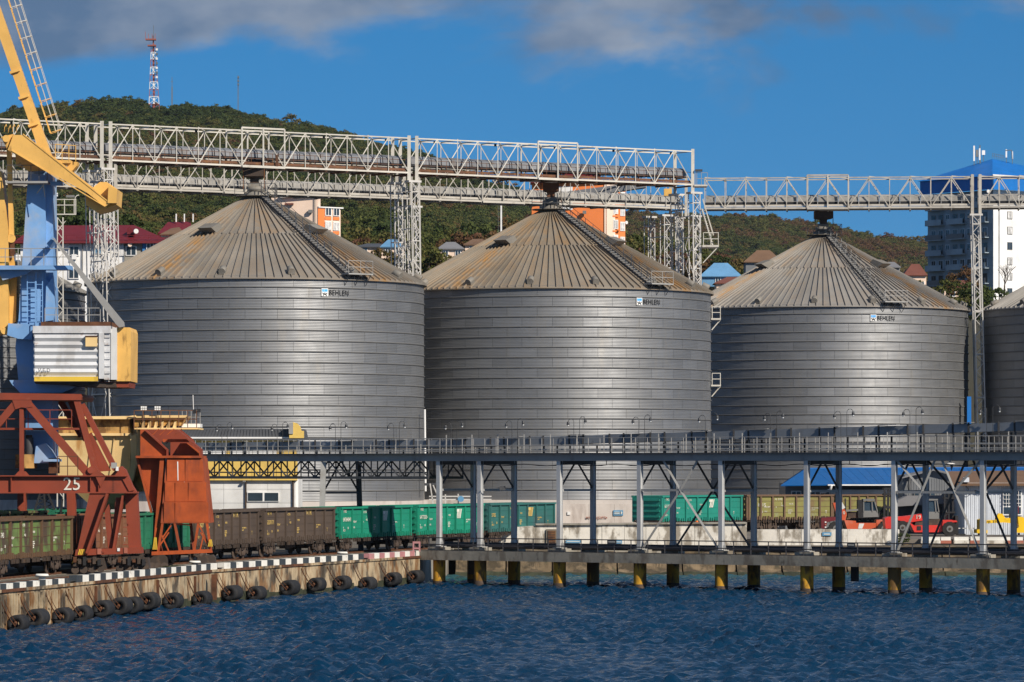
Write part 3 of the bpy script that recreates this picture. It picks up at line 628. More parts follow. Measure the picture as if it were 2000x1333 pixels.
def wall_panel_mesh():
    ha = math.pi/NP*.9915; ncol = 3; nrow = 15; vs = []; ns = []; fs = []
    for i in range(nrow):
        z = RH*(.012+.976*i/(nrow-1)); am = .011*(1 if i % 2 else -1); lip = .0
        for j in range(ncol):
            t = -ha+2*ha*j/(ncol-1); r = SR+am
            vs.append((r*math.sin(t), -r*math.cos(t), z)); ns.append((math.sin(t), -math.cos(t), 0))
    for i in range(nrow-1):
        for j in range(ncol-1): a = i*ncol+j; fs.append((a, a+1, a+1+ncol, a+ncol))
    # zigzag slopes: rows tilt alternately up and down, so split normals per face row
    me = bpy.data.meshes.new('wall_panel'); me.from_pydata(vs, [], fs); me.materials.append(SWALL)
    for p in me.polygons: p.use_smooth = True
    me.update(); ln = []
    dz = RH*.976/(nrow-1); sl = .022/dz*.62
    for p in me.polygons:
        i = p.vertices[0]//ncol; s = -sl if i % 2 == 0 else sl        # surface going outward with height faces down
        for v in p.vertices:
            x, y, _ = ns[v]; k = V((x, y, s)).normalized(); ln.append(k)
    me.normals_split_custom_set(ln)
    return me
WP = wall_panel_mesh()
def ring_mesh():
    n = 96; vs = []; fs = []
    prof = [(SR-.02, -.05), (SR+.06, -.05), (SR+.085, 0), (SR+.06, .05), (SR-.02, .05)]; k = len(prof)
    for i in range(n):
        t = 2*math.pi*i/n
        vs += [(r*math.sin(t), -r*math.cos(t), z) for r, z in prof]
    for i in range(n):
        j = (i+1) % n; fs += [(i*k+u, j*k+u, j*k+(u+1) % k, i*k+(u+1) % k) for u in range(k)]
    me = bpy.data.meshes.new('wind_ring'); me.from_pydata(vs, [], fs); me.materials.append(M_['ring_steel']); return me
RING = ring_mesh()
slope = (SZA-SZ1)/SR
def zc(r): return SZA-slope*r
def roof_panel_mesh(n, r0, r1):
    ha = math.pi/n; vs = []; fs = []
    def P(r, t, h): return (r*math.sin(t), -r*math.cos(t), zc(r)+h)
    vs += [P(r0, -ha, 0), P(r0, ha, 0), P(r1, ha, 0), P(r1, -ha, 0), P(r1, ha, -.09), P(r1, -ha, -.09)]; fs += [(3, 2, 1, 0), (5, 4, 2, 3)]
    wr = .045; hr = .17
    for r in (r0, r1):
        t = wr/r
        vs += [P(r, -ha-t, -.01), P(r, -ha-t*.7, hr), P(r, -ha+t*.7, hr), P(r, -ha+t, -.01)]
    fs += [(6, 10, 11, 7), (7, 11, 12, 8), (8, 12, 13, 9), (10, 13, 12, 11)]
    me = bpy.data.meshes.new('roof_panel'); me.from_pydata(vs, [], fs); me.materials.append(SROOF); return me
NL_, NU_ = 130, 65; RM = 8.1
RL = roof_panel_mesh(NL_, RM-.05, SR+.28); RU = roof_panel_mesh(NU_, .85, RM)
def joined(name, src, mats4, parent, T):
    """many copies of one sheet welded into a single part"""
    sv = np.array([v.co for v in src.vertices]); sf = [tuple(p.vertices) for p in src.polygons]; vs = []; fs = []
    for k, m4 in enumerate(mats4):
        A = np.array(m4); vs += (sv @ A[:3, :3].T+A[:3, 3]).tolist(); fs += [tuple(i+k*len(sv) for i in f_) for f_ in sf]
    me = bpy.data.meshes.new(name); me.from_pydata(vs, [], fs); me.materials.append(src.materials[0])
    if src.has_custom_normals:
        cn = np.array([c_.vector[:] for c_ in src.corner_normals]); nn_ = []
        for m4 in mats4: nn_ += (cn @ np.array(m4)[:3, :3].T).tolist()
        for p in me.polygons: p.use_smooth = True
        me.update(); me.normals_split_custom_set(nn_)
    o = link(name, me, T, parent); o['kind'] = 'stuff'; return o
def silo(px, Y, label, stair=None, vents=(), logo=None, wa=(-78, 78), ra=(-112, 112), grey=0., dst=1., rows=None):
    cx = (px-1000)*Y/F; c = V((cx, Y, 0)); T = M.Translation(c)
    s = thing('grain_silo', label, 'silo', c, 'corrugated grain silos')
    cyl('plinth', c+V((0, 0, -.02)), c+V((0, 0, SZ0)), SR+.35, 'plinth', s, n=64)
    cyl('inner_shell', c+V((0, 0, SZ0)), c+V((0, 0, SZ1+.05)), SR-.03, 'ring_steel', s, n=136)
    rest = []; cnt = 0
    for r in range(NR):
        for p in range(NP):
            a = math.degrees(2*math.pi*(p+.5*(r % 2))/NP); a = (a+180) % 360-180
            m4 = T @ M.Translation((0, 0, SZ0+r*RH)) @ M.Rotation(R_(a), 4, 'Z')
            if wa[0] <= a <= wa[1] and (rows is None or r >= rows) and cnt < 300: link('wall_panel', WP, m4, s); cnt += 1
            else: rest.append(M.Translation((0, 0, SZ0+r*RH)) @ M.Rotation(R_(a), 4, 'Z'))
    joined('rear_wall_panels', WP, rest, s, T)
    for r in range(1, NR+1): link('wind_ring', RING, T @ M.Translation((0, 0, SZ0+r*RH-(.0 if r < NR else .08))), s)
    for n_, me, nm, rn in ((NL_, RL, 'roof_panel', 'rear_roof_panels'), (NU_, RU, 'upper_roof_panel', 'rear_upper_roof_panels')):
        rest = []
        for k in range(n_):
            a = (360*k/n_+180) % 360-180
            if ra[0] <= a <= ra[1]:
                o = link(nm, me, T @ M.Rotation(R_(a), 4, 'Z'), s); st = 0.
                for va in vents:
                    d = abs(a-va); st = max(st, (1.-d/11.)*.95 if d < 11 else 0)
                st = st if nm == 'roof_panel' else max(st*.55, .45*dst*random.random())
                st = max(st, .22*dst*random.random()) if a < 70 else st*.5
                o.color = (st, grey, 0, 1)
            else: rest.append(M.Rotation(R_(a), 4, 'Z'))
        joined(rn, me, rest, s, T)
    # cap and collar at the peak
    cyl('roof_collar', c+V((0, 0, zc(.95)-.12)), c+V((0, 0, zc(0)+.02)), 1.15, 'galv_dirty', s, n=24); cyl('roof_cap', c+V((0, 0, zc(0))), c+V((0, 0, zc(0)+.55)), .85, 'galv_dirty', s, n=20)
    # frames of direction on the cone at azimuth a: radial (down the slope), tangent, normal
    def fr(a):
        a = R_(a); rad = V((math.sin(a), -math.cos(a), 0)); dn = (rad+V((0, 0, -slope))).normalized(); tg = V((math.cos(a), math.sin(a), 0)); nn = tg.cross(dn)
        return rad, dn, tg, (nn if nn.z > 0 else -nn)
    def at(a, r, h=0.):
        rad, dn, tg, nn = fr(a); return c+rad*r+V((0, 0, zc(r)))+nn*h
    for a in vents:          # hooded vents half way down
        rad, dn, tg, nn = fr(a); p = at(a, 7.5); wv = .78; lo = .62
        vs = []
        for sg in (-1, 1):
            b0 = p+tg*wv*sg; vs += [b0-dn*.75, b0+dn*.35, b0+dn*.95+nn*lo*1.35, b0-dn*.5+nn*1.0*lo]
        mesh('roof_vent', vs, [(0, 1, 2, 3), (7, 6, 5, 4), (3, 2, 6, 7), (0, 3, 7, 4), (1, 5, 6, 2)], 'galv_dirty', s)
        obox('vent_grille', p-tg*wv*.92+dn*.36+nn*.03, tg*wv*1.84, dn*.05, nn*lo*.7, 'black', s)
    for k in range(-4, 5):   # small vents at the eaves
        a = 15.5+23.3*k; rad, dn, tg, nn = fr(a); p = at(a, 15.35)
        cyl('eave_vent', p-dn*.38+nn*.24, p+dn*.38+nn*.28, .33, 'galv_dirty', s, n=12); obox('vent_foot', p-dn*.38-tg*.3+nn*.01, dn*.8, tg*.6, nn*.12, 'galv_dirty', s)
    if stair is not None:
        a = stair; rad, dn, tg, nn = fr(a); wd = .36
        for e in (-1, 1):
            bar('stair_stringer', at(a, 1.3, .22)+tg*wd*e, at(a, 16.1, .22)+tg*wd*e, .06, .2, 'steel_dark', s, ref=nn)
            for hh in (.55, 1.05): bar('handrail', at(a, 1.3, .25)+tg*wd*e+V((0, 0, hh)), at(a, 16.1, .25)+tg*wd*e+V((0, 0, hh)), .045, .045, 'steel_dark', s)
            for k in range(13): p = at(a, 1.4+k*14.6/12, .2)+tg*wd*e; bar('rail_post', p, p+V((0, 0, 1.1)), .05, .05, 'galv', s)
        for k in range(36):
            p = at(a, 1.5+k*14.4/35, .34); bar('stair_step', p-tg*wd, p+tg*wd, .14, .04, 'ring_steel', s, ref=rad)
        p0 = at(a, 15.9); z = V((0, 0, 1)); p0 = V((p0.x, p0.y, SZ1+.25))
        obox('platform', p0-tg*.7-rad*.2, tg*2.7, rad*1.25, z*.12, 'galv', s)
        q = [p0-tg*.7+rad*1.0, p0+tg*2.0+rad*1.0, p0+tg*2.0-rad*.15]
        railing([v+z*.12 for v in q], 1.15, s, 'steel_grey', sp=1.3, wd=.05)
        for e in (-.5, .65, 1.8): bar('platform_bracket', p0+tg*e+rad*.95, p0+tg*e+rad*.12-z*.95, .06, .06, 'steel_dark', s)
    if logo is not None:
        a = R_(logo); rad = V((math.sin(a), -math.cos(a), 0)); tg = V((math.cos(a), math.sin(a), 0)); z = V((0, 0, 1)); O = c+rad*(SR+.035)+z*(SZ1-1.78*RH)-tg*1.28
        lp = obox('logo_plate', O-z*.03, tg*.68, rad*.02, z*.72, 'white', s)
        f_ = O+rad*.022
        obox('logo_bar', f_+tg*.06+z*.43, tg*.19, rad*.01, z*.19, 'logo_blue', lp); obox('logo_bar', f_+tg*.28+z*.43, tg*.34, rad*.01, z*.19, 'logo_blue', lp); obox('logo_bar', f_+tg*.06+z*.36, tg*.56, rad*.01, z*.045, 'logo_blue', lp)
        for e in (-1, 1):
            sweep('logo_figure', [f_+tg*(.34+e*.25)+z*.28+rad*.02, f_+tg*(.34+e*.09)+z*.17+rad*.02, f_+tg*.34+z*.17+rad*.02], .075, 'logo_black', lp, nrm=rad, d=.02)
            bar('logo_figure', f_+tg*.34+z*.19+rad*.02, f_+tg*(.34+e*.2)+z*.03+rad*.02, .075, .02, 'logo_black', lp, ref=rad)
        cyl('logo_head', f_+tg*.34+z*.27, f_+tg*.34+z*.27+rad*.02, .05, 'logo_black', lp, n=10)
        text('silo_lettering', 'BEHLEN', .70, O+tg*.78+z*.09+rad*.012, tg, z, 'logo_black', s, stretch=.79, th=.012, bold=True)
    return c
S1 = silo(500, 390, 'large corrugated grain silo at the left, nearest of the silos', 36, (-30, 49.5), 30, dst=.9, rows=1, grey=.35)
S2 = silo(1076, 410, 'large corrugated grain silo in the middle of the row', 37, (-36, 54), 35, dst=1.2, rows=1)
S3 = silo(1608, 455, 'corrugated grain silo at the right with the greyer roof', 21, (-60, 49), 18.5, grey=.85, dst=.6, rows=1)
S4 = silo(2203, 453, 'corrugated grain silo cut off by the right edge of the picture', None, (), None, wa=(-90, -25), ra=(-112, 30), grey=1., dst=.2)
S0 = silo(-150, 407, 'corrugated grain silo mostly hidden behind the crane at the far left', None, (), None, wa=(20, 90), ra=(20, 112), grey=1., dst=.3)

# ------------------------------------------------------------------ conveyor bridges over the silos
TZ0, TZ1 = 35.15, 38.5; TW = 3.3
def bridge(A, B, label, n, dusty, raised=(), start=0, rail=True, end_posts=(True, True)):
    """a box-truss span from A to B (front bottom chord), n panels"""
    A = V(A); B = V(B); d = (B-A); d.z = 0; Ls = d.length; d.normalize(); o = V((-d.y, d.x, 0)); o = o if o.y > 0 else -o; Z = V((0, 0, 1))
    tm = 'truss_dusty' if dusty else 'truss'
    t = thing('conveyor_bridge', label, 'conveyor', A.lerp(B, .5)+Z*TZ0, 'box-truss conveyor bridges above the silos')
    wd = .17
    def P(k, off, z): return A+d*(Ls*k/n)+o*off+Z*z
    def up(k): return any(a <= k < b for a, b in raised)
    for off in (0, TW):
        bar('bottom_chord', P(0, off, TZ0), P(n, off, TZ0), .16, .15, tm, t)
        bar('top_chord', P(0, off, TZ1), P(n, off, TZ1), .115, .115, tm, t)
        for k in range(n+1):
            end = k in (0, n) and end_posts[0 if k == 0 else 1]
            bar('end_post' if end else 'truss_post', P(k, off, TZ0-(.9 if end else 0)), P(k, off, TZ1+(.25 if end else 0)), .32 if end else .075, .28 if end else .075, tm, t)
        for k in range(n):
            e = (k+start) % 2
            bar('diagonal', P(k, off, TZ0 if e == 0 else TZ1), P(k+1, off, TZ1 if e == 0 else TZ0), .085, .085, tm, t)
    for k in range(n+1):
        bar('cross_strut', P(k, 0, TZ1+.02), P(k, TW, TZ1+.02), .1, .1, tm, t); bar('floor_beam', P(k, 0, TZ0-.12), P(k, TW, TZ0-.12), .14, .24, 'rusty_walk' if not dusty else 'dust_cover', t)
    for k in range(0, n, 2): bar('wind_brace', P(k, 0, TZ1+.1), P(k+1, TW, TZ1+.1), .07, .07, tm, t)
    for a, b in raised:
        for off in (0, TW):
            bar('raised_chord', P(a, off, TZ1+.27), P(b, off, TZ1+.27), .16, .16, tm, t)
            for k in (a, (a+b)/2, b): bar('raised_post', P(k, off-.1, TZ0), P(k, off-.1, TZ1+.27), .14, .14, tm, t)
            bar('raised_sill', P(a, off-.12, TZ0-.05), P(b, off-.12, TZ0-.05), .2, .2, tm, t)
    cm = 'dust_cover' if dusty else 'cover_grey'; hb = .75 if dusty else .95
    for k in range(n):
        for h in (0, .5):
            a = P(k+h+.02, 1.15, TZ0+hb); b = P(k+h+.48, 1.15, TZ0+hb)
            jz = random.uniform(-.02, .03)
            mesh('cover_panel', [a, b, b+o*1.3, a+o*1.3, a+Z*(.55+jz)+o*.08, b+Z*(.55+jz)+o*.08, b+Z*(.55+jz)+o*1.2, a+Z*(.55+jz)+o*1.2, a+Z*(.8+jz)+o*.65, b+Z*(.8+jz)+o*.65],
                 [(0, 1, 5, 4), (4, 5, 9, 8), (8, 9, 6, 7), (7, 6, 2, 3), (0, 4, 8, 7, 3), (1, 2, 6, 9, 5), (0, 3, 2, 1)], cm, t)
        bar('belt_stand', P(k+.5, 1.2, TZ0), P(k+.5, 1.2, TZ0+hb), .1, .1, 'rusty_walk' if not dusty else cm, t)
    bar('belt', P(0, 1.8, TZ0+hb-.12), P(n, 1.8, TZ0+hb-.12), .16, 1.2, 'belt', t)
    bar('return_belt', P(0, 1.8, TZ0+.42), P(n, 1.8, TZ0+.42), .08, 1.1, 'belt', t)
    for off in (.55, 2.9): bar('walkway', P(0, off, TZ0+.12), P(n, off, TZ0+.12), .07, .8, 'rusty_walk' if not dusty else 'dust_cover', t)
    bar('kick_rail', P(0, .16, TZ0+.3), P(n, .16, TZ0+.3), .22, .04, 'rusty_walk' if not dusty else 'truss_dusty', t)
    rm = 'rusty_walk' if not dusty else 'steel_grey'
    railing([P(0, .2, TZ0+.15), P(n, .2, TZ0+.15)], 1.1, t, rm, sp=Ls/n/2, wd=.045, rails=(1., .55)); railing([P(0, TW-.2, TZ0+.15), P(n, TW-.2, TZ0+.15)], 1.1, t, rm, sp=Ls/n, wd=.045, rails=(1.,))
    for k in range(1, n, 3):
        p = P(k, .5, TZ1-.12); cyl('bridge_lamp', p, p-Z*.25, .12, 'black', t, n=8)
    return t, P, d, o
def ray_line(px, A, B):
    k = (px-1000)/F; d = B-A; t = (k*A.y-A.x)/(d.x-k*d.y); p = A+d*t; p.z = 0; return p
U0 = V((-42.3, 378, 0)); U1 = V((18.1, 413.7, 0)); L0 = V((-40.3, 419, 0)); L1 = V((19.2, 452, 0))
u = lambda px: ray_line(px, U0, U1); lo = lambda px: ray_line(px, L0, L1)
D1 = V((19.6, 452.2, 0)); D2 = V((72, 447.5, 0)); lr = lambda px: ray_line(px, D1, D2)
bridge(u(-150), u(199), 'upper conveyor bridge span left of the first silo, behind the yellow boom', 8, False)
T1, P1, d1, o1 = bridge(u(216), u(799), 'upper conveyor bridge span crossing the peak of the left silo', 14, False, raised=((6, 8),))
T2, P2, d2, o2 = bridge(u(814), u(1353), 'upper conveyor bridge span crossing the peak of the middle silo', 14, False, raised=((6, 8),), end_posts=(True, True))
bridge(lo(-120), lo(212), 'lower conveyor bridge span behind the crane at the left', 8, True)
bridge(lo(226), lo(803), 'lower conveyor bridge span behind the left silo peak', 14, True, start=1, raised=((5, 7),))
bridge(lo(818), lo(1340), 'lower conveyor bridge span behind the middle silo peak', 13, True, start=1, raised=((3, 5),))
bridge(lr(1376), lr(1899), 'dusty conveyor bridge span crossing the peak of the right silo', 13, True, start=1, raised=((5, 7),), end_posts=(False, True))
bridge(lr(1914), lr(2260), 'dusty conveyor bridge span at the right edge before the tall block', 9, True, end_posts=(True, False))
# hoppers that drop the grain into the peaks
def chute(px, Y, label, top, bot, m='bogie', wide=1.0):
    c = W(px, 0, Y); t = thing('discharge_chute', label, 'chute', (c.x, Y, bot), 'chutes from the conveyors into the silo peaks')
    vs = []
    for z, a in ((top, wide), (top-.8, wide), (bot+.6, .4), (bot, .4)): vs += [(c.x-a, Y-a, z), (c.x+a, Y-a, z), (c.x+a, Y+a, z), (c.x-a, Y+a, z)]
    fs = [(i*4+j, i*4+(j+1) % 4, i*4+4+(j+1) % 4, i*4+4+j) for i in range(3) for j in range(4)]
    mesh('funnel', vs, fs, m, t); box('gate_box', (c.x-.55, Y-.55, bot-.25), (c.x+.55, Y+.55, bot+.1), 'galv_dirty', t)
    for e in (-1, 1):
        p = V((c.x+e*1.0, Y-1.0, bot-.5)); bar('chute_strut', p, p+V((0, 0, top-bot+.4)), .08, .08, 'rusty_walk', t)
    return t
chute(497, 390, 'dark grain chute above the left silo peak', TZ0-.1, SZA+.75)
chute(1076, 410, 'rusty grain chute above the middle silo peak', TZ0-.1, SZA+.75, 'rusty_walk', .8)
chute(1608, 455, 'dark grain chute above the right silo peak', TZ0-.1, SZA+.75)
for (c, px, lab) in ((S1, 497, 'left'), (S2, 1076, 'middle'), (S3, 1608, 'right')):
    t = thing('peak_platform', f'small railed platform round the peak of the {lab} silo', 'platform', c+V((0, 0, SZA)), 'railed platforms on the silo peaks')
    q = [c+V((x*1.9, y*1.9, SZA-.35)) for x, y in ((-1, -1), (1, -1), (1, 1))]
    cyl('deck_ring', c+V((0, 0, SZA-.42)), c+V((0, 0, SZA-.34)), 1.9, 'galv_dirty', t, n=20); railing(q, 1.1, t, 'steel_dark', sp=1.2, wd=.05)
# drive machinery on the upper bridge over the middle silo, red housing beyond
t = thing('conveyor_drive', 'rusty drive unit on the bridge above the middle silo', 'machinery', W(1075, 345, 409))
pbox('motor_frame', 1060, 1092, 318, 352, 408.6, 410.5, 'rusty_walk', t); pbox('motor_cover', 1062, 1090, 322, 333, 408.2, 410, 'galv_dirty', t); pbox('gearbox', 1068, 1085, 336, 352, 408.1, 409.5, 'steel_dark', t)
for x in (1061, 1091): pb('frame_post', (x, 316), (x, 356), 408.2, 2, .1, 'rust', t)
t = thing('tripper_housing', 'dark red steel housing standing in the upper bridge', 'machinery', W(1140, 345, 412))
prism('housing', [(1095, 331), (1180, 331), (1172, 346), (1100, 346)], 412.6, 414, 'roof_red', t)
for x in (1104, 1130, 1156): pbox('housing_leg', x, x+3, 346, 356, 412.8, 413.1, 'truss', t)
for (px, Y, py0, py1, lab) in ((528, 391.5, 300, 335, 'left'),):
    t = thing('drive_cabinet', 'rusty drive cabinets on the bridge above the left silo', 'machinery', W(px, py1, Y))
    pbox('cabinet', 486, 515, 300, 322, 391, 392, 'cover_grey', t); pbox('cabinet_top', 497, 517, 291, 296, 391, 392, 'truss', t); pbox('cabinet', 538, 543, 303, 332, 389.6, 390.4, 'rusty_walk', t); pbox('cabinet', 522, 536, 310, 326, 391, 392, 'galv_dirty', t)
# end platform with lamp and ladders
t = thing('end_landing', 'steel landing with zigzag stair at the end of the upper bridge', 'stairs', W(1385, 510, 414))
pbox('landing_floor', 1356, 1382, 361, 364, 413.5, 416, 'truss', t); railing([W(1358, 361, 413.6), W(1382, 361, 413.6)], 1.2, t, 'steel_grey', sp=.6, wd=.05)
pb('lamp_post', (1361, 361), (1361, 336), 413.6, 1.2, .06, 'steel_grey', t); pbox('lamp_head', 1358, 1372, 331, 335, 413.4, 414, 'steel_dark', t)
pbox('landing_floor', 1372, 1404, 479, 483, 413.0, 416, 'truss', t); railing([W(1374, 479, 413.1), W(1403, 479, 413.1), W(1403, 479, 415.8)], 1.25, t, 'truss', sp=.7, wd=.07)
pb('landing_brace', (1402, 483), (1373, 514), 413.2, 1.8, .1, 'truss', t)
pa, pq = W(1371, 408, 413.6), W(1392, 479, 413.6)
for e in (0, .8): bar('stair_stringer', pa+V((0, e, 0)), pq+V((0, e, 0)), .1, .16, 'truss', t); bar('handrail', pa+V((.1, e, 1.)), pq+V((.1, e, 1.)), .06, .06, 'truss', t)
for k in range(16): p = pa.lerp(pq, (k+.5)/16); bar('stair_step', p, p+V((0, .8, 0)), .25, .05, 'truss', t)

# ------------------------------------------------------------------ lattice towers
def lattice_leg(t, base, top, wx, o, d, m, ph=.95, lean=V((0, 0, 0))):
    """four chords laced with folded bars; d along the bridge, o across"""
    c4 = [(-1, -1), (1, -1), (1, 1), (-1, 1)]
    def P(i, z): k = (z-base.z)/(top.z-base.z); c = base.lerp(top, k); return c+d*c4[i][0]*wx/2+o*c4[i][1]*wx/2
    for i in range(4): bar('leg_chord', P(i, base.z), P(i, top.z), .095, .095, m, t)
    n = int((top.z-base.z)/ph)
    for i in (0, 1):
        j = (i+1) % 4; pts = [P(i if k % 2 == 0 else j, base.z+(top.z-base.z)*k/n) for k in range(n+1)]
        nm = (P(j, base.z)-P(i, base.z)).cross(V((0, 0, 1)))
        sweep('lacing', pts, .055, m, t, nrm=nm.normalized())
    for k in range(0, n, 5):
        z = base.z+(top.z-base.z)*k/n
        for i in range(4): bar('leg_tie', P(i, z), P((i+1) % 4, z), .09, .09, m, t)
def tower(pc, d, label, z0=0., lean=.45, wx=.85, sep=TW, zt=TZ0-.9, m='lattice', rear=True):
    d = V(d); o = V((-d.y, d.x, 0)); o = o if o.y > 0 else -o
    t = thing('lattice_tower', label, 'tower', V((pc.x, pc.y, z0)), 'lattice towers under the conveyor bridges')
    offs = (0., sep) if rear else (0.,)
    for e in offs:
        s = -1 if e == 0 else 1
        lattice_leg(t, V((pc.x, pc.y, z0))+o*(e+s*lean*.4)+d*lean, V((pc.x, pc.y, zt))+o*e, wx, o, d, m)
        bar('leg_cap', V((pc.x, pc.y, zt))+o*e-d*.7+V((0, 0, .06)), V((pc.x, pc.y, zt))+o*e+d*.7+V((0, 0, .06)), .2, .9, m, t)
    if rear:
        hs_ = [z0+1]; 
        while hs_[-1] < zt-3: hs_.append(min(hs_[-1]+6.2, zt-.4))
        for a, b in zip(hs_, hs_[1:]):
            for p, q in ((0, sep), (sep, 0)): bar('cross_brace', V((pc.x, pc.y, a))+o*p, V((pc.x, pc.y, b))+o*q, .07, .07, m, t)
            bar('tie_beam', V((pc.x, pc.y, b))+o*0, V((pc.x, pc.y, b))+o*sep, .1, .1, m, t)
    return t
tower(u(207.5), d1, 'lattice tower left of the left silo, beside the crane counterweight', lean=.75)
tower(u(806.5), d1, 'lattice tower between the left and middle silos, the nearer one', lean=.5)
tower(lo(219), d1, 'rear lattice tower behind the crane counterweight', lean=.5)
tower(lo(810), d1, 'rear lattice tower between the left and middle silos', lean=.3)
tower(u(1356), d1, 'lattice tower right of the middle silo at the end of the upper bridge', lean=.4)
tower(lo(1352)+V((.2, -.4, 0)), d1, 'lattice tower behind the end of the upper bridge', lean=.2)
tower(lo(1300), d1, 'slim rear lattice tower left of the junction tower', lean=.2)
tower(lr(1906.5), V((1, -.05, 0)).normalized(), 'tall lattice tower between the right silo and the edge silo', lean=.85)
# platforms between the middle and right silos
for py, lab in ((625, 'upper'), (755, 'lower')):
    t = thing('side_platform', f'{lab} white steel platform on brackets between the middle and right silos', 'platform', W(1398, py, 409), 'bracket platforms on the silo side')
    pbox('platform_floor', 1389, 1408, py-3, py, 408, 411, 'truss', t); railing([W(1391, py-3, 408.1), W(1407, py-3, 408.1), W(1407, py-3, 410.8)], 1.15, t, 'truss', sp=.8, wd=.07)
    pb('bracket', (1407, py), (1390, py+20), 408.3, 2, .1, 'truss', t)
t = thing('floodlight_mast', 'cream lattice floodlight platform on a thin mast behind the crane', 'mast', W(115, 900, 300))
YM = 300
for x in (103, 114): pb('mast_chord', (x+9, 425), (x+9+(x-103)*.1, 990), YM, 2.2, .08, 'truss', t)
sweep('lacing', [W(112+(k % 2)*11, 425+k*14, YM) for k in range(40)], .05, 'truss', t)
for y in (390, 401, 419): pb('platform_beam', (103, y), (148, y), YM, 2.2 if y > 410 else 1.5, .1, 'truss', t)
for x in (104, 109, 126, 145, 148): pb('platform_post', (x, 389), (x, 420), YM, 1.6, .07, 'truss', t)
sweep('lamp_arm', [W(146, 392, YM), W(147, 386, YM), W(150, 382.5, YM), W(154, 381.5, YM)], .07, 'truss', t, round_=True)
pbox('floodlight', 129, 145, 381.5, 386, YM-.1, YM+.2, 'cab_grey', t)
for x in (104, 109): 
    for y in (377, 381): pbox('floodlight', x, x+3.5, y, y+3, YM-.2, YM, 'lamp', t)
for (x0, y0, x1, y1) in ((104, 432, 124, 452), (112, 452, 128, 432)): pb('knee_brace', (x0, y0), (x1, y1), YM, 1.4, .06, 'truss', t)
# ------------------------------------------------------------------ conveyor gallery on the jetty
GZ0, GZ1 = 7.08, 7.62; Zv = V((0, 0, 1))
gal = thing('conveyor_gallery', 'long grey conveyor gallery on steel columns along the jetty', 'conveyor', jet(1409)+V((0, 0, DZ)))
def gx(t, off, z): p = JA+JD*t+JN*off; p.z = z; return p
def tpar(px): return (jet(px)-JA).dot(JD)
ctz = lambda t: 8.68+.0208*max(t, 0)+.006*min(t, 0)            # top of the covered belt climbs to the right
T0 = -27.; T1_ = tpar(2200)
for off in (0, JW):
    bar('girder', gx(T0, off, (GZ0+GZ1)/2-.05), gx(T1_, off, (GZ0+GZ1)/2-.05), GZ1-GZ0-.14, .22, 'steel_grey', gal)
    bar('girder_flange', gx(T0, off, GZ1-.07), gx(T1_, off, GZ1-.07), .1, .5, 'steel_grey', gal); bar('girder_flange', gx(T0, off, GZ0), gx(T1_, off, GZ0), .08, .45, 'steel_grey', gal)
bar('gallery_floor', gx(T0, JW/2, GZ1-.02), gx(T1_, JW/2, GZ1-.02), .05, JW+.9, 'steel_dark', gal)
for i, px in enumerate(cols_px):
    t = tpar(px)
    for off in (0, JW):
        b0 = gx(t, off, DZ+.36); q = gx(t, off, GZ0-.02); m = 'steel_grey' if off == 0 else 'steel_dark'
        c = bar('column', b0, q, .22, .30, 'column_paint', gal, ref=JN)
        for e in (-1, 1): bar('column_flange', b0+JN*e*.155, q+JN*e*.155, .33, .03, 'column_paint', c, ref=JN)
        obox('base_plate', b0-JD*.42-JN*.36, JD*.84, JN*.72, Zv*.06, 'galv', gal)
        for e in (-1, 1): mesh('base_gusset', [b0+JD*e*.28+Zv*.05, b0+JD*e*.40+Zv*.05, b0+JD*e*.28+Zv*.5, b0+JD*e*.28+JN*.06+Zv*.05, b0+JD*e*.40+JN*.06+Zv*.05, b0+JD*e*.28+JN*.06+Zv*.5], [(0, 1, 2), (5, 4, 3), (0, 3, 4, 1), (1, 4, 5, 2), (2, 5, 3, 0)], 'galv', gal)
    # cross frame between front and rear column
    zt = GZ0-.1; zm = zt-2.0
    bar('frame_tie', gx(t, 0, zm-.1), gx(t, JW, zm-.1), .16, .16, 'galv', gal)
    bar('knee_brace', gx(t, .1, zm+.05), gx(t, JW/2-.1, zt), .14, .14, 'steel_dark', gal); bar('knee_brace', gx(t, JW-.1, zm+.05), gx(t, JW/2+.1, zt), .14, .14, 'steel_dark', gal)
    bar('cap_beam', gx(t, -.1, GZ0-.16), gx(t, JW+.1, GZ0-.16), .3, .3, 'steel_dark', gal)
# braced bays lengthwise
for a, b in ((1250, 1409), (1747, 1920)):
    ta, tb = tpar(a), tpar(b); tm_ = (ta+tb)/2; zt = GZ0-.05; zm = zt-2.1
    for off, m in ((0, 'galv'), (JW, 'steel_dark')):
        if a == 1250:
            segs = [((ta+.2, DZ+.4), (tm_, zm)), ((tb-.2, DZ+.4), (tm_, zm)), ((tm_, zm), (ta+.3+(tm_-ta)*.5, zt)), ((tm_, zm), (tb-.3-(tb-tm_)*.5, zt))]
            bar('bay_tie', gx(ta, off, zm-.02), gx(tb, off, zm-.02), .16, .16, m, gal)
        else:
            segs = [((ta+.2, DZ+.4), (tm_-.3, zt)), ((tb-.2, DZ+.4), (tm_+.3, zt)), ((ta+.2, zt), (ta+(tm_-ta)*.62, zm+.1)), ((tb-.2, zt), (tb-(tb-tm_)*.62, zm+.1))]
            bar('bay_tie', gx(ta, off, zm-.1), gx(tb, off, zm-.1), .16, .16, m, gal)
        for (t0, z0), (t1, z1) in segs: bar('bay_brace', gx(t0, off, z0), gx(t1, off, z1), .15, .15, m, gal)
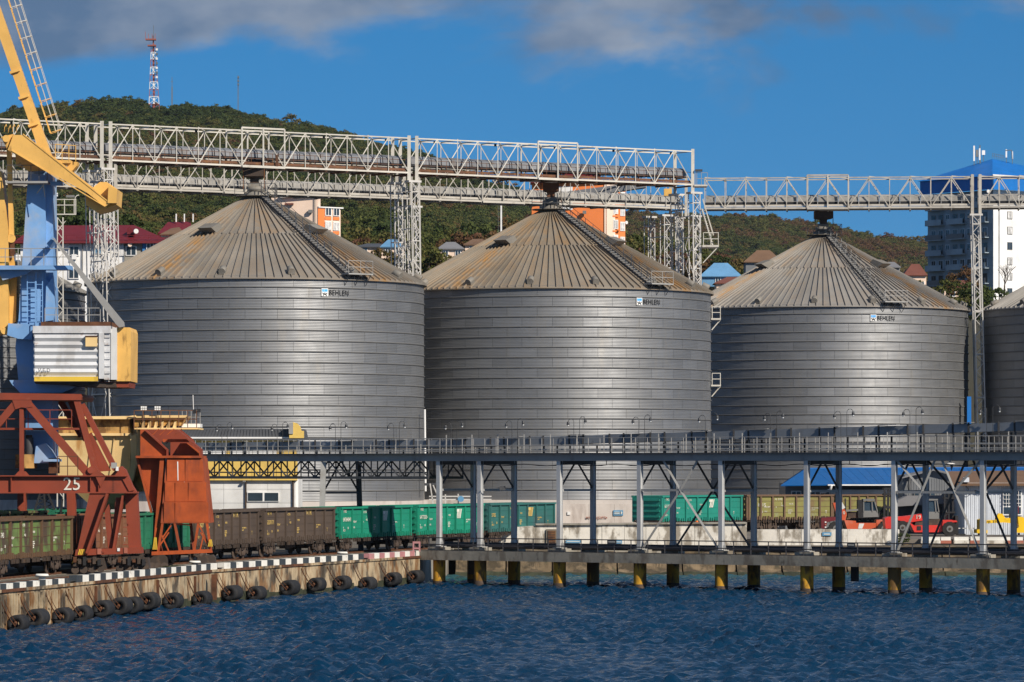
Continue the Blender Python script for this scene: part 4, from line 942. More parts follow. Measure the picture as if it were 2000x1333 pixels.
# the belt trough: long and short panels between dark ribs
t = T0; k = 0
while t < T1_-1:
    ln = 2.35 if k % 2 == 0 else 1.25
    a = gx(t+.05, .85, ctz(t)-.62); b = gx(t+ln-.05, .85, ctz(t+ln)-.62); h = Zv*random.uniform(.58, .62); dd = JN*1.9
    vs = [a, b, b+h, a+h, a+dd, b+dd, b+h+dd, a+h+dd]
    mesh('trough_panel', vs, [(0, 1, 2, 3), (5, 4, 7, 6), (3, 2, 6, 7), (1, 0, 4, 5), (0, 3, 7, 4), (2, 1, 5, 6)], 'trough', gal)
    bar('trough_rib', gx(t, .84, ctz(t)-.7), gx(t, .84, ctz(t)+.06), .13, .08, 'black', gal)
    if k % 3 == 0: bar('top_flap', gx(t+.2, .8, ctz(t)+.05), gx(t+1.6, .8, ctz(t+1.6)+.05), .03, .5, 'steel_grey', gal)
    for off in (.95, 2.65): bar('trough_stand', gx(t, off, GZ1), gx(t, off, ctz(t)-.68), .13, .13, 'steel_dark', gal)
    t += ln; k += 1
for off, z, r in ((.8, .28, .045), (.8, .62, .03)): bar('conduit', gx(T0, off, GZ1+z), gx(T1_, off, GZ1+z), r*2, r*2, 'galv', gal)
for off in (-.1, JW+.1):
    railing([gx(T0, off, GZ1), gx(T1_, off, GZ1)], 1.12, gal, 'steel_grey', sp=1.05, wd=.045, rails=(1., .5, .14))
t = T0+1
while t < T1_-1:
    bar('instrument_post', gx(t, .35, GZ1), gx(t, .35, ctz(t)-.35 if (int(t*10) % 3) else GZ1+1.4), .07, .07, 'steel_grey', gal); t += 2.4
for px in (1180, 1400, 1655, 1810, 1990): 
    q = gx(tpar(px), .3, GZ0-.3); bar('cable_hanger', q, q+Zv*.35, .05, .05, 'black', gal)
sweep('slung_cable', [gx(tpar(x), .2, GZ0-.28-.12*math.sin((x-930)/90.*math.pi)**2) for x in range(930, 2100, 15)], .06, 'black', gal, nrm=(0, 0, 1))
fl = pb('floodlight_bar', (945, 953), (1003, 954), 306, 1.5, .08, 'steel_dark', gal); pbox('floodlight', 976, 987, 950, 958, 305.7, 306.1, 'steel_dark', gal)
# truss under the gallery where it crosses the tracks
zb_ = 5.78; tA, tB = T0, -1.0; nT = 19
for off in (0, JW):
    bar('truss_chord', gx(tA, off, zb_), gx(tB, off, zb_), .2, .2, 'steel_dark', gal)
    for k in range(nT+1): bar('truss_post', gx(tA+(tB-tA)*k/nT, off, zb_), gx(tA+(tB-tA)*k/nT, off, GZ0), .1, .1, 'steel_dark', gal)
    for k in range(nT):
        a, b = tA+(tB-tA)*k/nT, tA+(tB-tA)*(k+1)/nT; bar('truss_diagonal', gx(a, off, zb_ if k % 2 else GZ0), gx(b, off, GZ0 if k % 2 else zb_), .12, .12, 'steel_dark', gal)
for off in (.05,): bar('truss_tie', gx(tA, off, zb_+.4), gx(tB, off, zb_+.4), .1, .1, 'steel_dark', gal)
# splayed trestle behind the wagons
tt = tpar(632)
for off, e in ((0, -1), (JW, 1)):
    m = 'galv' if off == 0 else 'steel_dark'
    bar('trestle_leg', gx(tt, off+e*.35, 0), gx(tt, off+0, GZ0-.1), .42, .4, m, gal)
bar('trestle_tie', gx(tt, 0, 4.6), gx(tt, JW, 4.6), .14, .14, 'steel_dark', gal)
bar('trestle_brace', gx(tt, 0, 4.7), gx(tt, JW/2, GZ0), .14, .14, 'steel_dark', gal); bar('trestle_brace', gx(tt, JW, 4.7), gx(tt, JW/2, GZ0), .14, .14, 'steel_dark', gal)

# gooseneck lamps along the gallery
lamp_px = [435, 543, 657, 771, 883, 1002, 1123, 1250, 1380, 1508, 1645, 1780, 1930]
names = ['leftmost, above the yellow building', 'beside the rounded yellow duct', 'third from the left', 'near the edge of the left silo', 'fifth from the left', 'sixth from the left', 'seventh, in front of the middle silo', 'eighth from the left', 'at the right edge of the middle silo', 'in front of the left part of the right silo', 'in front of the middle of the right silo', 'near the right edge of the right silo', 'rightmost, by the tall lattice tower']
for px, nm in zip(lamp_px, names):
    tq = tpar(px); p = gx(tq, .1, GZ1)
    t = thing('gooseneck_lamp', f'twin gooseneck lamp on the gallery, {nm}', 'lamp', p, 'gooseneck lamps along the conveyor gallery')
    for e in (-1, 1):
        b = gx(tq+e*.17, .1 if e < 0 else .35, GZ1); zt = 9.75+.0208*max(tq, 0)*.8+e*.08
        pts = [b, V((b.x, b.y, zt))]+[V((b.x, b.y, zt))+JD*e*(.26-.26*math.cos(a))+Zv*.26*math.sin(a) for a in np.linspace(.3, 3.0, 7)]
        sweep('lamp_pole', pts, .04, 'steel_dark', t, nrm=JN, round_=True)
        q = pts[-1]; cyl('lamp_shade', q+Zv*.02, q-Zv*.2, .08, 'steel_dark', t, n=10, taper=1.5); cyl('lamp_glass', q-Zv*.2, q-Zv*.31, .085, 'lamp', t, n=10, taper=.5)

# ------------------------------------------------------------------ railway wagons
YY_ = np.linspace(215, 372, 3200); XX_ = -29+.2267*(YY_-249)+.001278*(YY_-249)*(YY_-294)
SS_ = np.concatenate([[0], np.cumsum(np.hypot(np.diff(XX_), np.diff(YY_)))])
def track(s): Yq = np.interp(s, SS_, YY_); return V((np.interp(Yq, YY_, XX_), Yq, 0))
def s_of(px): return float(np.interp(px, 1000+XX_*F/YY_, SS_))
rails = thing('railway_track', 'rusty railway track carrying the row of wagons on the quay', 'track', track(60))
for off in (-.76, .76):
    pts = []
    for s in np.arange(2, SS_[-1]-2, 5): d = (track(s+1)-track(s-1)).normalized(); pts.append(track(s)+V((d.y, -d.x, 0))*off+Zv*.06)
    sweep('rail', pts, .07, 'rust', rails, nrm=(0, 0, 1), d=.14)
for s in np.arange(12, 138, 1.1):
    p = track(s); d = (track(s+1)-track(s-1)).normalized(); n = V((d.y, -d.x, 0)); bar('sleeper', p-n*1.35-Zv*.035, p+n*1.35-Zv*.035, .24, .1, 'concrete', rails, ref=(0, 0, 1))
def wagonmats(k, c, **kw): return mat('wagon_'+k, c, .6, rnd=.05, **kw)
WMAT = {
 'old_green': wagonmats('old_green', (.13, .20, .06), dirt=.95, dcol=(.075, .048, .036), ds=.9, streak=2.2, dthr=.46, dirt2=.6, d2col=(.06, .04, .03), d2s=2.5),
 'rust_brown': wagonmats('rust_brown', (.19, .085, .045), dirt=.6, dcol=(.09, .05, .035), ds=.9, streak=2, dirt2=.4, d2col=(.3, .13, .09), d2s=2.5, d2thr=.62),
 'deep_green': wagonmats('deep_green', (.02, .16, .09), dirt=.3, dcol=(.03, .08, .06), ds=.8),
 'dark_brown': wagonmats('dark_brown', (.085, .062, .048), dirt=.35, dcol=(.055, .042, .035), ds=.7, streak=2),
 'bright_green': wagonmats('bright_green', (.008, .225, .14), dirt=.25, dcol=(.02, .15, .09), ds=.8, streak=3, dirt2=.3, d2col=(.1, .18, .12), d2s=2.4, d2thr=.64),
 'dull_teal': wagonmats('dull_teal', (.03, .13, .12), dirt=.6, dcol=(.06, .09, .11), ds=.35, dirt2=.3, d2col=(.1, .1, .08), d2s=2),
 'teal': wagonmats('teal', (.015, .22, .17), dirt=.25, dcol=(.03, .12, .1), ds=.7, streak=2),
 'olive': wagonmats('olive', (.20, .19, .055), dirt=.7, dcol=(.16, .095, .05), ds=.9, streak=2, dthr=.5, dirt2=.5, d2col=(.28, .34, .26), d2s=.8, d2thr=.6),
 'olive_rib': wagonmats('olive_rib', (.12, .07, .04), dirt=.5, dcol=(.06, .04, .03), ds=1.5),
}
def wagon(c, d, L_, label, m, tm='stencil', number='', owner='', logo=None, rib=None, fine=True, z0=.13, seed=0, group='open railway wagons'):
    """open-top gondola: c centre on the rails, d direction of travel"""
    d = V(d).normalized(); n = V((d.y, -d.x, 0)); rib = rib or m; c = V(c)+Zv*z0; rg = random.Random(seed)
    t = thing('open_wagon', label, 'wagon', c, group)
    def P(a, o, z): return c+d*a+n*o+Zv*z
    H = L_/2; hw = 1.5; zf, zt = 1.22, 3.36; nb = 7
    obox('underframe', P(-H, -1.2, .95), d*L_, n*2.4, Zv*.28, 'bogie', t)
    obox('floor', P(-H+.02, -hw+.05, zf), d*(L_-.04), n*(2*hw-.1), Zv*.1, 'bogie', t)
    for sd in (1, -1):
        for b in range(nb):
            a0 = -H+.28+(L_-.56)*b/nb; a1 = -H+.28+(L_-.56)*(b+1)/nb; j = rg.uniform(-.012, .012)
            pnl = obox('side_panel', P(a0+.01, sd*(hw-.06)+j, zf-.02), d*(a1-a0-.02), n*.06*sd, Zv*(zt-zf-.05), m, t)
            if fine and sd == 1:
                for zq in (.55, 1.08, 1.62): obox('panel_crease', P(a0+.12, sd*hw+j+.002, zf+zq), d*(a1-a0-.24), n*.022, Zv*.035, rib, pnl)
        for b in range(nb+1):
            a0 = -H+.28+(L_-.56)*b/nb; obox('rib', P(a0-.08, sd*(hw+.005), zf-.14), d*.16, n*.14*sd, Zv*(zt-zf+.06), rib, t)
        obox('corner_post', P(-H, sd*(hw-.07), zf-.16), d*.2, n*.16*sd, Zv*(zt-zf+.1), rib, t); obox('corner_post', P(H-.2, sd*(hw-.07), zf-.16), d*.2, n*.16*sd, Zv*(zt-zf+.1), rib, t)
        obox('top_rail', P(-H, sd*(hw-.1), zt-.06), d*L_, n*.28*sd, Zv*.15, rib, t)
        obox('side_sill', P(-H, sd*(hw-.16), zf-.2), d*L_, n*.14*sd, Zv*.16, 'bogie', t)
    if fine:
        for b in range(nb):
            for q in (.2, .38, .62, .8):
                a0 = -H+.28+(L_-.56)*(b+q)/nb; hh = rg.uniform(.12, .24)
                obox('hatch_lug', P(a0, hw+.01, zf-.12), d*.13, n*.12, Zv*(hh+.12), rib, t)
                obox('hatch_lug', P(a0+.02, hw-.02, zf-.42), d*.1, n*.1, Zv*.3, 'bogie', t)
    for e in (-1, 1):
        obox('end_wall', P(e*H-.05 if e > 0 else -H, -hw+.1, zf), d*.05, n*(2*hw-.2), Zv*(zt-zf), rib, t)
        for zq in (.25, .75, 1.25, 1.75): obox('end_rib', P(e*H if e > 0 else -H-.12, -hw+.1, zf+zq), d*.12, n*(2*hw-.2), Zv*.16, m, t)
        obox('top_rail', P(e*H-.2 if e > 0 else -H, -hw+.18, zt-.05), d*.2, n*(2*hw-.36), Zv*.13, rib, t)
        cyl('coupler', P(e*H, 0, .98), P(e*(H+.62), 0, .98), .12, 'bogie', t, n=8)
        if fine:
            ladder(P(e*(H-.25), hw+.1, .55), P(e*(H-.25), hw+.1, zf+.1), .4, 'bogie', t, d, sp=.28, t=.05)
    for e in (-1, 1):
        bc = e*(H-2.35); bg_ = None
        bg_ = obox('bogie', P(bc-.55, -.95, .42), d*1.1, n*1.9, Zv*.35, 'bogie', t)
        for sd in (1, -1):
            for a in (-.92, .92):
                cyl('wheel', P(bc+a, sd*.74, .47), P(bc+a, sd*.87, .47), .47, 'wheel', bg_, n=22); cyl('axle_box', P(bc+a, sd*.95, .47), P(bc+a, sd*1.18, .47), .17, 'bogie', bg_, n=10)
            vs = []; pr = [(-1.25, .62), (-1.15, .78), (-.45, .80), (-.3, .72), (.3, .72), (.45, .80), (1.15, .78), (1.25, .62), (1.2, .40), (.75, .42), (.5, .2), (-.5, .2), (-.75, .42), (-1.2, .40)]
            for o_ in (1.0, 1.13): vs += [P(bc+x_, sd*o_, z_) for x_, z_ in pr]
            k = len(pr); mesh('side_frame', vs, [tuple(range(k)), tuple(range(2*k-1, k-1, -1))]+[(i, k+i, k+(i+1) % k, (i+1) % k) for i in range(k)], 'bogie', bg_)
            for x_ in (-.22, 0, .22): cyl('spring', P(bc+x_, sd*1.17, .26), P(bc+x_, sd*1.17, .6), .085, 'wheel', bg_, n=8)
    obox('brake_cylinder', P(-.8, .2, .5), d*1.4, n*.5, Zv*.42, 'bogie', t); obox('air_tank', P(1.2, -.4, .55), d*1.6, n*.6, Zv*.35, 'bogie', t)
    bl = (L_-.56)/nb
    def tx(bay, off, z, s_, sz, mm_=tm): text('wagon_lettering', s_, sz, P(-H+.28+bl*bay+off, hw+.03, zf+z), d, Zv, mm_, t, th=.006)
    if number: tx(0, .3, 1.12, number, .44); tx(2, .35, 1.0, 'к', .2); tx(0, .3, .38, '69,5 т', .24); tx(0, .35, .62, 'ц', .2); tx(0, 1.3, .55, '22', .22); tx(1, .35, 1.02, '76,0 м³', .22); tx(1, .4, .6, '24,5', .18)
    if owner: tx(0, .5, 1.78, owner, .3)
    if number:
        tx(2, .3, 1.72, '®  СТО', .22); tx(2, .9, 1.35, 'т\n16,2', .2); tx(3, .5, 1.3, '10.18', .2); tx(3, .4, .75, 'РЕМОНТ\nДЕПО 612\n04.2019\n10.2021', .11); tx(5, .4, .9, 'НЕ ТОЛКАТЬ\nД-613', .15); tx(6, .6, .45, 'Т', .36)
    if logo:
        k = 4 if logo == 'bars' else 4
        for i in range(4 if logo == 'bars' else 3):
            b0 = P(-H+.28+bl*k+.25+i*.24, hw+.035, zf+1.1); mesh('logo_stripe', [b0, b0+d*.15, b0+d*.45+Zv*.75, b0+d*.3+Zv*.75, b0-n*.004, b0+d*.15-n*.004, b0+d*.45+Zv*.75-n*.004, b0+d*.3+Zv*.75-n*.004], [(0, 1, 2, 3), (7, 6, 5, 4), (0, 4, 5, 1), (1, 5, 6, 2), (2, 6, 7, 3), (3, 7, 4, 0)], tm, t)
        b0 = P(-H+.28+bl*k+.1, hw+.035, zf+1.62); obox('logo_stripe', b0, d*.75, n*.004, Zv*.22, tm, t)
    if owner and tm == 'stencil_yellow': tx(4, .2, 1.72, owner, .46)
    return t
def on_track(pa, pb_): sa, sb = s_of(pa), s_of(pb_); return track((sa+sb)/2), track(sb-1)-track(sa+1), sb-sa
def put(pa, pb_, *a, **k): c, d, l = on_track(pa, pb_); return wagon(c, d, l-1.05, *a, **k)
put(-58, 101, 'weathered green and brown open wagon at the left edge under the crane', WMAT['old_green'], rib=WMAT['olive_rib'], number='5743', seed=1)
put(103, 214, 'rusty brown open wagon behind the crane legs', WMAT['rust_brown'], tm='stencil', number='6093', seed=2)
put(216, 333, 'deep green open wagon between the crane and the orange bunker', WMAT['deep_green'], number='', logo='bars', seed=3)
put(335, 471, 'dark brown open wagon half behind the orange bunker', WMAT['dark_brown'], tm='stencil_yellow', number='343627', owner='ФТТК', seed=4)
put(473, 622, 'dark brown open wagon standing right of the orange bunker, in full view', WMAT['dark_brown'], tm='stencil_yellow', number='6359171', owner='ФТТК', seed=5)
put(624, 774, 'bright green open wagon next to the dark brown one', WMAT['bright_green'], number='64764041', owner='ПК2', logo='bars', seed=6)
put(776, 916, 'bright green open wagon behind the first jetty columns', WMAT['bright_green'], number='64775034', owner='ПК2', logo='bars', seed=7)
put(918, 1057, 'dull teal open wagon at the right end of the quay train', WMAT['dull_teal'], tm='stencil_yellow', number='3705', owner='', logo='bars', seed=8)
# a second train behind
for i, (pa, pb_, m, lab) in enumerate(((-70, 88, 'teal', 'teal open wagon on the second track at the left edge'), (90, 205, 'old_green', 'mossy brown open wagon on the second track behind the crane legs'), (207, 320, 'deep_green', 'green open wagon on the second track behind the orange bunker'))):
    c, d, l = on_track(pa, pb_); d.normalize(); c = c+V((-d.y, d.x, 0))*5.2; wagon(c, d, l-1.1, lab, WMAT[m], fine=False, z0=.35, seed=20+i)
# wagons on the yard track to the right
def yard_wagon(pa, Ya, pb_, Yb, *a, **k):
    A = W(pa, 0, Ya); B = W(pb_, 0, Yb); A.z = B.z = 0; dd = B-A; n = V((dd.y, -dd.x, 0)).normalized(); c = (A+B)/2-n*1.5; wagon(c, dd, dd.length, *a, z0=.55, **k)
yard_wagon(1291, 372, 1449, 384, 'teal open wagon on the yard track beside the sea parapet', WMAT['teal'], number='61109', owner='ПК2', logo='v', seed=31)
yard_wagon(1457, 385.5, 1628, 389.5, 'olive open wagon with brown ribs behind the grey parapet', WMAT['olive'], rib=WMAT['olive_rib'], number='5511215', seed=32)
yard_wagon(1638, 390, 1765, 393, 'olive open wagon with pale patches behind the orange forklift', WMAT['olive'], rib=WMAT['olive_rib'], seed=33)

# ------------------------------------------------------------------ portal crane number 25
K = 255.0
cr = thing('portal_crane', 'tall portal crane with blue column, yellow boom and brick-red portal numbered 25', 'crane', W(200, 1110, 257))
cr_ = lambda n, pts, y0, y1, m: prism(n, pts, y0, y1, m, cr)
# portal
cr_('portal_head', [(-60, 767), (158, 770), (160, 775), (158, 782), (-60, 781)], K-2.6, K+4.5, 'crane_red')
cr_('portal_beam', [(-90, 930), (246, 930), (266, 962), (-90, 963)], K-3.2, K-2.2, 'crane_red')
cr_('beam_flange', [(-90, 929), (248, 929), (248, 931), (-90, 931)], K-3.5, K-1.9, 'crane_red'); cr_('beam_flange', [(-90, 962), (267, 961), (267, 964), (-90, 964)], K-3.5, K-1.9, 'crane_red')
cr_('portal_beam', [(-90, 934), (200, 934), (210, 958), (-90, 958)], K+5.0, K+6, 'crane_red')
for x in (176, 192, 21, -30): pbox('web_stiffener', x, x+1.5, 932, 961, K-3.4, K-3.18, 'crane_red', cr)
for y in range(935, 960, 4): pbox('rivet_row', 219.5, 220.5, y, y+1.2, K-3.23, K-3.18, 'bogie', cr); pbox('rivet_row', 222, 223, y, y+1.2, K-3.23, K-3.18, 'bogie', cr)
cr_('gusset', [(24, 782), (60, 782), (64, 795), (50, 797), (42, 796), (30, 800)], K-2.9, K-2.5, 'crane_red')
pb('portal_brace', (55, 790), (172, 926), K-2.6, 15, .5, 'crane_red', cr); pb('portal_brace', (30, 790), (-40, 872), K-2.6, 14, .5, 'crane_red', cr)
pb('portal_hanger', (42.5, 796), (42.5, 930), K-2.6, 8, .35, 'crane_red', cr)
cr_('gusset', [(28, 930), (36, 921), (49, 921), (57, 930)], K-2.95, K-2.6, 'crane_red')
pb('portal_leg', (150, 781), (186, 918), K-2.2, 11, .6, 'crane_red', cr); pb('portal_leg', (161, 790), (226, 918), K-1.4, 10, .6, 'crane_red', cr)
pb('portal_leg', (140, 783), (170, 860), K+3.5, 14, .6, 'crane_red', cr); pb('portal_leg', (118, 783), (160, 852), K+4, 12, .6, 'crane_red', cr)
cr_('leg_web', [(170, 850), (178, 845), (216, 920), (190, 922)], K-1.7, K-1.4, 'crane_red')
cr_('knee_joint', [(160, 930), (170, 916), (177, 911), (186, 912), (193, 922), (206, 932), (196, 952), (186, 930)], K-3.45, K-2.4, 'crane_red')
cyl('knee_pin', W(177, 919, K-3.6), W(177, 919, K-3.4), .2, 'crane_red', cr, n=16)
cr_('knee_joint', [(213, 932), (228, 916), (237, 911), (245, 918), (262, 958), (252, 960), (238, 934)], K-3.3, K-2.4, 'crane_red')
cr_('portal_leg', [(175, 963), (213, 963), (172, 1080), (150, 1080)], K-3.4, K-2.4, 'crane_red'); pb('leg_flange', (211, 965), (171, 1081), K-3.3, 5, 1.2, 'crane_red', cr)
cr_('inner_leg', [(204, 1000), (212, 985), (222, 1074), (212, 1080)], K-3.0, K-2.3, 'crane_red')
cr_('inner_leg', [(226, 972), (243, 972), (224, 1072), (216, 1072)], K-2.9, K-2.2, 'crane_red'); pb('leg_flange', (241, 968), (222, 1076), K-2.9, 4, .9, 'crane_red', cr)
cr_('portal_leg', [(243, 963), (267, 963), (274, 1080), (252, 1080)], K-2.6, K-1.5, 'crane_red')
for y in (1012, 1030, 1048, 1064): pb('leg_rung', (240, y), (263, y), K-3.1, 1.5, .06, 'crane_red', cr)
cr_('sill_beam', [(148, 1074), (275, 1070), (276, 1081), (146, 1086)], K-3.6, K-1.9, 'crane_red')
for i in range(4): cr_('hazard_stripe', [(152+i*3.2, 1084-i*0), (154+i*3.2, 1084), (157+i*3.2, 1073), (155+i*3.2, 1073)], K-3.64, K-3.6, 'hazard_yellow')
for (x0, x1, y0, y1, m) in ((190, 198, 1072, 1083, 'kerb_red'), (199, 204, 1076, 1080, 'deep'), (229, 234, 1071, 1077, 'white'), (242, 249, 1070, 1081, 'kerb_red')):
    pbox('notice_plate', x0, x1, y0, y1, K-3.66, K-3.6, 'crane_red' if m == 'deep' else m, cr)
# bogies on the crane rail
for (x0, x1, yb, lab) in ((141, 203, 1122, 0), (228, 288, 1113, 1)):
    Yb = 52000/(yb-HOR); bg_ = prism('travel_bogie', [(x0, 1093), (x1, 1090), (x1+3, 1112), (x0-2, 1116)], K-3.6, K-2.0, 'bogie', cr)
    prism('bogie_beam', [(x0+8, 1084), (x1-8, 1083), (x1-14, 1096), (x0+14, 1096)], K-3.4, K-2.2, 'bogie', bg_)
    for k in range(4):
        cx_ = x0+6+(x1-x0-12)*k/3; cyl('rail_wheel', W(cx_, 1114-(cx_-141)*.06, K-3.7), W(cx_, 1114-(cx_-141)*.06, K-3.5), .24, 'bogie', bg_, n=18)
        pbox('axle_block', cx_-4, cx_+4, 1096-(cx_-141)*.04, 1107-(cx_-141)*.06, K-3.85, K-3.6, 'bogie', bg_)
    for k in range(6): pbox('gear_housing', x0+2+k*9.5, x0+8+k*9.5, 1088+(k % 2)*5, 1099+(k % 3)*3, K-4.0, K-3.6, ('rust', 'bogie', 'black')[k % 3], bg_)
for i in range(4): prism('hazard_stripe', [(140+i*4.6, 1101), (142.3+i*4.6, 1101), (144.5+i*4.6, 1095), (142.2+i*4.6, 1095)], K-3.7, K-3.62, 'hazard_yellow', cr)
# rear legs, dark against the light
for x0, x1 in ((34, 32), (130, 133)): prism('rear_leg', [(x0, 963), (x0+16, 963), (x1+14, 1082), (x1, 1082)], K+5, K+6, 'crane_red', cr)
# slewing column
pbox('slewing_drum', 50, 103, 781, 905, K-1, K+2.2, 'crane_blue', cr)
cr_('column_foot', [(66, 905), (70, 872), (88, 866), (100, 880), (110, 897), (114, 905)], K-2, K-1, 'crane_blue')
pbox('gear_case', 30, 66, 888, 915, K-2.2, K-.4, 'hopper_rusty', cr); cyl('drive_motor', W(58, 890, K-1.6), W(57, 855, K-1.6), .26, 'steel_dark', cr, n=14); cyl('motor_head', W(57, 855, K-1.6), W(57, 850, K-1.6), .2, 'bogie', cr, n=12)
pbox('gear_case', 95, 112, 895, 925, K-2, K-.6, 'rust', cr); pbox('gear_plate', 84, 116, 897, 902, K-2.4, K-1, 'crane_blue', cr)
pbox('walkway', -30, 160, 836, 840, K-2.4, K-1.2, 'crane_red', cr); railing([W(-30, 836, K-2.4), W(140, 836, K-2.4)], 1.1, cr, 'crane_red', sp=1.5, wd=.05)
railing([W(112, 930, K-3.3), W(152, 930, K-3.3)], 1.2, cr, 'rusty_walk', sp=.8, wd=.05)
cr_('lower_column', [(35, 625), (104, 625), (104, 650), (60, 760), (38, 766), (30, 680)], K-.8, K+2.2, 'crane_blue')
cr_('turntable', [(18, 743), (66, 742), (150, 756), (120, 768), (40, 768), (24, 752)], K-1.4, K+3.2, 'crane_blue')
cr_('column', [(55, 334), (89, 334), (89, 545), (104, 560), (104, 628), (36, 628)], K-.9, K+1.9, 'crane_blue')
cr_('column_side', [(89.2, 334), (103, 345), (104, 560), (89.2, 560)], K-.5, K+1.7, 'crane_blue')
cr_('column_box', [(16, 632), (64, 634), (62, 664), (35, 662), (14, 655)], K-1.6, K-.9, 'crane_blue')
cr_('cable_drum_box', [(90, 560), (104, 540), (108, 600), (104, 626), (88, 628)], K-1.3, K-.9, 'crane_blue')
pbox('upper_deck', -40, 138, 519, 527, K-2.2, K-.9, 'crane_blue', cr); cr_('deck_bracket', [(-5, 528), (62, 528), (50, 536), (5, 548)], K-1.6, K-1.2, 'crane_blue')
railing([W(-40, 519, K-2.15), W(136, 519, K-2.15)], 1.05, cr, 'steel_grey', sp=.8, wd=.045)
pbox('top_deck', 12, 93, 354, 358, K-2.3, K-.9, 'steel_grey', cr); railing([W(13, 354, K-2.25), W(92, 354, K-2.25)], .98, cr, 'steel_dark', sp=.55, wd=.04)
pb('deck_strut', (88, 358), (72, 378), K-2.2, 1.2, .05, 'steel_dark', cr); pb('deck_strut', (84, 359), (88, 386), K-2.2, 1.2, .05, 'steel_dark', cr)
ladder(W(62, 530, K-1.4), W(62, 640, K-1.4), .55, 'crane_blue', cr, (1, 0, 0), sp=.32, t=.05); ladder(W(76, 535, K-1.4), W(76, 640, K-1.4), .45, 'crane_blue', cr, (1, 0, 0), sp=.32, t=.05)
pbox('winch', 98, 122, 355, 362, K-1.6, K-.9, 'crane_blue', cr); pbox('air_conditioner', 28, 39, 498, 510, K-1.9, K-1.4, 'white', cr)
# machinery house with folded siding
hs_ = pbox('machinery_house', 66, 192, 652, 746, K-3.0, K+2.2, 'house_white', cr)
pbox('house_fascia', 64, 216, 637, 651, K-3.1, K+2.3, 'house_white', cr); pbox('house_rim', 80, 216, 629, 637, K-2.9, K+2.2, 'rust', cr)
y = 654
for i in range(6):
    a = W(68, y, K-3.01); b = W(191, y, K-3.01); h = 13.3*K/F; dp = .14; q = V((0, -dp, 0))
    mesh('siding_plank', [a, b, b-Zv*h*.5+q, a-Zv*h*.5+q, b-Zv*h*.97, a-Zv*h*.97], [(3, 2, 1, 0), (5, 4, 2, 3), (0, 5, 3), (1, 2, 4)], 'house_white', hs_); y += 13.3
pbox('house_vent', 167, 189, 657, 677, K-3.35, K-3.05, 'hopper_cream', hs_); pbox('vent_frame', 166, 190, 656, 658, K-3.4, K-3.05, 'rust', hs_)
cr_('house_sill', [(67, 736), (191, 736), (191, 745), (67, 745)], K-3.25, K-3.02, 'hazard_yellow')
pbox('corner_post', 193, 203, 651, 740, K-3.2, K+2.2, 'house_white', hs_); pbox('end_panel', 203.3, 216, 651, 742, K-2.9, K+2.2, 'house_white', hs_)
for i in range(6): pbox('end_rib', 204, 215, 655+i*14, 660+i*14, K-2.98, K-2.9, 'house_white', hs_)
cr_('house_floor', [(66, 746), (226, 748), (228, 757), (200, 757), (120, 752), (70, 750)], K-2.6, K+2.2, 'bogie')
t_ = text('house_lettering', 'V E D', .32, W(74, 727, K-3.28), (1, 0, 0), Zv, 'black', hs_)
cr_('counterweight', [(217, 644), (229, 640), (253, 640), (256, 648), (255, 745), (229, 745), (217, 740)], K-2.6, K+2.0, 'crane_yellow')
cr_('counterweight_side', [(216.5, 643), (228, 640), (228, 742), (216.5, 742)], K-2.95, K-2.61, 'panel_white')
cr_('counterweight_foot', [(192, 746), (253, 746), (251, 757), (215, 757)], K-2.4, K+1.8, 'crane_red')
railing([W(88, 629, K-2.8), W(196, 629, K-2.8)], .85, cr, 'steel_grey', sp=.75, wd=.045)
# tie strut from the column to the house
cr_('tie_strut', [(101, 464), (106, 466), (166, 537), (242, 630), (243, 638), (233, 640), (226, 633), (160, 545)], K-3.0, K-2.7, 'steel_grey')
cr_('strut_lug', [(90, 478), (101, 462), (106, 470), (96, 483)], K-2.6, K-1.0, 'crane_blue')
# yellow top: bearing block, luffing lever with counterweight
cr_('bearing_block', [(30, 300), (70, 312), (90, 333), (55, 335), (44, 326), (40, 318), (31, 322)], K-1.2, K+1.8, 'crane_yellow')
for e, (ya, yb) in enumerate(((K-2.6, K-2.0), (K+1.6, K+2.2))):
    cr_('luffing_lever', [(26, 264), (46, 264), (80, 287), (178, 364), (214, 398), (205, 404), (170, 377), (15, 293)], ya, yb, 'crane_yellow')
cr_('lever_crosshead', [(2, 268), (26, 262), (14, 292), (10, 284)], K-2.4, K+2, 'crane_yellow'); cyl('lever_pin', W(12, 271, K-2.8), W(12, 271, K-2.3), .22, 'crane_yellow', cr, n=14)
pb('lever_flange', (24, 295), (206, 404), K-2.28, 2, .72, 'crane_yellow', cr); pb('lever_flange', (46, 263), (215, 397), K-2.28, 2, .72, 'crane_yellow', cr)
cr_('lever_weight', [(167, 378), (195, 356), (209, 356), (229, 370), (227, 400), (210, 407), (186, 413), (168, 401)], K-1.95, K+1.5, 'crane_yellow')
cr_('lever_weight_end', [(212, 362), (229, 371), (227, 397), (210, 397)], K-2.7, K-1.96, 'crane_yellow')
pbox('service_deck', 107, 138, 313, 319, K-2.4, K-.2, 'crane_yellow', cr); cr_('deck_gusset', [(133, 315), (152, 317), (150, 324), (141, 334), (131, 330)], K-2.2, K-1.2, 'crane_yellow')
railing([W(108, 313, K-2.4), W(148, 316, K-2.4)], .98, cr, 'crane_yellow', sp=.45, wd=.045)
for x, y in ((8, 258), (16, 260), (24, 258), (32, 259)): sweep('cable_guard', [W(x, y, K-2.2), W(x+1, y-9, K-2.2), W(x+4, y-14, K-2.2), W(x+5, y-10, K-2.2)], .05, 'crane_yellow', cr, round_=True)
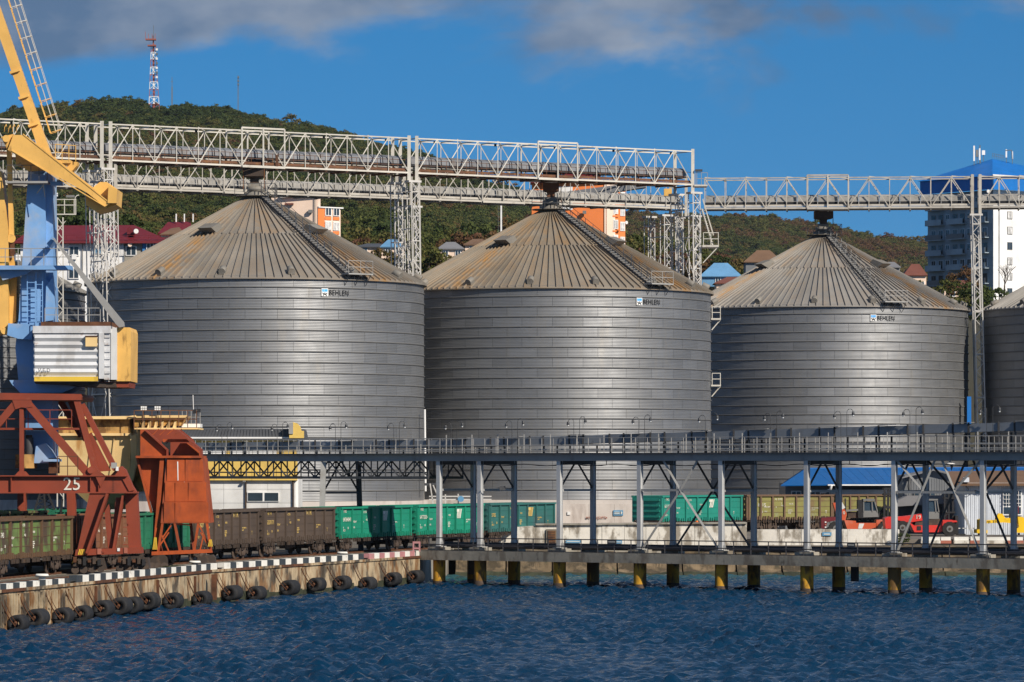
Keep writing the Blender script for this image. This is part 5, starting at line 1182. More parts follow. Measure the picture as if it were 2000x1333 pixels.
# boom with caged ladder
pb('boom', (92, 308), (-48, -95), K, 19, .9, 'crane_yellow', cr); 
for x, y in ((30, 141), (47, 191), (66, 245)): pb('boom_collar', (x-9, y+3), (x+10, y-3), K-.1, 5, 1.1, 'crane_yellow', cr)
bd = (W(-48, -95, K)-W(92, 308, K)).normalized(); bs = V((bd.z, 0, -bd.x)); bs = bs if bs.x > 0 else -bs
la = W(95, 262, K)+bs*.12; lb = W(-10, -40, K)+bs*.42
ladder(la, lb, .5, 'crane_yellow', cr, (0, 1, 0), sp=.35, t=.05)
Lb = (lb-la).length; nh = int(Lb/.95)
for k in range(nh+1):
    c_ = la+(lb-la)*k/nh; sweep('cage_hoop', [c_+V((0, .35*math.cos(a), 0))+bs*(.72*math.sin(a)) for a in np.linspace(0, math.pi, 8)], .035, 'truss' if k > 4 else 'crane_yellow', cr, nrm=bd)
for a in (.5, 1.1, math.pi/2, 2.0, 2.6):
    q = V((0, .35*math.cos(a), 0))+bs*(.72*math.sin(a)); bar('cage_strap', la+q, lb+q, .028, .028, 'truss', cr)
# yellow mast parts at the left edge
cr_('rear_mast', [(-30, 330), (2, 335), (16, 450), (16, 640), (8, 652), (-30, 660)], K-1.2, K+.4, 'crane_yellow'); cr_('rear_mast_side', [(4, 350), (16, 440), (33, 540), (31, 628), (17, 640)], K-.4, K+1.2, 'crane_yellow')
pb('luffing_rod', (18, 290), (23, 466), K-.8, 9, .35, 'crane_yellow', cr); cyl('rod_end', W(22, 466, K-1.1), W(22, 466, K-.6), .27, 'crane_yellow', cr, n=16); pb('rod_foot', (24, 470), (25, 500), K-.8, 8, .3, 'rust', cr)
cyl('mast_pin', W(8, 647, K-1.4), W(8, 647, K-1.1), .2, 'crane_yellow', cr, n=14)
text('crane_number', '25', 1.12, W(123, 957.5, K-3.24), (1, 0, 0), Zv, 'stencil', cr, th=.02)
fl = pbox('portal_floodlight', 217, 227, 904, 915, K-3.8, K-3.3, 'galv', cr); pbox('floodlight_glass', 226, 231, 912, 920, K-3.7, K-3.4, 'lamp', cr); pb('floodlight_stem', (224, 914), (225, 930), K-3.4, 2, .06, 'rust', cr)
# dark lattice lift behind the portal
t = thing('lattice_trestle', 'dark lattice trestle seen below the numbered portal beam', 'trestle', W(90, 1015, 268))
for (x0, y0, x1, y1) in ((78, 965, 62, 1015), (86, 965, 90, 1015), (94, 965, 114, 1015), (122, 975, 118, 1015)): pb('trestle_leg', (x0, y0), (x1, y1), 266, 3.5, .12, 'black', t)
sweep('lacing', [W(78-(k*2.1) if k % 2 else 88, 967+k*6, 266) for k in range(8)], .06, 'black', t); sweep('lacing', [W(94+(k*2.6) if k % 2 else 89, 967+k*6, 266.2) for k in range(8)], .06, 'black', t)

# ------------------------------------------------------------------ grain hopper and orange bunker
Hh = 273.
hp = thing('grain_hopper', 'big rust-streaked cream hopper with flared rim behind the crane portal', 'hopper', W(180, 1000, Hh))
prism('hopper_rim', [(103, 814), (252, 813), (266, 811), (266, 816), (252, 819), (103, 819)], Hh-.5, Hh+6.5, 'hopper_cream', hp)
prism('rim_skirt', [(106, 819), (253, 819), (254, 847), (106, 847)], Hh+.1, Hh+6, 'hopper_rusty', hp)
pbox('rim_band', 104, 256, 846.5, 851.5, Hh-.25, Hh+6.2, 'hopper_cream', hp)
vs = []
for (x0, x1, y, o) in ((106, 256, 851, 0), (112, 252, 930, .4), (168, 244, 985, 1.8), (178, 238, 996, 2.2)):
    a = W(x0, y, Hh); b = W(x1, y, Hh); vs += [V((a.x, Hh+.05+o, a.z)), V((b.x, Hh+.05+o, a.z)), V((b.x, Hh+6-o, a.z)), V((a.x, Hh+6-o, a.z))]
mesh('hopper_body', vs, [(i*4+j, i*4+4+j, i*4+4+(j+1) % 4, i*4+(j+1) % 4) for i in range(3) for j in range(4)]+[(12, 15, 14, 13)], 'hopper_cream', hp)
prism('corner_rib', [(254, 851), (267, 851), (266, 905), (258, 940), (251, 938), (256, 900)], Hh-.35, Hh+.6, 'hopper_cream', hp)
for x in (178, 222): pbox('seam_rib', x, x+1.2, 851.5, 930, Hh-.02, Hh+.03, 'hopper_cream', hp)
prism('feed_tray', [(262, 811), (364, 812), (359, 821), (352, 832), (262, 834)], Hh-.2, Hh+4, 'hopper_rusty', hp); pbox('tray_lip', 262, 365, 811.5, 817, Hh-.45, Hh-.2, 'hopper_cream', hp)
for i in range(6): prism('tray_bracket', [(275+i*12.4, 836), (281+i*12.4, 836), (281+i*12.4, 823), (279+i*12.4, 823)], Hh-.9, Hh-.2, 'hopper_cream', hp)
pbox('tray_floor', 262, 386, 836, 839, Hh-1.1, Hh+4, 'hopper_cream', hp); pbox('tray_post', 268, 273, 839, 893, Hh-.6, Hh-.2, 'hopper_cream', hp)
prism('discharge_cone', [(250, 905), (282, 905), (287, 935), (278, 960), (262, 962), (254, 940)], Hh+1, Hh+4, 'hopper_rusty', hp)
railing([W(206, 812, Hh-.7), W(384, 838, Hh-1.0)][:1]+[W(385, 838, Hh-1.05)], 1.0, hp, 'rusty_walk', sp=50, wd=.02) if False else None
railing([W(262, 836, Hh-1.05), W(384, 836, Hh-1.05)], 1.15, hp, 'rusty_walk', sp=.62, wd=.055)
for x, y in ((275, 794), (302, 794)):
    for i in range(3):
        for j in range(2): pbox('floodlight', x+i*4, x+i*4+3.2, y+j*4.4, y+j*4.4+3.6, Hh-.9, Hh-.7, 'lamp', hp)
    pbox('floodlight_frame', x-1, x+12.5, y-1, y+9, Hh-.7, Hh-.55, 'black', hp); pb('floodlight_stem', (x+6, y+9), (x+8, 836), Hh-.6, 1.5, .06, 'black', hp)
pb('aerial', (377, 772), (378, 800), Hh-.8, 1.3, .05, 'white', hp); pbox('searchlight', 377, 383, 800, 808, Hh-1.1, Hh-.7, 'black', hp); pbox('searchlight', 385, 391, 799, 806, Hh-1.1, Hh-.7, 'black', hp); pb('searchlight_stem', (384, 806), (384, 838), Hh-.9, 1.6, .06, 'black', hp)
pbox('side_basket', 355, 391, 828, 835, Hh+1.5, Hh+3.5, 'white', hp); railing([W(356, 828, Hh+1.5), W(391, 828, Hh+1.5)], .9, hp, 'galv', sp=.3, wd=.035)
pbox('hopper_leg', 132, 140, 930, 1085, Hh+1, Hh+1.3, 'bogie', hp); pbox('hopper_leg', 252, 257, 940, 1085, Hh+4, Hh+4.3, 'bogie', hp)
bk = thing('orange_bunker', 'tapered rust-orange steel bunker on braced legs at the quay edge', 'bunker', W(360, 1100, 270))
B_ = 268.5
pk = lambda n, pts, y0, y1, m='bunker_red': prism(n, pts, y0, y1, m, bk)
pk('shroud_rear', [(274, 839), (352, 839), (376, 858), (392, 884), (392, 893), (274, 893)], B_+3.2, B_+3.6, 'crane_red')
pk('shroud_side', [(274, 840), (284, 840), (326, 878), (326, 892), (274, 892)], B_+.2, B_+.5)
pk('shroud_side', [(336, 890), (352, 866), (366, 866), (392, 884), (392, 892)], B_+1.6, B_+1.9)
pb('shroud_edge', (284, 840), (327, 879), B_+.1, 3, .5, 'crane_red', bk); pb('shroud_edge', (346, 840), (393, 879), B_+.6, 3, 1.4, 'crane_red', bk); pb('shroud_edge', (327, 878), (327, 893), B_+.1, 3, .5, 'crane_red', bk); pb('shroud_edge', (393, 878), (394, 893), B_+.6, 3, 1.4, 'crane_red', bk)
pbox('shroud_bar', 318, 369, 858, 864, B_+1.0, B_+1.3, 'bunker_red', bk); 
for i in range(4): pb('shroud_tie', (298+i*14, 850), (310+i*15, 838), B_+2.0, 1.5, .1, 'bunker_red', bk)
pbox('throat', 316, 332, 862, 890, B_+2.6, B_+3, 'black', bk)
pbox('ledge', 265, 394, 890.5, 895, B_-.35, B_+4, 'bunker_red', bk)
# tapered body: front, and the slanted side to the left
vs = []
for (x0, x1, y, o) in ((325, 396, 895, 0), (315, 409, 1022, -.5)):
    a = W(x0, y, B_); b = W(x1, y, B_); vs += [V((a.x, B_+o, a.z)), V((b.x, B_+o, b.z)), V((b.x, B_+4.2, b.z)), V((a.x, B_+4.2, a.z))]
mesh('bunker_body', vs, [(0, 4, 5, 1), (1, 5, 6, 2), (2, 6, 7, 3), (3, 7, 4, 0), (0, 1, 2, 3), (7, 6, 5, 4)], 'bunker_red', bk)
for (x0, x1, y0, y1) in ((326, 361, 897, 940), (362, 396, 897, 940), (322, 341, 942, 980), (342, 367, 942, 980), (368, 403, 942, 980), (320, 341, 981.5, 1020), (342, 407, 981.5, 1020)):
    prism('body_plate', [(x0+.4, y0), (x1-.4, y0), (x1+.2, y1), (x0-.2, y1)], B_-.5*(y1-895)/127-.03, B_-.5*(y0-895)/127+.12, 'bunker_red', bk)
for pts_ in ([(346, 902), (348, 902), (348.5, 938), (347, 940)], [(357, 945), (360, 941), (362, 946), (358, 952)], [(363, 955), (365, 957), (362, 966), (361, 960)], [(338, 957), (340, 955), (337, 964), (335, 965)]):
    yy_ = B_-.5*(pts_[2][1]-895)/127-.06; pk('paint_scrape', pts_, yy_, yy_+.03, 'white')
pk('side_wall', [(270, 895), (323, 895), (316, 1010), (300, 1004)], B_+.55, B_+.8); pb('side_edge', (268, 895), (318, 1085), B_+.4, 4, .5, 'bunker_red', bk); pb('side_post', (317, 895), (304, 1070), B_+.1, 8, .5, 'bunker_red', bk)
for x0, x1 in ((318, 309), (404, 412), (341, 352), (388, 379)): pb('bunker_leg', (x0, 1020), (x1, 1078), B_-.3, 4.5, .35, 'bunker_red', bk)
for (x0, y0, x1, y1) in ((318, 1050, 336, 1024), (312, 1066, 330, 1040), (406, 1060, 388, 1024), (340, 1024, 372, 1026), (392, 1040, 410, 1072), (316, 1046, 330, 1078), (398, 1045, 390, 1078)): pb('leg_brace', (x0, y0), (x1, y1), B_-.25, 2.5, .15, 'bunker_red', bk)
for x0, x1 in ((330, 325), (372, 380)): pb('bunker_leg', (x0, 1020), (x1, 1080), B_+3.8, 5, .35, 'crane_red', bk)
pk('bunker_sill', [(296, 1078), (412, 1073), (414, 1080), (296, 1085)], B_-.6, B_+.2); pb('bunker_leg', (318, 1000), (302, 1074), B_+.1, 7, .5, 'bunker_red', bk)
for (x0, s) in ((298, 0), (406, 1)):
    for i in range(4): pk('hazard_stripe', [(x0+i*2.6, 1074-s*6), (x0+1.3+i*2.6, 1074-s*6), (x0+4+i*1.2, 1050+s*4), (x0+3+i*1.2, 1050+s*4)], B_-.72, B_-.62, 'hazard_yellow')
for (x0, x1) in ((292, 326), (385, 420)):
    bg_ = pk('travel_bogie', [(x0, 1092), (x0+8, 1086), (x1-5, 1084), (x1, 1090), (x1, 1108), (x0, 1112)], B_-.8, B_+.3, 'bogie')
    for k in range(3): cx_ = x0+5+(x1-x0-10)*k/2; cyl('rail_wheel', W(cx_, 1107, B_-.95), W(cx_, 1107, B_-.75), .27, 'wheel', bg_, n=16)
rl = thing('crane_rail', 'steel crane rail running along the quay beside the kerb', 'rail', (-22, 262, 0))
sweep('rail', [q-outn(((Q[3]-Q[2]) if i < 2 else (Q[4]-Q[3])).normalized())*2.2+Zv*.05 for i, q in enumerate(Q[1:])], .09, 'rust', rl, nrm=(0, 0, 1), d=.12)
# ------------------------------------------------------------------ terminal building behind the wagons
TB = 338.
b = thing('terminal_building', 'white panelled terminal building with yellow upper band and dark roof', 'building', W(490, 1035, TB))
pbox('wall_core', 330, 580, 860, 1040, TB+.1, TB+9, 'panel_white', b)
xs = [330, 371, 437, 481, 523, 572]; ys = [939, 956, 983, 1012, 1040]
for x0, x1 in zip(xs, xs[1:]):
    for y0, y1 in zip(ys, ys[1:]): pbox('wall_panel', x0+.25, x1-.25, y0+.25, y1-.25, TB, TB+.09, 'panel_white', b)
for x0, x1 in zip([330, 375, 418, 452, 492, 540], [375, 418, 452, 492, 540, 581]): pbox('band_panel', x0+.3, x1-.3, 853, 938.6, TB-.35, TB+.09, 'panel_yellow', b)
for (xa, xb) in ((330, 440), (450, 540)): pbox('strip_window', xa, xb, 880, 892, TB-.42, TB-.36, 'white', b)
w_ = pbox('window', 483, 545, 961, 980, TB-.12, TB-.01, 'white', b); pbox('pane', 484.5, 513, 963, 978.5, TB-.16, TB-.12, 'glass', w_); pbox('pane', 517, 543.5, 963, 978.5, TB-.16, TB-.12, 'glass', w_)
prism('roof', [(325, 856), (590, 856), (586, 838), (370, 838), (330, 842)], TB-.5, TB+10, 'roof_dark', b)
for k in range(40): pb('roof_seam', (334+k*6.4, 855.5), (345+k*6, 839), TB-.53, .7, .04, 'steel_dark', b)
pbox('gutter', 325, 591, 854, 857, TB-.85, TB-.5, 'white', b)
prism('roof_duct', [(565, 848), (565, 826), (573, 825), (581, 828), (586, 834), (588, 842), (593, 842), (593, 856), (565, 856)], TB-1.4, TB-.55, 'panel_yellow', b); pbox('duct_cheek', 564, 572.5, 825.5, 848, TB-1.5, TB-1.41, 'steel_grey', b)
for x in (480, 572.5): cyl('downpipe', W(x, 935, TB-.15), W(x, 1040, TB-.15), .07, 'bogie', b, n=8)
cyl('corner_column', W(577, 935, TB+.2), W(577, 1040, TB+.2), .25, 'white', b, n=12)
lt = pb('wall_lamp_arm', (479, 940), (476, 942), TB-.3, 1, .05, 'black', b); pbox('wall_lamp', 474, 480, 939, 942, TB-.5, TB-.3, 'cab_grey', b)

# pipework beside the silo plinths, blue arrow sign
t = thing('pipe_rack', 'small rack of pipes and valves at the foot of the left silo', 'pipes', W(850, 1000, 385))
for (x0, y0, x1, y1) in ((840, 945, 846, 985), (846, 948, 862, 985), (838, 970, 960, 970), (838, 976, 960, 976), (895, 965, 895, 985), (930, 965, 930, 985), (870, 966, 870, 985)): pb('pipe', (x0, y0), (x1, y1), 372, 2.4, .12, 'lattice', t)
pbox('pipe_header', 829, 866, 944, 949, 372, 373, 'deep' if False else 'steel_dark', t); cyl('valve', W(900, 975, 371.8), W(900, 975, 371.4), .28, 'sign_blue', t, n=14)
for py0, py1 in ((800, 960),): cyl('riser_pipe', W(829.5, 800, 386), W(831, 960, 386), .1, 'white', t, n=8)
t = thing('direction_sign', 'blue direction sign with a white arrow on the pale plinth', 'sign', W(1207, 1007, 393))
pbox('sign_plate', 1198, 1217, 997, 1007.5, 393.4, 393.5, 'sign_blue', t)
prism('arrow', [(1212.5, 998.5), (1215.8, 1002), (1212.5, 1005.5)], 393.32, 393.4, 'stencil', t)
for y in (1000.2, 1003.4): pbox('lettering', 1200, 1210.5, y, y+1.1, 393.34, 393.4, 'stencil', t)
t = thing('plinth_poster', 'small white notice on the pale plinth left of the blue sign', 'sign', W(1112, 1008, 393)); pbox('notice', 1108, 1114, 1000, 1006, 393.4, 393.5, 'white', t)
text('plinth_lettering', 'не  курить', .42, W(1144, 1013.5, 393.4), (1, 0, 0), Zv, 'kerb_red', t, th=.01)
base = thing('plinth_apron', 'pale rendered retaining wall in front of the middle silo', 'wall', W(1140, 1030, 393.6))
for a_, b_ in zip((1040, 1092, 1150, 1200, 1245), (1092, 1150, 1200, 1245, 1290)): pbox('wall_panel', a_+.15, b_-.15, 985, 1045, 393.52, 394.3, 'plinth', base)

# ------------------------------------------------------------------ yard buildings at the right
bs_ = thing('blue_roof_shed', 'low grey shed with a bright blue metal roof behind the yard wagons', 'shed', W(1640, 1030, 398))
pbox('shed_wall', 1534, 2030, 944, 1040, 398.6, 408, 'shed_grey', bs_)
def quadprism(name, pts3, th, m, parent):
    n = (pts3[1]-pts3[0]).cross(pts3[2]-pts3[0]).normalized()*th; k = len(pts3)
    return mesh(name, pts3+[p-n for p in pts3], [tuple(range(k)), tuple(range(2*k-1, k-1, -1))]+[(i, k+i, k+(i+1) % k, (i+1) % k) for i in range(k)], m, parent)
A = W(1525, 948, 396.6); Bq = W(1573, 916, 404); Cq = W(2040, 914, 404); Dq = W(2040, 946, 396.6); E_ = W(1612, 947, 396.5)
quadprism('roof_hip', [A, E_, Bq], .1, 'roof_blue', bs_)
nseg = 28
for k in range(nseg):
    p0, p1 = E_.lerp(Dq, k/nseg), E_.lerp(Dq, (k+.97)/nseg); q0, q1 = Bq.lerp(Cq, k/nseg), Bq.lerp(Cq, (k+.97)/nseg); quadprism('roof_sheet', [p0, p1, q1, q0], .09, 'roof_blue', bs_)
quadprism('roof_rear', [Cq, Bq, W(1525, 948, 412), W(2040, 946, 412)], .1, 'roof_blue', bs_)
pbox('gutter', 1617, 1770, 946.5, 949, 396.0, 396.5, 'white', bs_); pbox('white_band', 1622, 1764, 957, 966, 398.2, 398.55, 'white', bs_); pbox('dark_band', 1622, 1764, 950, 956, 398.3, 398.58, 'steel_dark', bs_)
sweep('drain_pipe', [W(1624, 948, 396), W(1622, 957, 396.5), W(1608, 962, 397), W(1602, 961, 397)], .25, 'white', bs_, round_=True)
for i in range(3): window(bs_, W(1545+i*28, 975, 398.6), V((1, 0, 0)), V((0, -1, 0)), 0, 0, 1.0, .8, 'white', 'glass', 2)
gb = thing('grey_gable_shed', 'dark grey corrugated shed with a low gable behind the red forklift', 'shed', W(1820, 1040, 379))
prism('gable_wall', [(1763, 935), (1768, 929), (1825, 919), (1884, 934), (1884, 1046), (1763, 1046)], 380, 388, 'shed_grey', gb)
for k in range(24): pbox('wall_rib', 1765+k*5, 1766+k*5, 935, 1040, 379.965, 380, 'shed_grey', gb)
for sg in (((1760, 934), (1826, 917.5)), ((1824, 917.5), (1888, 933.5))): pb('verge_board', sg[0], sg[1], 379.6, 2.4, .5, 'roof_grey', gb)
for x in (1785, 1816): window(gb, W(x, 972, 379.9), V((1, 0, 0)), V((0, -1, 0)), 0, 0, .55, .62, 'cab_grey', 'glass', 1)
sweep('flue_pipe', [W(1778, 928, 379.6), W(1775, 950, 379.4), W(1776, 958, 379.4), W(1785, 962, 379.4)], .26, 'steel_dark', gb, round_=True)
prism('canopy_roof', [(1748, 980), (1772, 969), (1842, 968), (1848, 978), (1846, 984), (1748, 990)], 377.2, 379.8, 'roof_grey', gb)
pbox('canopy_wall', 1752, 1846, 990, 1046, 378.8, 379.6, 'steel_dark', gb)
wb = thing('white_corrugated_building', 'white corrugated building with a barred window at the right edge', 'building', W(1940, 1043, 369))
pbox('wall_core', 1884, 2090, 946, 1046, 370.1, 382, 'corr_white', wb)
for k in range(51): pbox('wall_sheet', 1884+k*4+.15, 1888+k*4-.35, 947, 1046, 370.0-(.05 if k % 2 else .01), 370.09, 'corr_white', wb)
quadprism('roof', [W(1856, 945, 369), W(2100, 945, 369), W(2100, 918, 376), W(1850, 921, 376)], .2, 'roof_brown', wb); pbox('fascia', 1884, 2095, 943.5, 946.5, 369.3, 369.9, 'white', wb)
pbox('vent_box', 1882, 1893, 933, 942, 368.8, 369.6, 'corr_white', wb)
f_ = pbox('window', 1959, 1996, 957, 1007, 369.75, 369.94, 'white', wb)
for (x0, x1, y0, y1) in ((1961, 1976, 959, 988), (1978.5, 1994, 959, 988), (1961, 1976, 991, 1004), (1978.5, 1994, 991, 1004)): pbox('pane', x0, x1, y0, y1, 369.7, 369.76, 'glass', f_)
for x in (1980, 1984, 1988): pbox('curtain', x, x+2, 960, 1003, 369.68, 369.7, 'roof_red', f_)
for y in (967, 975, 983): pbox('window_bar', 1960, 1995, y, y+.9, 369.62, 369.68, 'white', f_)
for x in (1965, 1970, 1983, 1989): pbox('window_bar', x, x+.8, 958, 989, 369.6, 369.66, 'white', f_)
sweep('loose_cable', [W(1884, 947, 369.8), W(1892, 956, 369.6), W(1888, 962, 369.6), W(1896, 964, 369.6), W(1905, 958, 369.6), W(1918, 962, 369.6), W(1925, 957, 369.6)], .04, 'black', wb)
for k in range(12): pbox('barrier_rail', 1872+k*4, 1875.6+k*4, 1031.5, 1033, 366, 366.1, ('kerb_white', 'kerb_black')[k % 2], wb)
t = thing('blue_hoarding', 'narrow blue panel in the gap between the right silo and the edge silo', 'panel', W(1893, 820, 447)); pbox('panel', 1889, 1897, 775, 830, 447, 447.3, 'roof_tower_blue', t)

# ------------------------------------------------------------------ forklifts, spreader
def wheel(parent, px, py, Y, r, wd=.7, side=1):
    c = W(px, py, Y); t_ = cyl('tyre', c, c+V((0, wd, 0)), r, 'tyre', parent, n=26)
    cyl('hub', c-V((0, .06, 0)), c+V((0, .05, 0)), r*.45, 'cab_grey', t_, n=16); cyl('hub_cap', c-V((0, .1, 0)), c, r*.2, 'bogie', t_, n=10)
    for k in range(14):
        a = 2*math.pi*k/14; p = c+V((math.cos(a)*r*.97, .02, math.sin(a)*r*.97)); bar('tread_lug', p, p+V((0, wd-.04, 0)), r*.16, r*.1, 'tyre', t_)
def forklift(label, Y, x0, k, body, number, parts):
    t = thing('forklift', label, 'forklift', W(x0+70*k, 1047, Y), 'heavy forklifts in the yard'); X = lambda v: x0+v*k
    return t, X
FY = 362.5; t = thing('forklift', 'glossy red heavy forklift with its mast at the right, in front of the grey shed', 'forklift', W(1800, 1047, FY), 'heavy forklifts in the yard')
q = lambda n, pts, y0, y1, m='forklift_red': prism(n, pts, y0, y1, m, t)
q('counterweight', [(1728, 1013), (1734, 1010), (1752, 1010), (1752, 1033), (1730, 1033)], FY+.2, FY+2.6); q('engine_hood', [(1750, 1010), (1768, 1009), (1800, 1004), (1802, 1017), (1776, 1021), (1750, 1016)], FY+.2, FY+2.6)
q('chassis', [(1776, 1020), (1786, 1027), (1836, 1026), (1842, 1016), (1860, 1016), (1864, 1020), (1846, 1024), (1838, 1040), (1786, 1040)], FY, FY+2.8); q('step_box', [(1790, 1017), (1836, 1014), (1836, 1026), (1786, 1027)], FY+.3, FY+2.6, 'bogie')
q('front_fender', [(1842, 1018), (1846, 1016), (1868, 1017), (1870, 1020), (1848, 1022), (1842, 1038), (1838, 1038)], FY-.2, FY+.9); pbox('grille', 1791, 1799, 1028, 1036, FY-.04, FY+.02, 'black', t)
text('fleet_number', '19', .5, W(1788, 1014, FY+.15), (1, 0, 0), Zv, 'stencil', t, th=.01)
wheel(t, 1763, 1031, FY-.1, .60); wheel(t, 1855, 1033.5, FY-.35, .64, .9); wheel(t, 1855, 1033.5, FY+2.2, .64, .9)
q('cab_base', [(1810, 1000), (1834, 1000), (1836, 1014), (1808, 1014)], FY+.6, FY+2.2, 'cab_grey')
for p in (((1811, 977), (1811, 1001)), ((1811, 978), (1830, 978)), ((1830, 977), (1834, 1001)), ((1826, 978), (1828, 1001))): 
    for yy in (FY+.6, FY+2.1): pb('cab_pillar', p[0], p[1], yy, 2, .1, 'cab_grey', t)
pbox('cab_glass', 1812, 1830, 979, 1000, FY+.66, FY+.7, 'glass', t); pbox('cab_roof', 1809, 1832, 975, 978, FY+.5, FY+2.3, 'cab_grey', t)
for x in (1845, 1853, 1861): pb('mast_rail', (x, 958), (x, 1034), FY+.3+(x-1845)*.03, 3.2, .25, 'black', t)
for y in (959, 972, 1000): pbox('mast_crosshead', 1844, 1866, y, y+3, FY+.4, FY+1.9, 'black', t)
pb('lift_cylinder', (1849, 965), (1849, 1030), FY+1.2, 2, .12, 'steel_grey', t); pb('tilt_cylinder', (1838, 1014), (1856, 1000), FY+.5, 2, .12, 'black', t)
pbox('fork_carriage', 1866, 1872, 1008, 1044, FY, FY+2.4, 'black', t); pbox('fork', 1868, 1886, 1043, 1046, FY+.4, FY+.6, 'black', t); pbox('fork', 1868, 1886, 1043, 1046, FY+1.7, FY+1.9, 'black', t)
FY = 371.; t = thing('forklift', 'faded orange heavy forklift with a raised rear boom behind the grey parapet', 'forklift', W(1675, 1045, FY), 'heavy forklifts in the yard')
q = lambda n, pts, y0, y1, m='forklift_orange': prism(n, pts, y0, y1, m, t)
q('rear_bumper', [(1604, 1012), (1633, 1010), (1633, 1017), (1616, 1020), (1612, 1034), (1604, 1032)], FY, FY+2.6, 'roof_red'); q('chassis', [(1649, 1016), (1672, 1018), (1672, 1022), (1712, 1022), (1712, 1030), (1700, 1034), (1688, 1038), (1656, 1038)], FY, FY+2.6)
q('front_frame', [(1712, 1016), (1742, 1014), (1742, 1018), (1720, 1019), (1714, 1036), (1710, 1036)], FY, FY+2.4); q('boom', [(1627, 983), (1642, 981), (1654, 1004), (1651, 1017), (1640, 1016), (1634, 1006)], FY+.4, FY+1.8); q('boom_stripe', [(1641, 981.5), (1645, 981.5), (1651, 992), (1642, 997)], FY+.36, FY+.4, 'panel_white')
q('faded_patch', [(1678, 1023), (1688, 1023), (1684, 1033), (1676, 1033)], FY-.03, FY, 'panel_white'); wheel(t, 1633, 1033, FY-.2, .66); wheel(t, 1727, 1033, FY-.2, .6)
q('cab_base', [(1686, 998), (1714, 998), (1716, 1010), (1686, 1011)], FY+.4, FY+2.0, 'cab_grey'); pbox('cab_roof', 1686, 1709, 975, 979, FY+.3, FY+2.1, 'cab_grey', t); pbox('cab_back', 1676, 1687, 977, 1012, FY+.4, FY+2.0, 'black', t); q('cab_glass', [(1688, 980), (1708, 980), (1713, 999), (1688, 999)], FY+.5, FY+.55, 'glass')
for p in (((1687, 979), (1687, 1000)), ((1708, 979), (1714, 1000)), ((1703, 979), (1704, 1000))): pb('cab_pillar', p[0], p[1], FY+.4, 2, .1, 'cab_grey', t)
for x in (1728, 1735, 1741): pb('mast_rail', (x, 953), (x-1, 1012), FY+.3+(x-1728)*.04, 4, .25, 'black', t)
for y in (953, 964, 990): pbox('mast_crosshead', 1726, 1743, y, y+4, FY+.4, FY+1.9, 'black', t)
q('tilt_arm', [(1709, 1012), (1730, 985), (1733, 990), (1715, 1013)], FY+.5, FY+.8, 'black'); pbox('engine_block', 1656, 1676, 1000, 1012, FY+.6, FY+1.8, 'bogie', t); cyl('exhaust', W(1651, 1002, FY+1), W(1651, 974, FY+1), .07, 'black', t, n=8); pb('engine_pipe', (1652, 998), (1676, 996), FY+.5, 3.5, .2, 'cab_grey', t)
text('boom_number', '10', .4, W(1642, 1005, FY+.36), (1, 0, 0), Zv, 'stencil', t, th=.01)
for k in range(3): pbox('hazard_board', 1611, 1614, 1019+k*5, 1021.5+k*5, FY-.06, FY, ('white', 'kerb_red')[k % 2], t)
SY = 362.; t = thing('container_spreader', 'yellow container spreader frame standing by the white building', 'spreader', W(1960, 1045, SY))
q = lambda n, pts, y0, y1, m='spreader_yellow': prism(n, pts, y0, y1, m, t)
q('spreader_beam', [(1922, 1017), (1945, 1016), (1945, 1012), (1998, 1012), (2030, 1014), (2030, 1024), (1996, 1024), (1960, 1021), (1922, 1023)], SY, SY+.8); q('lifting_eye', [(1944, 1013), (1950, 1003), (1958, 1004), (1964, 1013)], SY+.1, SY+.5); q('end_frame', [(1914, 1016), (1922, 1013), (1922, 1036), (1929, 1036), (1929, 1042), (1908, 1042), (1908, 1035), (1914, 1034)], SY-.3, SY+2.2)
q('end_frame', [(1988, 1010), (1998, 1010), (2004, 1034), (2004, 1041), (1986, 1041), (1986, 1033), (1990, 1030)], SY-.3, SY+2.2); text('spreader_lettering', 'гр. 32т', .34, W(1927, 1022, SY-.02), (1, 0, 0), Zv, 'black', t, th=.01)
for x in (1910, 1924, 1988, 2000): pbox('twistlock', x, x+4, 1041.5, 1045.5, SY, SY+.2, 'black', t)
pbox('hydraulic_box', 1972, 1988, 1004, 1012, SY+.1, SY+.7, 'black', t)

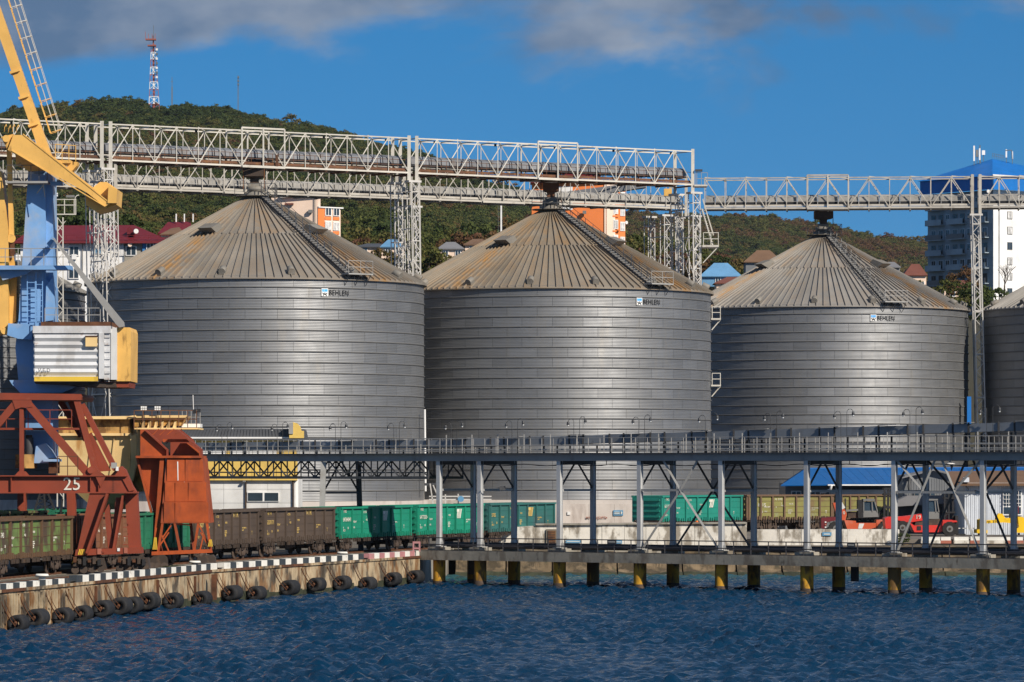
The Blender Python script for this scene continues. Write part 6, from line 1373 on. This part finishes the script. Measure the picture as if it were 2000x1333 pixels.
# worker behind the parapet: head in a helmet and shoulders in a vest show above the wall
def person():
    p = W(1361, 1022, 350); X, Y = p.x, p.y; g = .5; k = (1.62+g)
    t = thing('person', 'person in an orange helmet and yellow vest standing behind the white parapet', 'person', (X, Y, g-.9+.0))
    sv = [((0, 0, .9), .15), ((0, 0, 1.15), .15), ((0, 0, 1.38), .17), ((0, 0, 1.5), .06), ((0, 0, 1.62), .1), ((-.1, 0, .86), .1), ((-.12, 0, .45), .075), ((-.13, 0, .05), .05), ((-.13, -.16, .03), .04), ((.1, 0, .86), .1), ((.12, 0, .45), .075), ((.13, 0, .05), .05), ((.13, -.16, .03), .04), ((-.2, 0, 1.4), .07), ((-.27, .02, 1.12), .05), ((-.24, -.12, .9), .04), ((.2, 0, 1.4), .07), ((.27, .02, 1.12), .05), ((.24, -.12, .9), .04)]
    ed = [(0, 1), (1, 2), (2, 3), (3, 4), (0, 5), (5, 6), (6, 7), (7, 8), (0, 9), (9, 10), (10, 11), (11, 12), (2, 13), (13, 14), (14, 15), (2, 16), (16, 17), (17, 18)]
    me = bpy.data.meshes.new('body'); me.from_pydata([v for v, _ in sv], ed, []); me.materials.append(M_['vest']); base_z = p.z-1.72+.12
    o = link('body', me, M.Translation((X, Y, base_z)), t); md = o.modifiers.new('s', 'SKIN'); o.modifiers.new('ss', 'SUBSURF').levels = 1
    me.skin_vertices.new() if not me.skin_vertices else None
    for i, (_, r) in enumerate(sv): me.skin_vertices[0].data[i].radius = (r, r)
    me.skin_vertices[0].data[0].use_root = True
    hd = V((X, Y, base_z+1.64)); n = 12; vs = []; fs = []
    for nm, r, z0, z1, m in (('face', .1, -.12, .06, 'skin'), ('helmet', .135, .03, .16, 'helmet')):
        cyl(nm, hd+V((0, 0, z0)), hd+V((0, 0, z1)), r, m, o, n=14, taper=.72 if nm == 'helmet' else 1.)
    cyl('helmet_brim', hd+V((0, -.03, .02)), hd+V((0, -.03, .045)), .165, 'helmet', o, n=14)
person()
# gull flying under the gallery
g0 = W(1857, 906, 290); t = thing('seagull', 'white seagull flying under the gallery at the right', 'bird', g0)
bd_ = [(0, 0, 0, .01), (.05, 0, 0, .05), (.2, 0, .01, .085), (.36, 0, 0, .06), (.48, 0, -.01, .03), (.6, 0, -.02, .015)]; vs = []; fs = []
for x, y, z, r in bd_: vs += [g0+V((x-.3, y+r*math.cos(a), z+r*math.sin(a))) for a in np.linspace(0, 2*math.pi, 9)[:-1]]
for i in range(len(bd_)-1): fs += [(i*8+j, i*8+(j+1) % 8, i*8+8+(j+1) % 8, i*8+8+j) for j in range(8)]
mesh('body', vs, fs, 'feather', t, smooth=True)
for e, pts in ((-1, [(-.12, 0, 0), (.12, 0, 0), (-.02, -.35, .28), (-.2, -.3, .3), (-.4, -.55, .62)]), (1, [(-.12, 0, 0), (.14, 0, 0), (.2, .3, -.2), (.0, .32, -.18), (.12, .6, -.5)])):
    v = [g0+V(p) for p in pts]; v += [p+V((0, .012, .015)) for p in v]; mesh('wing', v, [(0, 1, 2, 3), (3, 2, 4), (8, 7, 6, 5), (9, 7, 8), (0, 5, 6, 1), (1, 6, 7, 2), (2, 7, 9, 4), (4, 9, 8, 3), (3, 8, 5, 0)], 'feather' if e < 0 else 'feather_grey', t)

# ------------------------------------------------------------------ town on the slope
def slab(name, label, cat, px, Y, A, la, lb, ztop, m_left, m_right, zbase=None):
    """a block whose near vertical corner is at column px; left face turned by A degrees"""
    c = W(px, 0, Y); g = (gz(px, Y) if zbase is None else zbase)-2; c.z = g; ua = V((-math.cos(R_(A)), math.sin(R_(A)), 0)); ub = V((math.sin(R_(A)), math.cos(R_(A)), 0)); na = -ub; nb = -ua
    t = thing(name, label, cat, c); H = ztop-g
    obox('wall', c, ua*la, ub*lb, Zv*H, m_left, t)
    return t, c, ua, ub, na, nb, H
zof = lambda py, Y: EYE+(HOR-py)*Y/F
# tall white block with the blue hipped roof; left face coloured grey for its shade
YB = 800.; zt = zof(371, YB)
t, c, ua, ub, na, nb, H = slab('tower_block', 'tall apartment block with a blue hipped roof and antennas at the right edge', 'building', 1939, YB, 53, 18.6, 24, zt, 'block_shade', 'wall_white')
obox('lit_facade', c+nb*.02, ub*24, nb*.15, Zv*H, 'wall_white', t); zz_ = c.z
fl_n = int(H//3.0)
for k in range(fl_n):
    z = H-2.6-k*3.0
    if z < .5: break
    for a in (3.7, 10.2, 16.5): window(t, c, ub, nb, a, z, 1.35, 1.5, 'cab_grey', 'curtain' if (k+int(a)) % 3 else 'glass', 2, proud=.2)
    for a in (1.0, 7.4, 13.6):
        obox('balcony_slab', c+ua*a+na*.02+Zv*(z-.75), ua*4.6, na*1.15, Zv*.16, 'block_shade', t); obox('balcony_front', c+ua*a+na*1.1+Zv*(z-.6), ua*4.6, na*.06, Zv*1.0, 'block_shade' if (k*7+int(a)) % 3 else 'shed_grey', t)
        for q in (.5, 2.6): window(t, c, ua, na, a+q, z-.4, 1.3, 1.8, 'corr_white' if (k+int(a)) % 2 else 'cab_grey', 'glass', 2, proud=.02)
    for a in (6.0, 12.2): window(t, c, ua, na, a, z, 1.2, 1.4, 'corr_white', 'glass', 2, proud=.02)
obox('downpipe', c+ub*1.4+nb*.2, ub*.12, nb*.12, Zv*H, 'shed_grey', t)
rb = c+Zv*H; ov = 1.6
e = [rb-ua*ov-ub*ov, rb+ua*(18.6+.5)-ub*ov, rb+ua*(18.6+.5)+ub*(24+ov), rb-ua*ov+ub*(24+ov)]
for (p, q_, n_) in ((e[0], e[1], na), (e[0], e[3], nb)):
    obox('roof_fascia', p+Zv*.0, q_-p, -n_*.3, Zv*2.6, 'roof_tower_blue', t)
up_ = 3.2; e2 = [p+Zv*2.6 for p in e]; r0 = rb+ua*9.5+ub*9+Zv*(2.6+up_+1.2); r1 = rb+ua*12.5+ub*15+Zv*(2.6+up_+1.2)
e3 = [e2[0]-(ua+ub)*.4, e2[1]+(ua-ub)*.4, e2[2]+(ua+ub)*.4, e2[3]-(ua-ub)*.4]
mesh('roof', e3+[r0, r1], [(0, 4, 1), (1, 4, 5, 2), (2, 5, 3), (3, 5, 4, 0), (0, 1, 2, 3)], 'roof_tower_blue', t)
obox('roof_edge', e3[0]-Zv*.05, e3[3]-e3[0], nb*.15, Zv*.25, 'white', t)
for (x, y0, y1, w2) in ((1901, 285, 320, 3.2), (1912, 290, 318, 3), (1906, 293, 312, 5), (1918, 294, 308, 6), (1964, 292, 313, 3), (1976, 296, 316, 2.6)):
    pbox('antenna_panel', x, x+w2, y0, y1-5, 812, 812.4, 'white' if w2 != 5 else 'cab_grey', t); pb('antenna_mast', (x+w2/2, y1-10), (x+w2/2, y1+8), 812.3, 1.2, .1, 'mast_grey', t)
pb('antenna_mast', (1914, 284), (1915, 330), 812.5, 2, .2, 'mast_grey', t); sweep('antenna_frame', [W(1964, 294, 812), W(1976, 294, 812), W(1977, 312, 812)], .15, 'mast_grey', t)
cyl('satellite_dish', W(1929, 374, 795), W(1930.5, 374, 794.6), .32, 'white', t, n=16)
railing([r0+Zv*.2, r1+Zv*.2], .9, t, 'mast_grey', sp=1.2, wd=.06)
# orange and white apartment house behind the middle silo
YO = 560.; t, c, ua, ub, na, nb, H = slab('apartment_house', 'bright orange apartment house with white window strips behind the middle silo', 'building', 1184, YO, 4, 10.2, 3.4, zof(357, YO), 'orange', 'cream')
zg = c.z
obox('cream_corner', c+na*.05-ua*.0, ua*.25, na*.1, Zv*H, 'cream', t); obox('white_facade', c+nb*.02+ub*0, ub*3.4, nb*.1, Zv*H, 'cream', t)
# oblique lit front to the right
u2 = V((.86, .5, 0)); n2_ = V((.5, -.86, 0)); O2 = c+V((.02, -.02, 0))
obox('front_wall', O2, u2*3.05, -n2_*4, Zv*H, 'orange', t); obox('white_strip', O2+n2_*.02, u2*1.35, n2_*.08, Zv*H, 'cream', t)
for k in range(9):
    z = H-2.2-k*2.05
    window(t, O2, u2, n2_, 1.05 if k % 1 == 0 else 1, z, .75, 1.25, 'white', 'curtain', 2, proud=.12); window(t, O2, u2, n2_, 2.2, z-.25, .75, 1.25, 'white', 'curtain', 2, proud=.05)
    obox('sill_band', O2+u2*.95+n2_*.1+Zv*(z-.4), u2*.95, n2_*.08, Zv*.2, 'orange', t)
window(t, c, -ua, na, -5.7, zof(404, YO)-zg, .8, 1.4, 'white', 'glass', 2, proud=.05); obox('white_patch', c+ua*4.6+na*.02+Zv*(zof(410, YO)-zg), ua*1.9, na*.03, Zv*3.2, 'wall_white', t)
pbox('air_conditioner', 1138, 1145, 412, 418, YO-.6, YO-.1, 'cab_grey', t); cyl('satellite_dish', W(1223, 435, YO-.5), W(1224, 435, YO-.6), .22, 'white', t, n=14)
pbox('roof_slab', 1036, 1190, 354.5, 357.5, YO-.3, YO+4, 'roof_red', t)
# cream and orange apartment house behind the left silo
YC = 545.; t, c, ua, ub, na, nb, H = slab('apartment_house', 'cream and orange apartment house showing behind the left silo roof', 'building', 620, YC, 5, 6.2, 3.0, zof(384, YC), 'cream', 'cream'); zg = c.z
u2 = V((.80, .6, 0)); n2_ = V((.6, -.8, 0)); O2 = c+V((.02, -.02, 0))
obox('front_wall', O2, u2*3.7, -n2_*5, Zv*(zof(406, YC)-zg), 'cream', t); obox('orange_pier', O2+n2_*.02, u2*1.05, n2_*.1, Zv*(zof(408, YC)-zg), 'orange', t)
for k in range(5):
    z = zof(421+k*28, YC)-zg
    for a in (1.15, 2.45): window(t, O2, u2, n2_, a, z, 1.0, 1.15, 'white', 'glass' if k % 2 == 0 else 'curtain', 2, proud=.1)
    for a in (1.15, 2.45): obox('spandrel', O2+u2*a+n2_*.05+Zv*(z-.55), u2*1.0, n2_*.06, Zv*.42, 'orange', t)
obox('cornice', O2+n2_*.25+Zv*(zof(406, YC)-zg), u2*4, -n2_*5, Zv*.15, 'white', t)
pbox('cornice', 545, 623, 383, 386, YC-.3, YC+3, 'white', t); pbox('dormer', 556, 573, 397, 400, YC-.5, YC+.2, 'roof_tile', t); pbox('air_conditioner', 602, 610, 410, 416, YC-.5, YC-.05, 'cab_grey', t); cyl('downpipe', W(615, 386, YC-.2), W(615, 480, YC-.2), .06, 'cab_grey', t, n=8)
# long white house with the crimson roof behind the crane
YH = 480.; t = thing('crimson_roof_house', 'long white house with a crimson metal roof behind the crane', 'house', W(180, 700, YH))
pbox('wall', 40, 244, 474, 720, YH, YH+10, 'wall_white', t); pbox('grey_wall', 244.2, 278, 474, 720, YH-.05, YH+10, 'cream' if False else 'concrete', t); pbox('blue_wall', 278.2, 330, 474, 720, YH-.3, YH+10, 'blue_wall', t)
quadprism('roof', [W(25, 474, YH-.8), W(336, 472, YH-.8), W(262, 440, YH+6), W(70, 441, YH+6)], .2, 'roof_red', t); pbox('roof_edge', 25, 336, 471, 475.5, YH-1, YH-.7, 'roof_red', t)
railing([W(30, 470, YH-.6), W(330, 469, YH-.6)], .55, t, 'roof_red', sp=1.2, wd=.05)
for x, m in ((134, 'glass'), (180, 'sign_blue'), (224, 'curtain'), (246, 'glass')): window(t, W(x, 500, YH-.02), V((1, 0, 0)), V((0, -1, 0)), 0, 0, 1.25, 1.15, 'white', m, 2, proud=.1)
window(t, W(286, 490, YH-.3), V((1, 0, 0)), V((0, -1, 0)), 0, 0, .9, .9, 'white', 'glass', 2, proud=.1)
for x in (134, 224): window(t, W(x, 545, YH-.02), V((1, 0, 0)), V((0, -1, 0)), 0, 0, 1.25, 1.3, 'white', 'glass', 2, proud=.1)
prism('dormer', [(248, 458), (248, 448), (253, 443), (262, 450), (262, 458)], YH+1, YH+3, 'roof_red', t); cyl('satellite_dish', W(265, 452, YH+.6), W(266, 452, YH+.2), .28, 'white', t, n=16); cyl('satellite_dish', W(253, 478.5, YH-.4), W(254, 478.5, YH-.8), .24, 'cream', t, n=16)
for x in (161, 243): cyl('downpipe', W(x, 475, YH-.2), W(x, 540, YH-.2), .06, 'cab_grey', t, n=8)
pbox('air_conditioner', 140, 149, 497, 507, YH-.5, YH-.1, 'white', t)
t = thing('red_roof_cottage', 'small house with a bright red roof left of the left silo peak', 'house', W(345, 480, 560))
quadprism('roof', [W(308, 456, 560), W(378, 456, 560), W(372, 433, 565), W(328, 434, 565)], .2, 'roof_red', t); pbox('wall', 314, 376, 456, 520, 560.5, 568, 'cream', t); quadprism('porch_roof', [W(312, 458, 558), W(360, 456, 558), W(350, 444, 561), W(335, 446, 561)], .15, 'roof_brown', t)
for x in (344, 360, 377): pbox('chimney', x-1, x+1, 418, 434, 564, 564.3, 'white', t)
# small houses between the left and middle silos
def cottage(label, px0, px1, eave, ridge, base, Y, rm, wm, win=2):
    t = thing('cottage', label, 'house', W((px0+px1)/2, base, Y)); i = (px1-px0)*.06; r = (px1-px0)*.34
    pbox('wall', px0+i, px1-i, eave, base, Y+.5, Y+7, wm, t); quadprism('roof', [W(px0, eave, Y), W(px1, eave, Y), W(px1-r, ridge, Y+4), W(px0+r, ridge, Y+4)], .15, rm, t)
    a, b_, c_, d_ = W(px0, eave, Y), W(px1, eave, Y), W(px1-r, ridge, Y+4), W(px0+r, ridge, Y+4); bk_ = [V((a.x, Y+8, a.z)), V((b_.x, Y+8, b_.z))]
    mesh('roof_rear', [a, b_, c_, d_]+bk_, [(1, 5, 2), (5, 4, 3, 2), (4, 0, 3)], rm, t)
    for k in range(win): window(t, W(px0+i+(px1-px0-2*i)*(k+.35)/win, base-(base-eave)*.35, Y+.5), V((1, 0, 0)), V((0, -1, 0)), 0, 0, .9, 1.0, 'white', 'glass', 2, proud=.05)
    return t
cottage('cream cottage with a grey hipped roof and dormer between the left and middle silos', 853, 908, 486, 473, 510, 640, 'roof_grey', 'cream')
cottage('pale cottage with a beige roof left of the middle silo roof', 905, 960, 478, 467, 500, 650, 'roof_brown', 'cream')
cottage('long dark-roofed shed among the trees right of the left silo roof', 690, 770, 482, 476, 500, 660, 'roof_dark', 'cream')
cottage('small yellow house behind the lattice tower', 742, 790, 482, 468, 505, 655, 'roof_lightblue', 'cream')
cottage('light blue roofed house between the middle and right silos', 1366, 1450, 540, 514, 560, 640, 'roof_lightblue', 'roof_lightblue', 1)
cottage('brown roofed house left of the right silo roof', 1452, 1530, 512, 489, 560, 650, 'roof_brown', 'shed_grey')
cottage('low house with a dark brown roof at the foot of the light blue one', 1395, 1470, 553, 541, 575, 620, 'roof_tile', 'cream')
cottage('house with a red-brown roof left of the tall block', 1764, 1812, 538, 516, 575, 700, 'roof_tile', 'cream')
cottage('house with an orange roof in front of the tall block', 1840, 1912, 562, 548, 590, 680, 'roof_tile', 'cream')
cottage('grey hut with a metal roof right of the right silo vent', 1722, 1760, 522, 512, 545, 660, 'roof_grey', 'roof_grey', 1)
t = thing('pole_mast', 'thin grey pole with a ladder standing left of the middle silo roof', 'mast', W(978, 480, 600)); pb('mast_pole', (979, 398), (979, 500), 600, 3, .2, 'white', t); ladder(W(975, 400, 600), W(975, 500, 600), .3, 'mast_grey', t, (1, 0, 0), sp=.6)
t = thing('junction_house', 'grey corrugated transfer housing behind the upper bridge right of the middle silo', 'machinery', W(1180, 375, 445)); prism('housing', [(1110, 374), (1262, 354), (1262, 366), (1130, 386)], 453, 455, 'cover_grey', t); pbox('yellow_hoist', 1297, 1312, 369, 383, 430, 431, 'crane_yellow', t)

# ------------------------------------------------------------------ masts on the hill
def hill_tower():
    Y = 2290.; t = thing('telecom_tower', 'red and white lattice telecom tower on the wooded ridge', 'tower', W(300, 215, Y)); n = 9; ys = np.linspace(218, 88, n+1)
    cx = lambda y: 299.5-(y-88)*-.012; hw = lambda y: 4.0+(y-88)*.05
    for k in range(n):
        y0, y1 = ys[k], ys[k+1]; m = 'white' if k % 2 == 1 else 'tower_red'
        for e in (-1, 1):
            pb('leg', (cx(y0)+e*hw(y0), y0), (cx(y1)+e*hw(y1), y1), Y, 1.0, .3, m, t); pb('brace', (cx(y0)+e*hw(y0), y0), (cx(y1)-e*hw(y1), y1), Y, .7, .2, m, t)
        pb('core', (cx(y0), y0), (cx(y1), y1), Y+1, 3.2, .9, m, t); pb('top_core', (299.5, 89), (299.5, 70), Y+1, 2.4, .7, 'tower_red', t) if k == 0 else None; pb('tie', (cx(y1)-hw(y1), y1), (cx(y1)+hw(y1), y1), Y, 1, .3, m, t)
    for y in (89, 77): pbox('gallery_deck', 284 if y < 80 else 288, 304, y-1.3, y+1.3, Y-2, Y+2, 'tower_red', t)
    for x in (284, 290, 297, 303): pb('aerial', (x, 76), (x, 66 if x != 284 else 62), Y, .8, .25, 'tower_red', t)
    pb('aerial', (300, 78), (300, 50), Y, .9, .3, 'mast_grey', t)
    for y in range(95, 150, 9): pbox('antenna', 304, 308, y, y+4, Y-1, Y, 'white' if y % 2 else 'mast_grey', t)
hill_tower()
t = thing('thin_mast', 'thin dark aerial mast right of the red and white tower', 'mast', W(336, 206, 2300)); pb('pole', (336, 206), (336, 170), 2300, 2.2, .6, 'mast_grey', t); pb('pole_top', (336, 170), (336, 151), 2300, 1, .3, 'mast_grey', t); pb('crossarm', (334, 160), (338, 160), 2300, .8, .3, 'mast_grey', t)
t = thing('thin_mast', 'tall thin aerial mast alone on the ridge right of the tower', 'mast', W(465, 222, 2300)); pb('pole', (465, 222), (465, 148), 2300, 1.6, .5, 'mast_grey', t)
for y in (150, 157, 164): pbox('antenna', 463.5, 467, y, y+3, 2299, 2300, 'mast_grey', t)

# ------------------------------------------------------------------ trees near the town
PROTO = []
def tr(*a, **k):
    t = tree(*a, **k)
    if len(PROTO) < 4 and k.get('var', 0) == len(PROTO): PROTO.append([c for c in t.children if c.name.startswith('crown')][0])
tr(752, 600, 488, 3.4, .80, 'yellowing round tree right of the left silo roof', var=0)
tr(785, 585, 498, 3.2, .70, 'olive tree behind the foot of the lattice tower', var=1)
tr(835, 575, 480, 3.6, .55, 'yellow-green tree right of the lattice tower between the silos', var=2)
tr(868, 580, 492, 3.3, .78, 'golden brown tree below the grey cottage roof', var=3)
tr(716, 590, 494, 2.6, .62, 'small olive tree by the left silo roof edge', var=1)
tr(905, 690, 452, 4.6, .92, 'pale brown half-bare tree left of the middle silo roof', var=2)
tr(950, 700, 455, 4.4, .86, 'brown tree beside the thin grey pole', var=0)
tr(1858, 640, 548, 3.4, .55, 'yellow-green bush in front of the tall block', var=0)
tr(1905, 630, 552, 3.0, .35, 'dark green bush by the tall lattice tower at the right', var=3)
tr(1880, 660, 520, 3.0, .9, 'reddish tree against the shaded face of the tall block', var=1)
tr(1935, 640, 560, 2.8, .3, 'green bush below the white facade at the right', var=2)
tr(1790, 690, 545, 2.6, .6, 'small bush left of the tall block', var=1)
tr(1408, 690, 500, 2.4, .1, 'dark conifer above the light blue roof', var=1)
tr(140, 520, 410, 3.2, .2, 'dark green tree behind the floodlight mast', var=0); tr(182, 525, 404, 3.4, .25, 'dark green tree behind the crane counterweight', var=3); tr(240, 530, 416, 3.0, .3, 'dark green tree right of the crane counterweight', var=2)
tr(1000, 640, 424, 3.0, .85, 'brown tree just left of the middle silo peak', var=3)
forest()
# bare tree against the white facade
t = thing('bare_tree', 'bare thin tree in front of the white facade of the tall block', 'tree', W(1962, 585, 640)); b0 = W(1962, 585, 640)
rg = random.Random(3)
def limb(p, d, ln, r, lv):
    q = p+d*ln; bar('branch', p, q, r, r, 'bogie', t)
    if lv == 0: return
    for k in range(3):
        a = rg.uniform(0, 6.28); nd_ = (d+V((math.cos(a), math.sin(a)*.6, rg.uniform(-.1, .5)))*rg.uniform(.5, .8)).normalized(); limb(q if k else p.lerp(q, .7), nd_, ln*rg.uniform(.62, .8), r*.6, lv-1)
limb(b0, V((0, 0, 1)), 2.2, .2, 4)
# green shrub by the grey parapet
o = link('crown', CROWNS[2], M.Translation(W(1762, 1052, 344.8)) @ M.Diagonal((.7, .5, .55, 1))); o.name = 'shrub'; WM[o.name] = o.matrix_basis.copy(); o.color = (.3, 0, 0, 1); tag(o, 'green shrub growing by the end of the grey parapet', 'shrub')
for px, s_ in ((398, .45), (428, .5), (372, .4)):
    p, d = quay_at(px); p = p-outn(d)*1.6+Zv*.1; o = link('weed_tuft', CROWNS[int(px) % 4], M.Translation(p) @ M.Diagonal((s_*1.6, s_*1.2, s_*.4, 1))); o.color = (.35, 0, 0, 1); tag(o, {398: 'weed tuft on the quay by the bollard near the bunker', 428: 'weed tuft on the quay right of the bunker', 372: 'weed tuft on the quay under the bunker legs'}[px], 'weeds', 'weed tufts on the quay')
# ------------------------------------------------------------------ thin sea air
hz = bpy.data.materials.new('air'); hz.use_nodes = True; n = hz.node_tree.nodes; n.clear(); ho = n.new('ShaderNodeOutputMaterial'); pv = n.new('ShaderNodeVolumePrincipled')
pv.inputs['Density'].default_value = .00002; pv.inputs['Color'].default_value = (.78, .87, 1, 1); pv.inputs['Anisotropy'].default_value = .2
hz.node_tree.links.new(pv.outputs[0], ho.inputs['Volume'])
hb = box('haze', (-14000, -4200, -7), (14000, 12300, 300), hz); hb['kind'] = 'stuff'
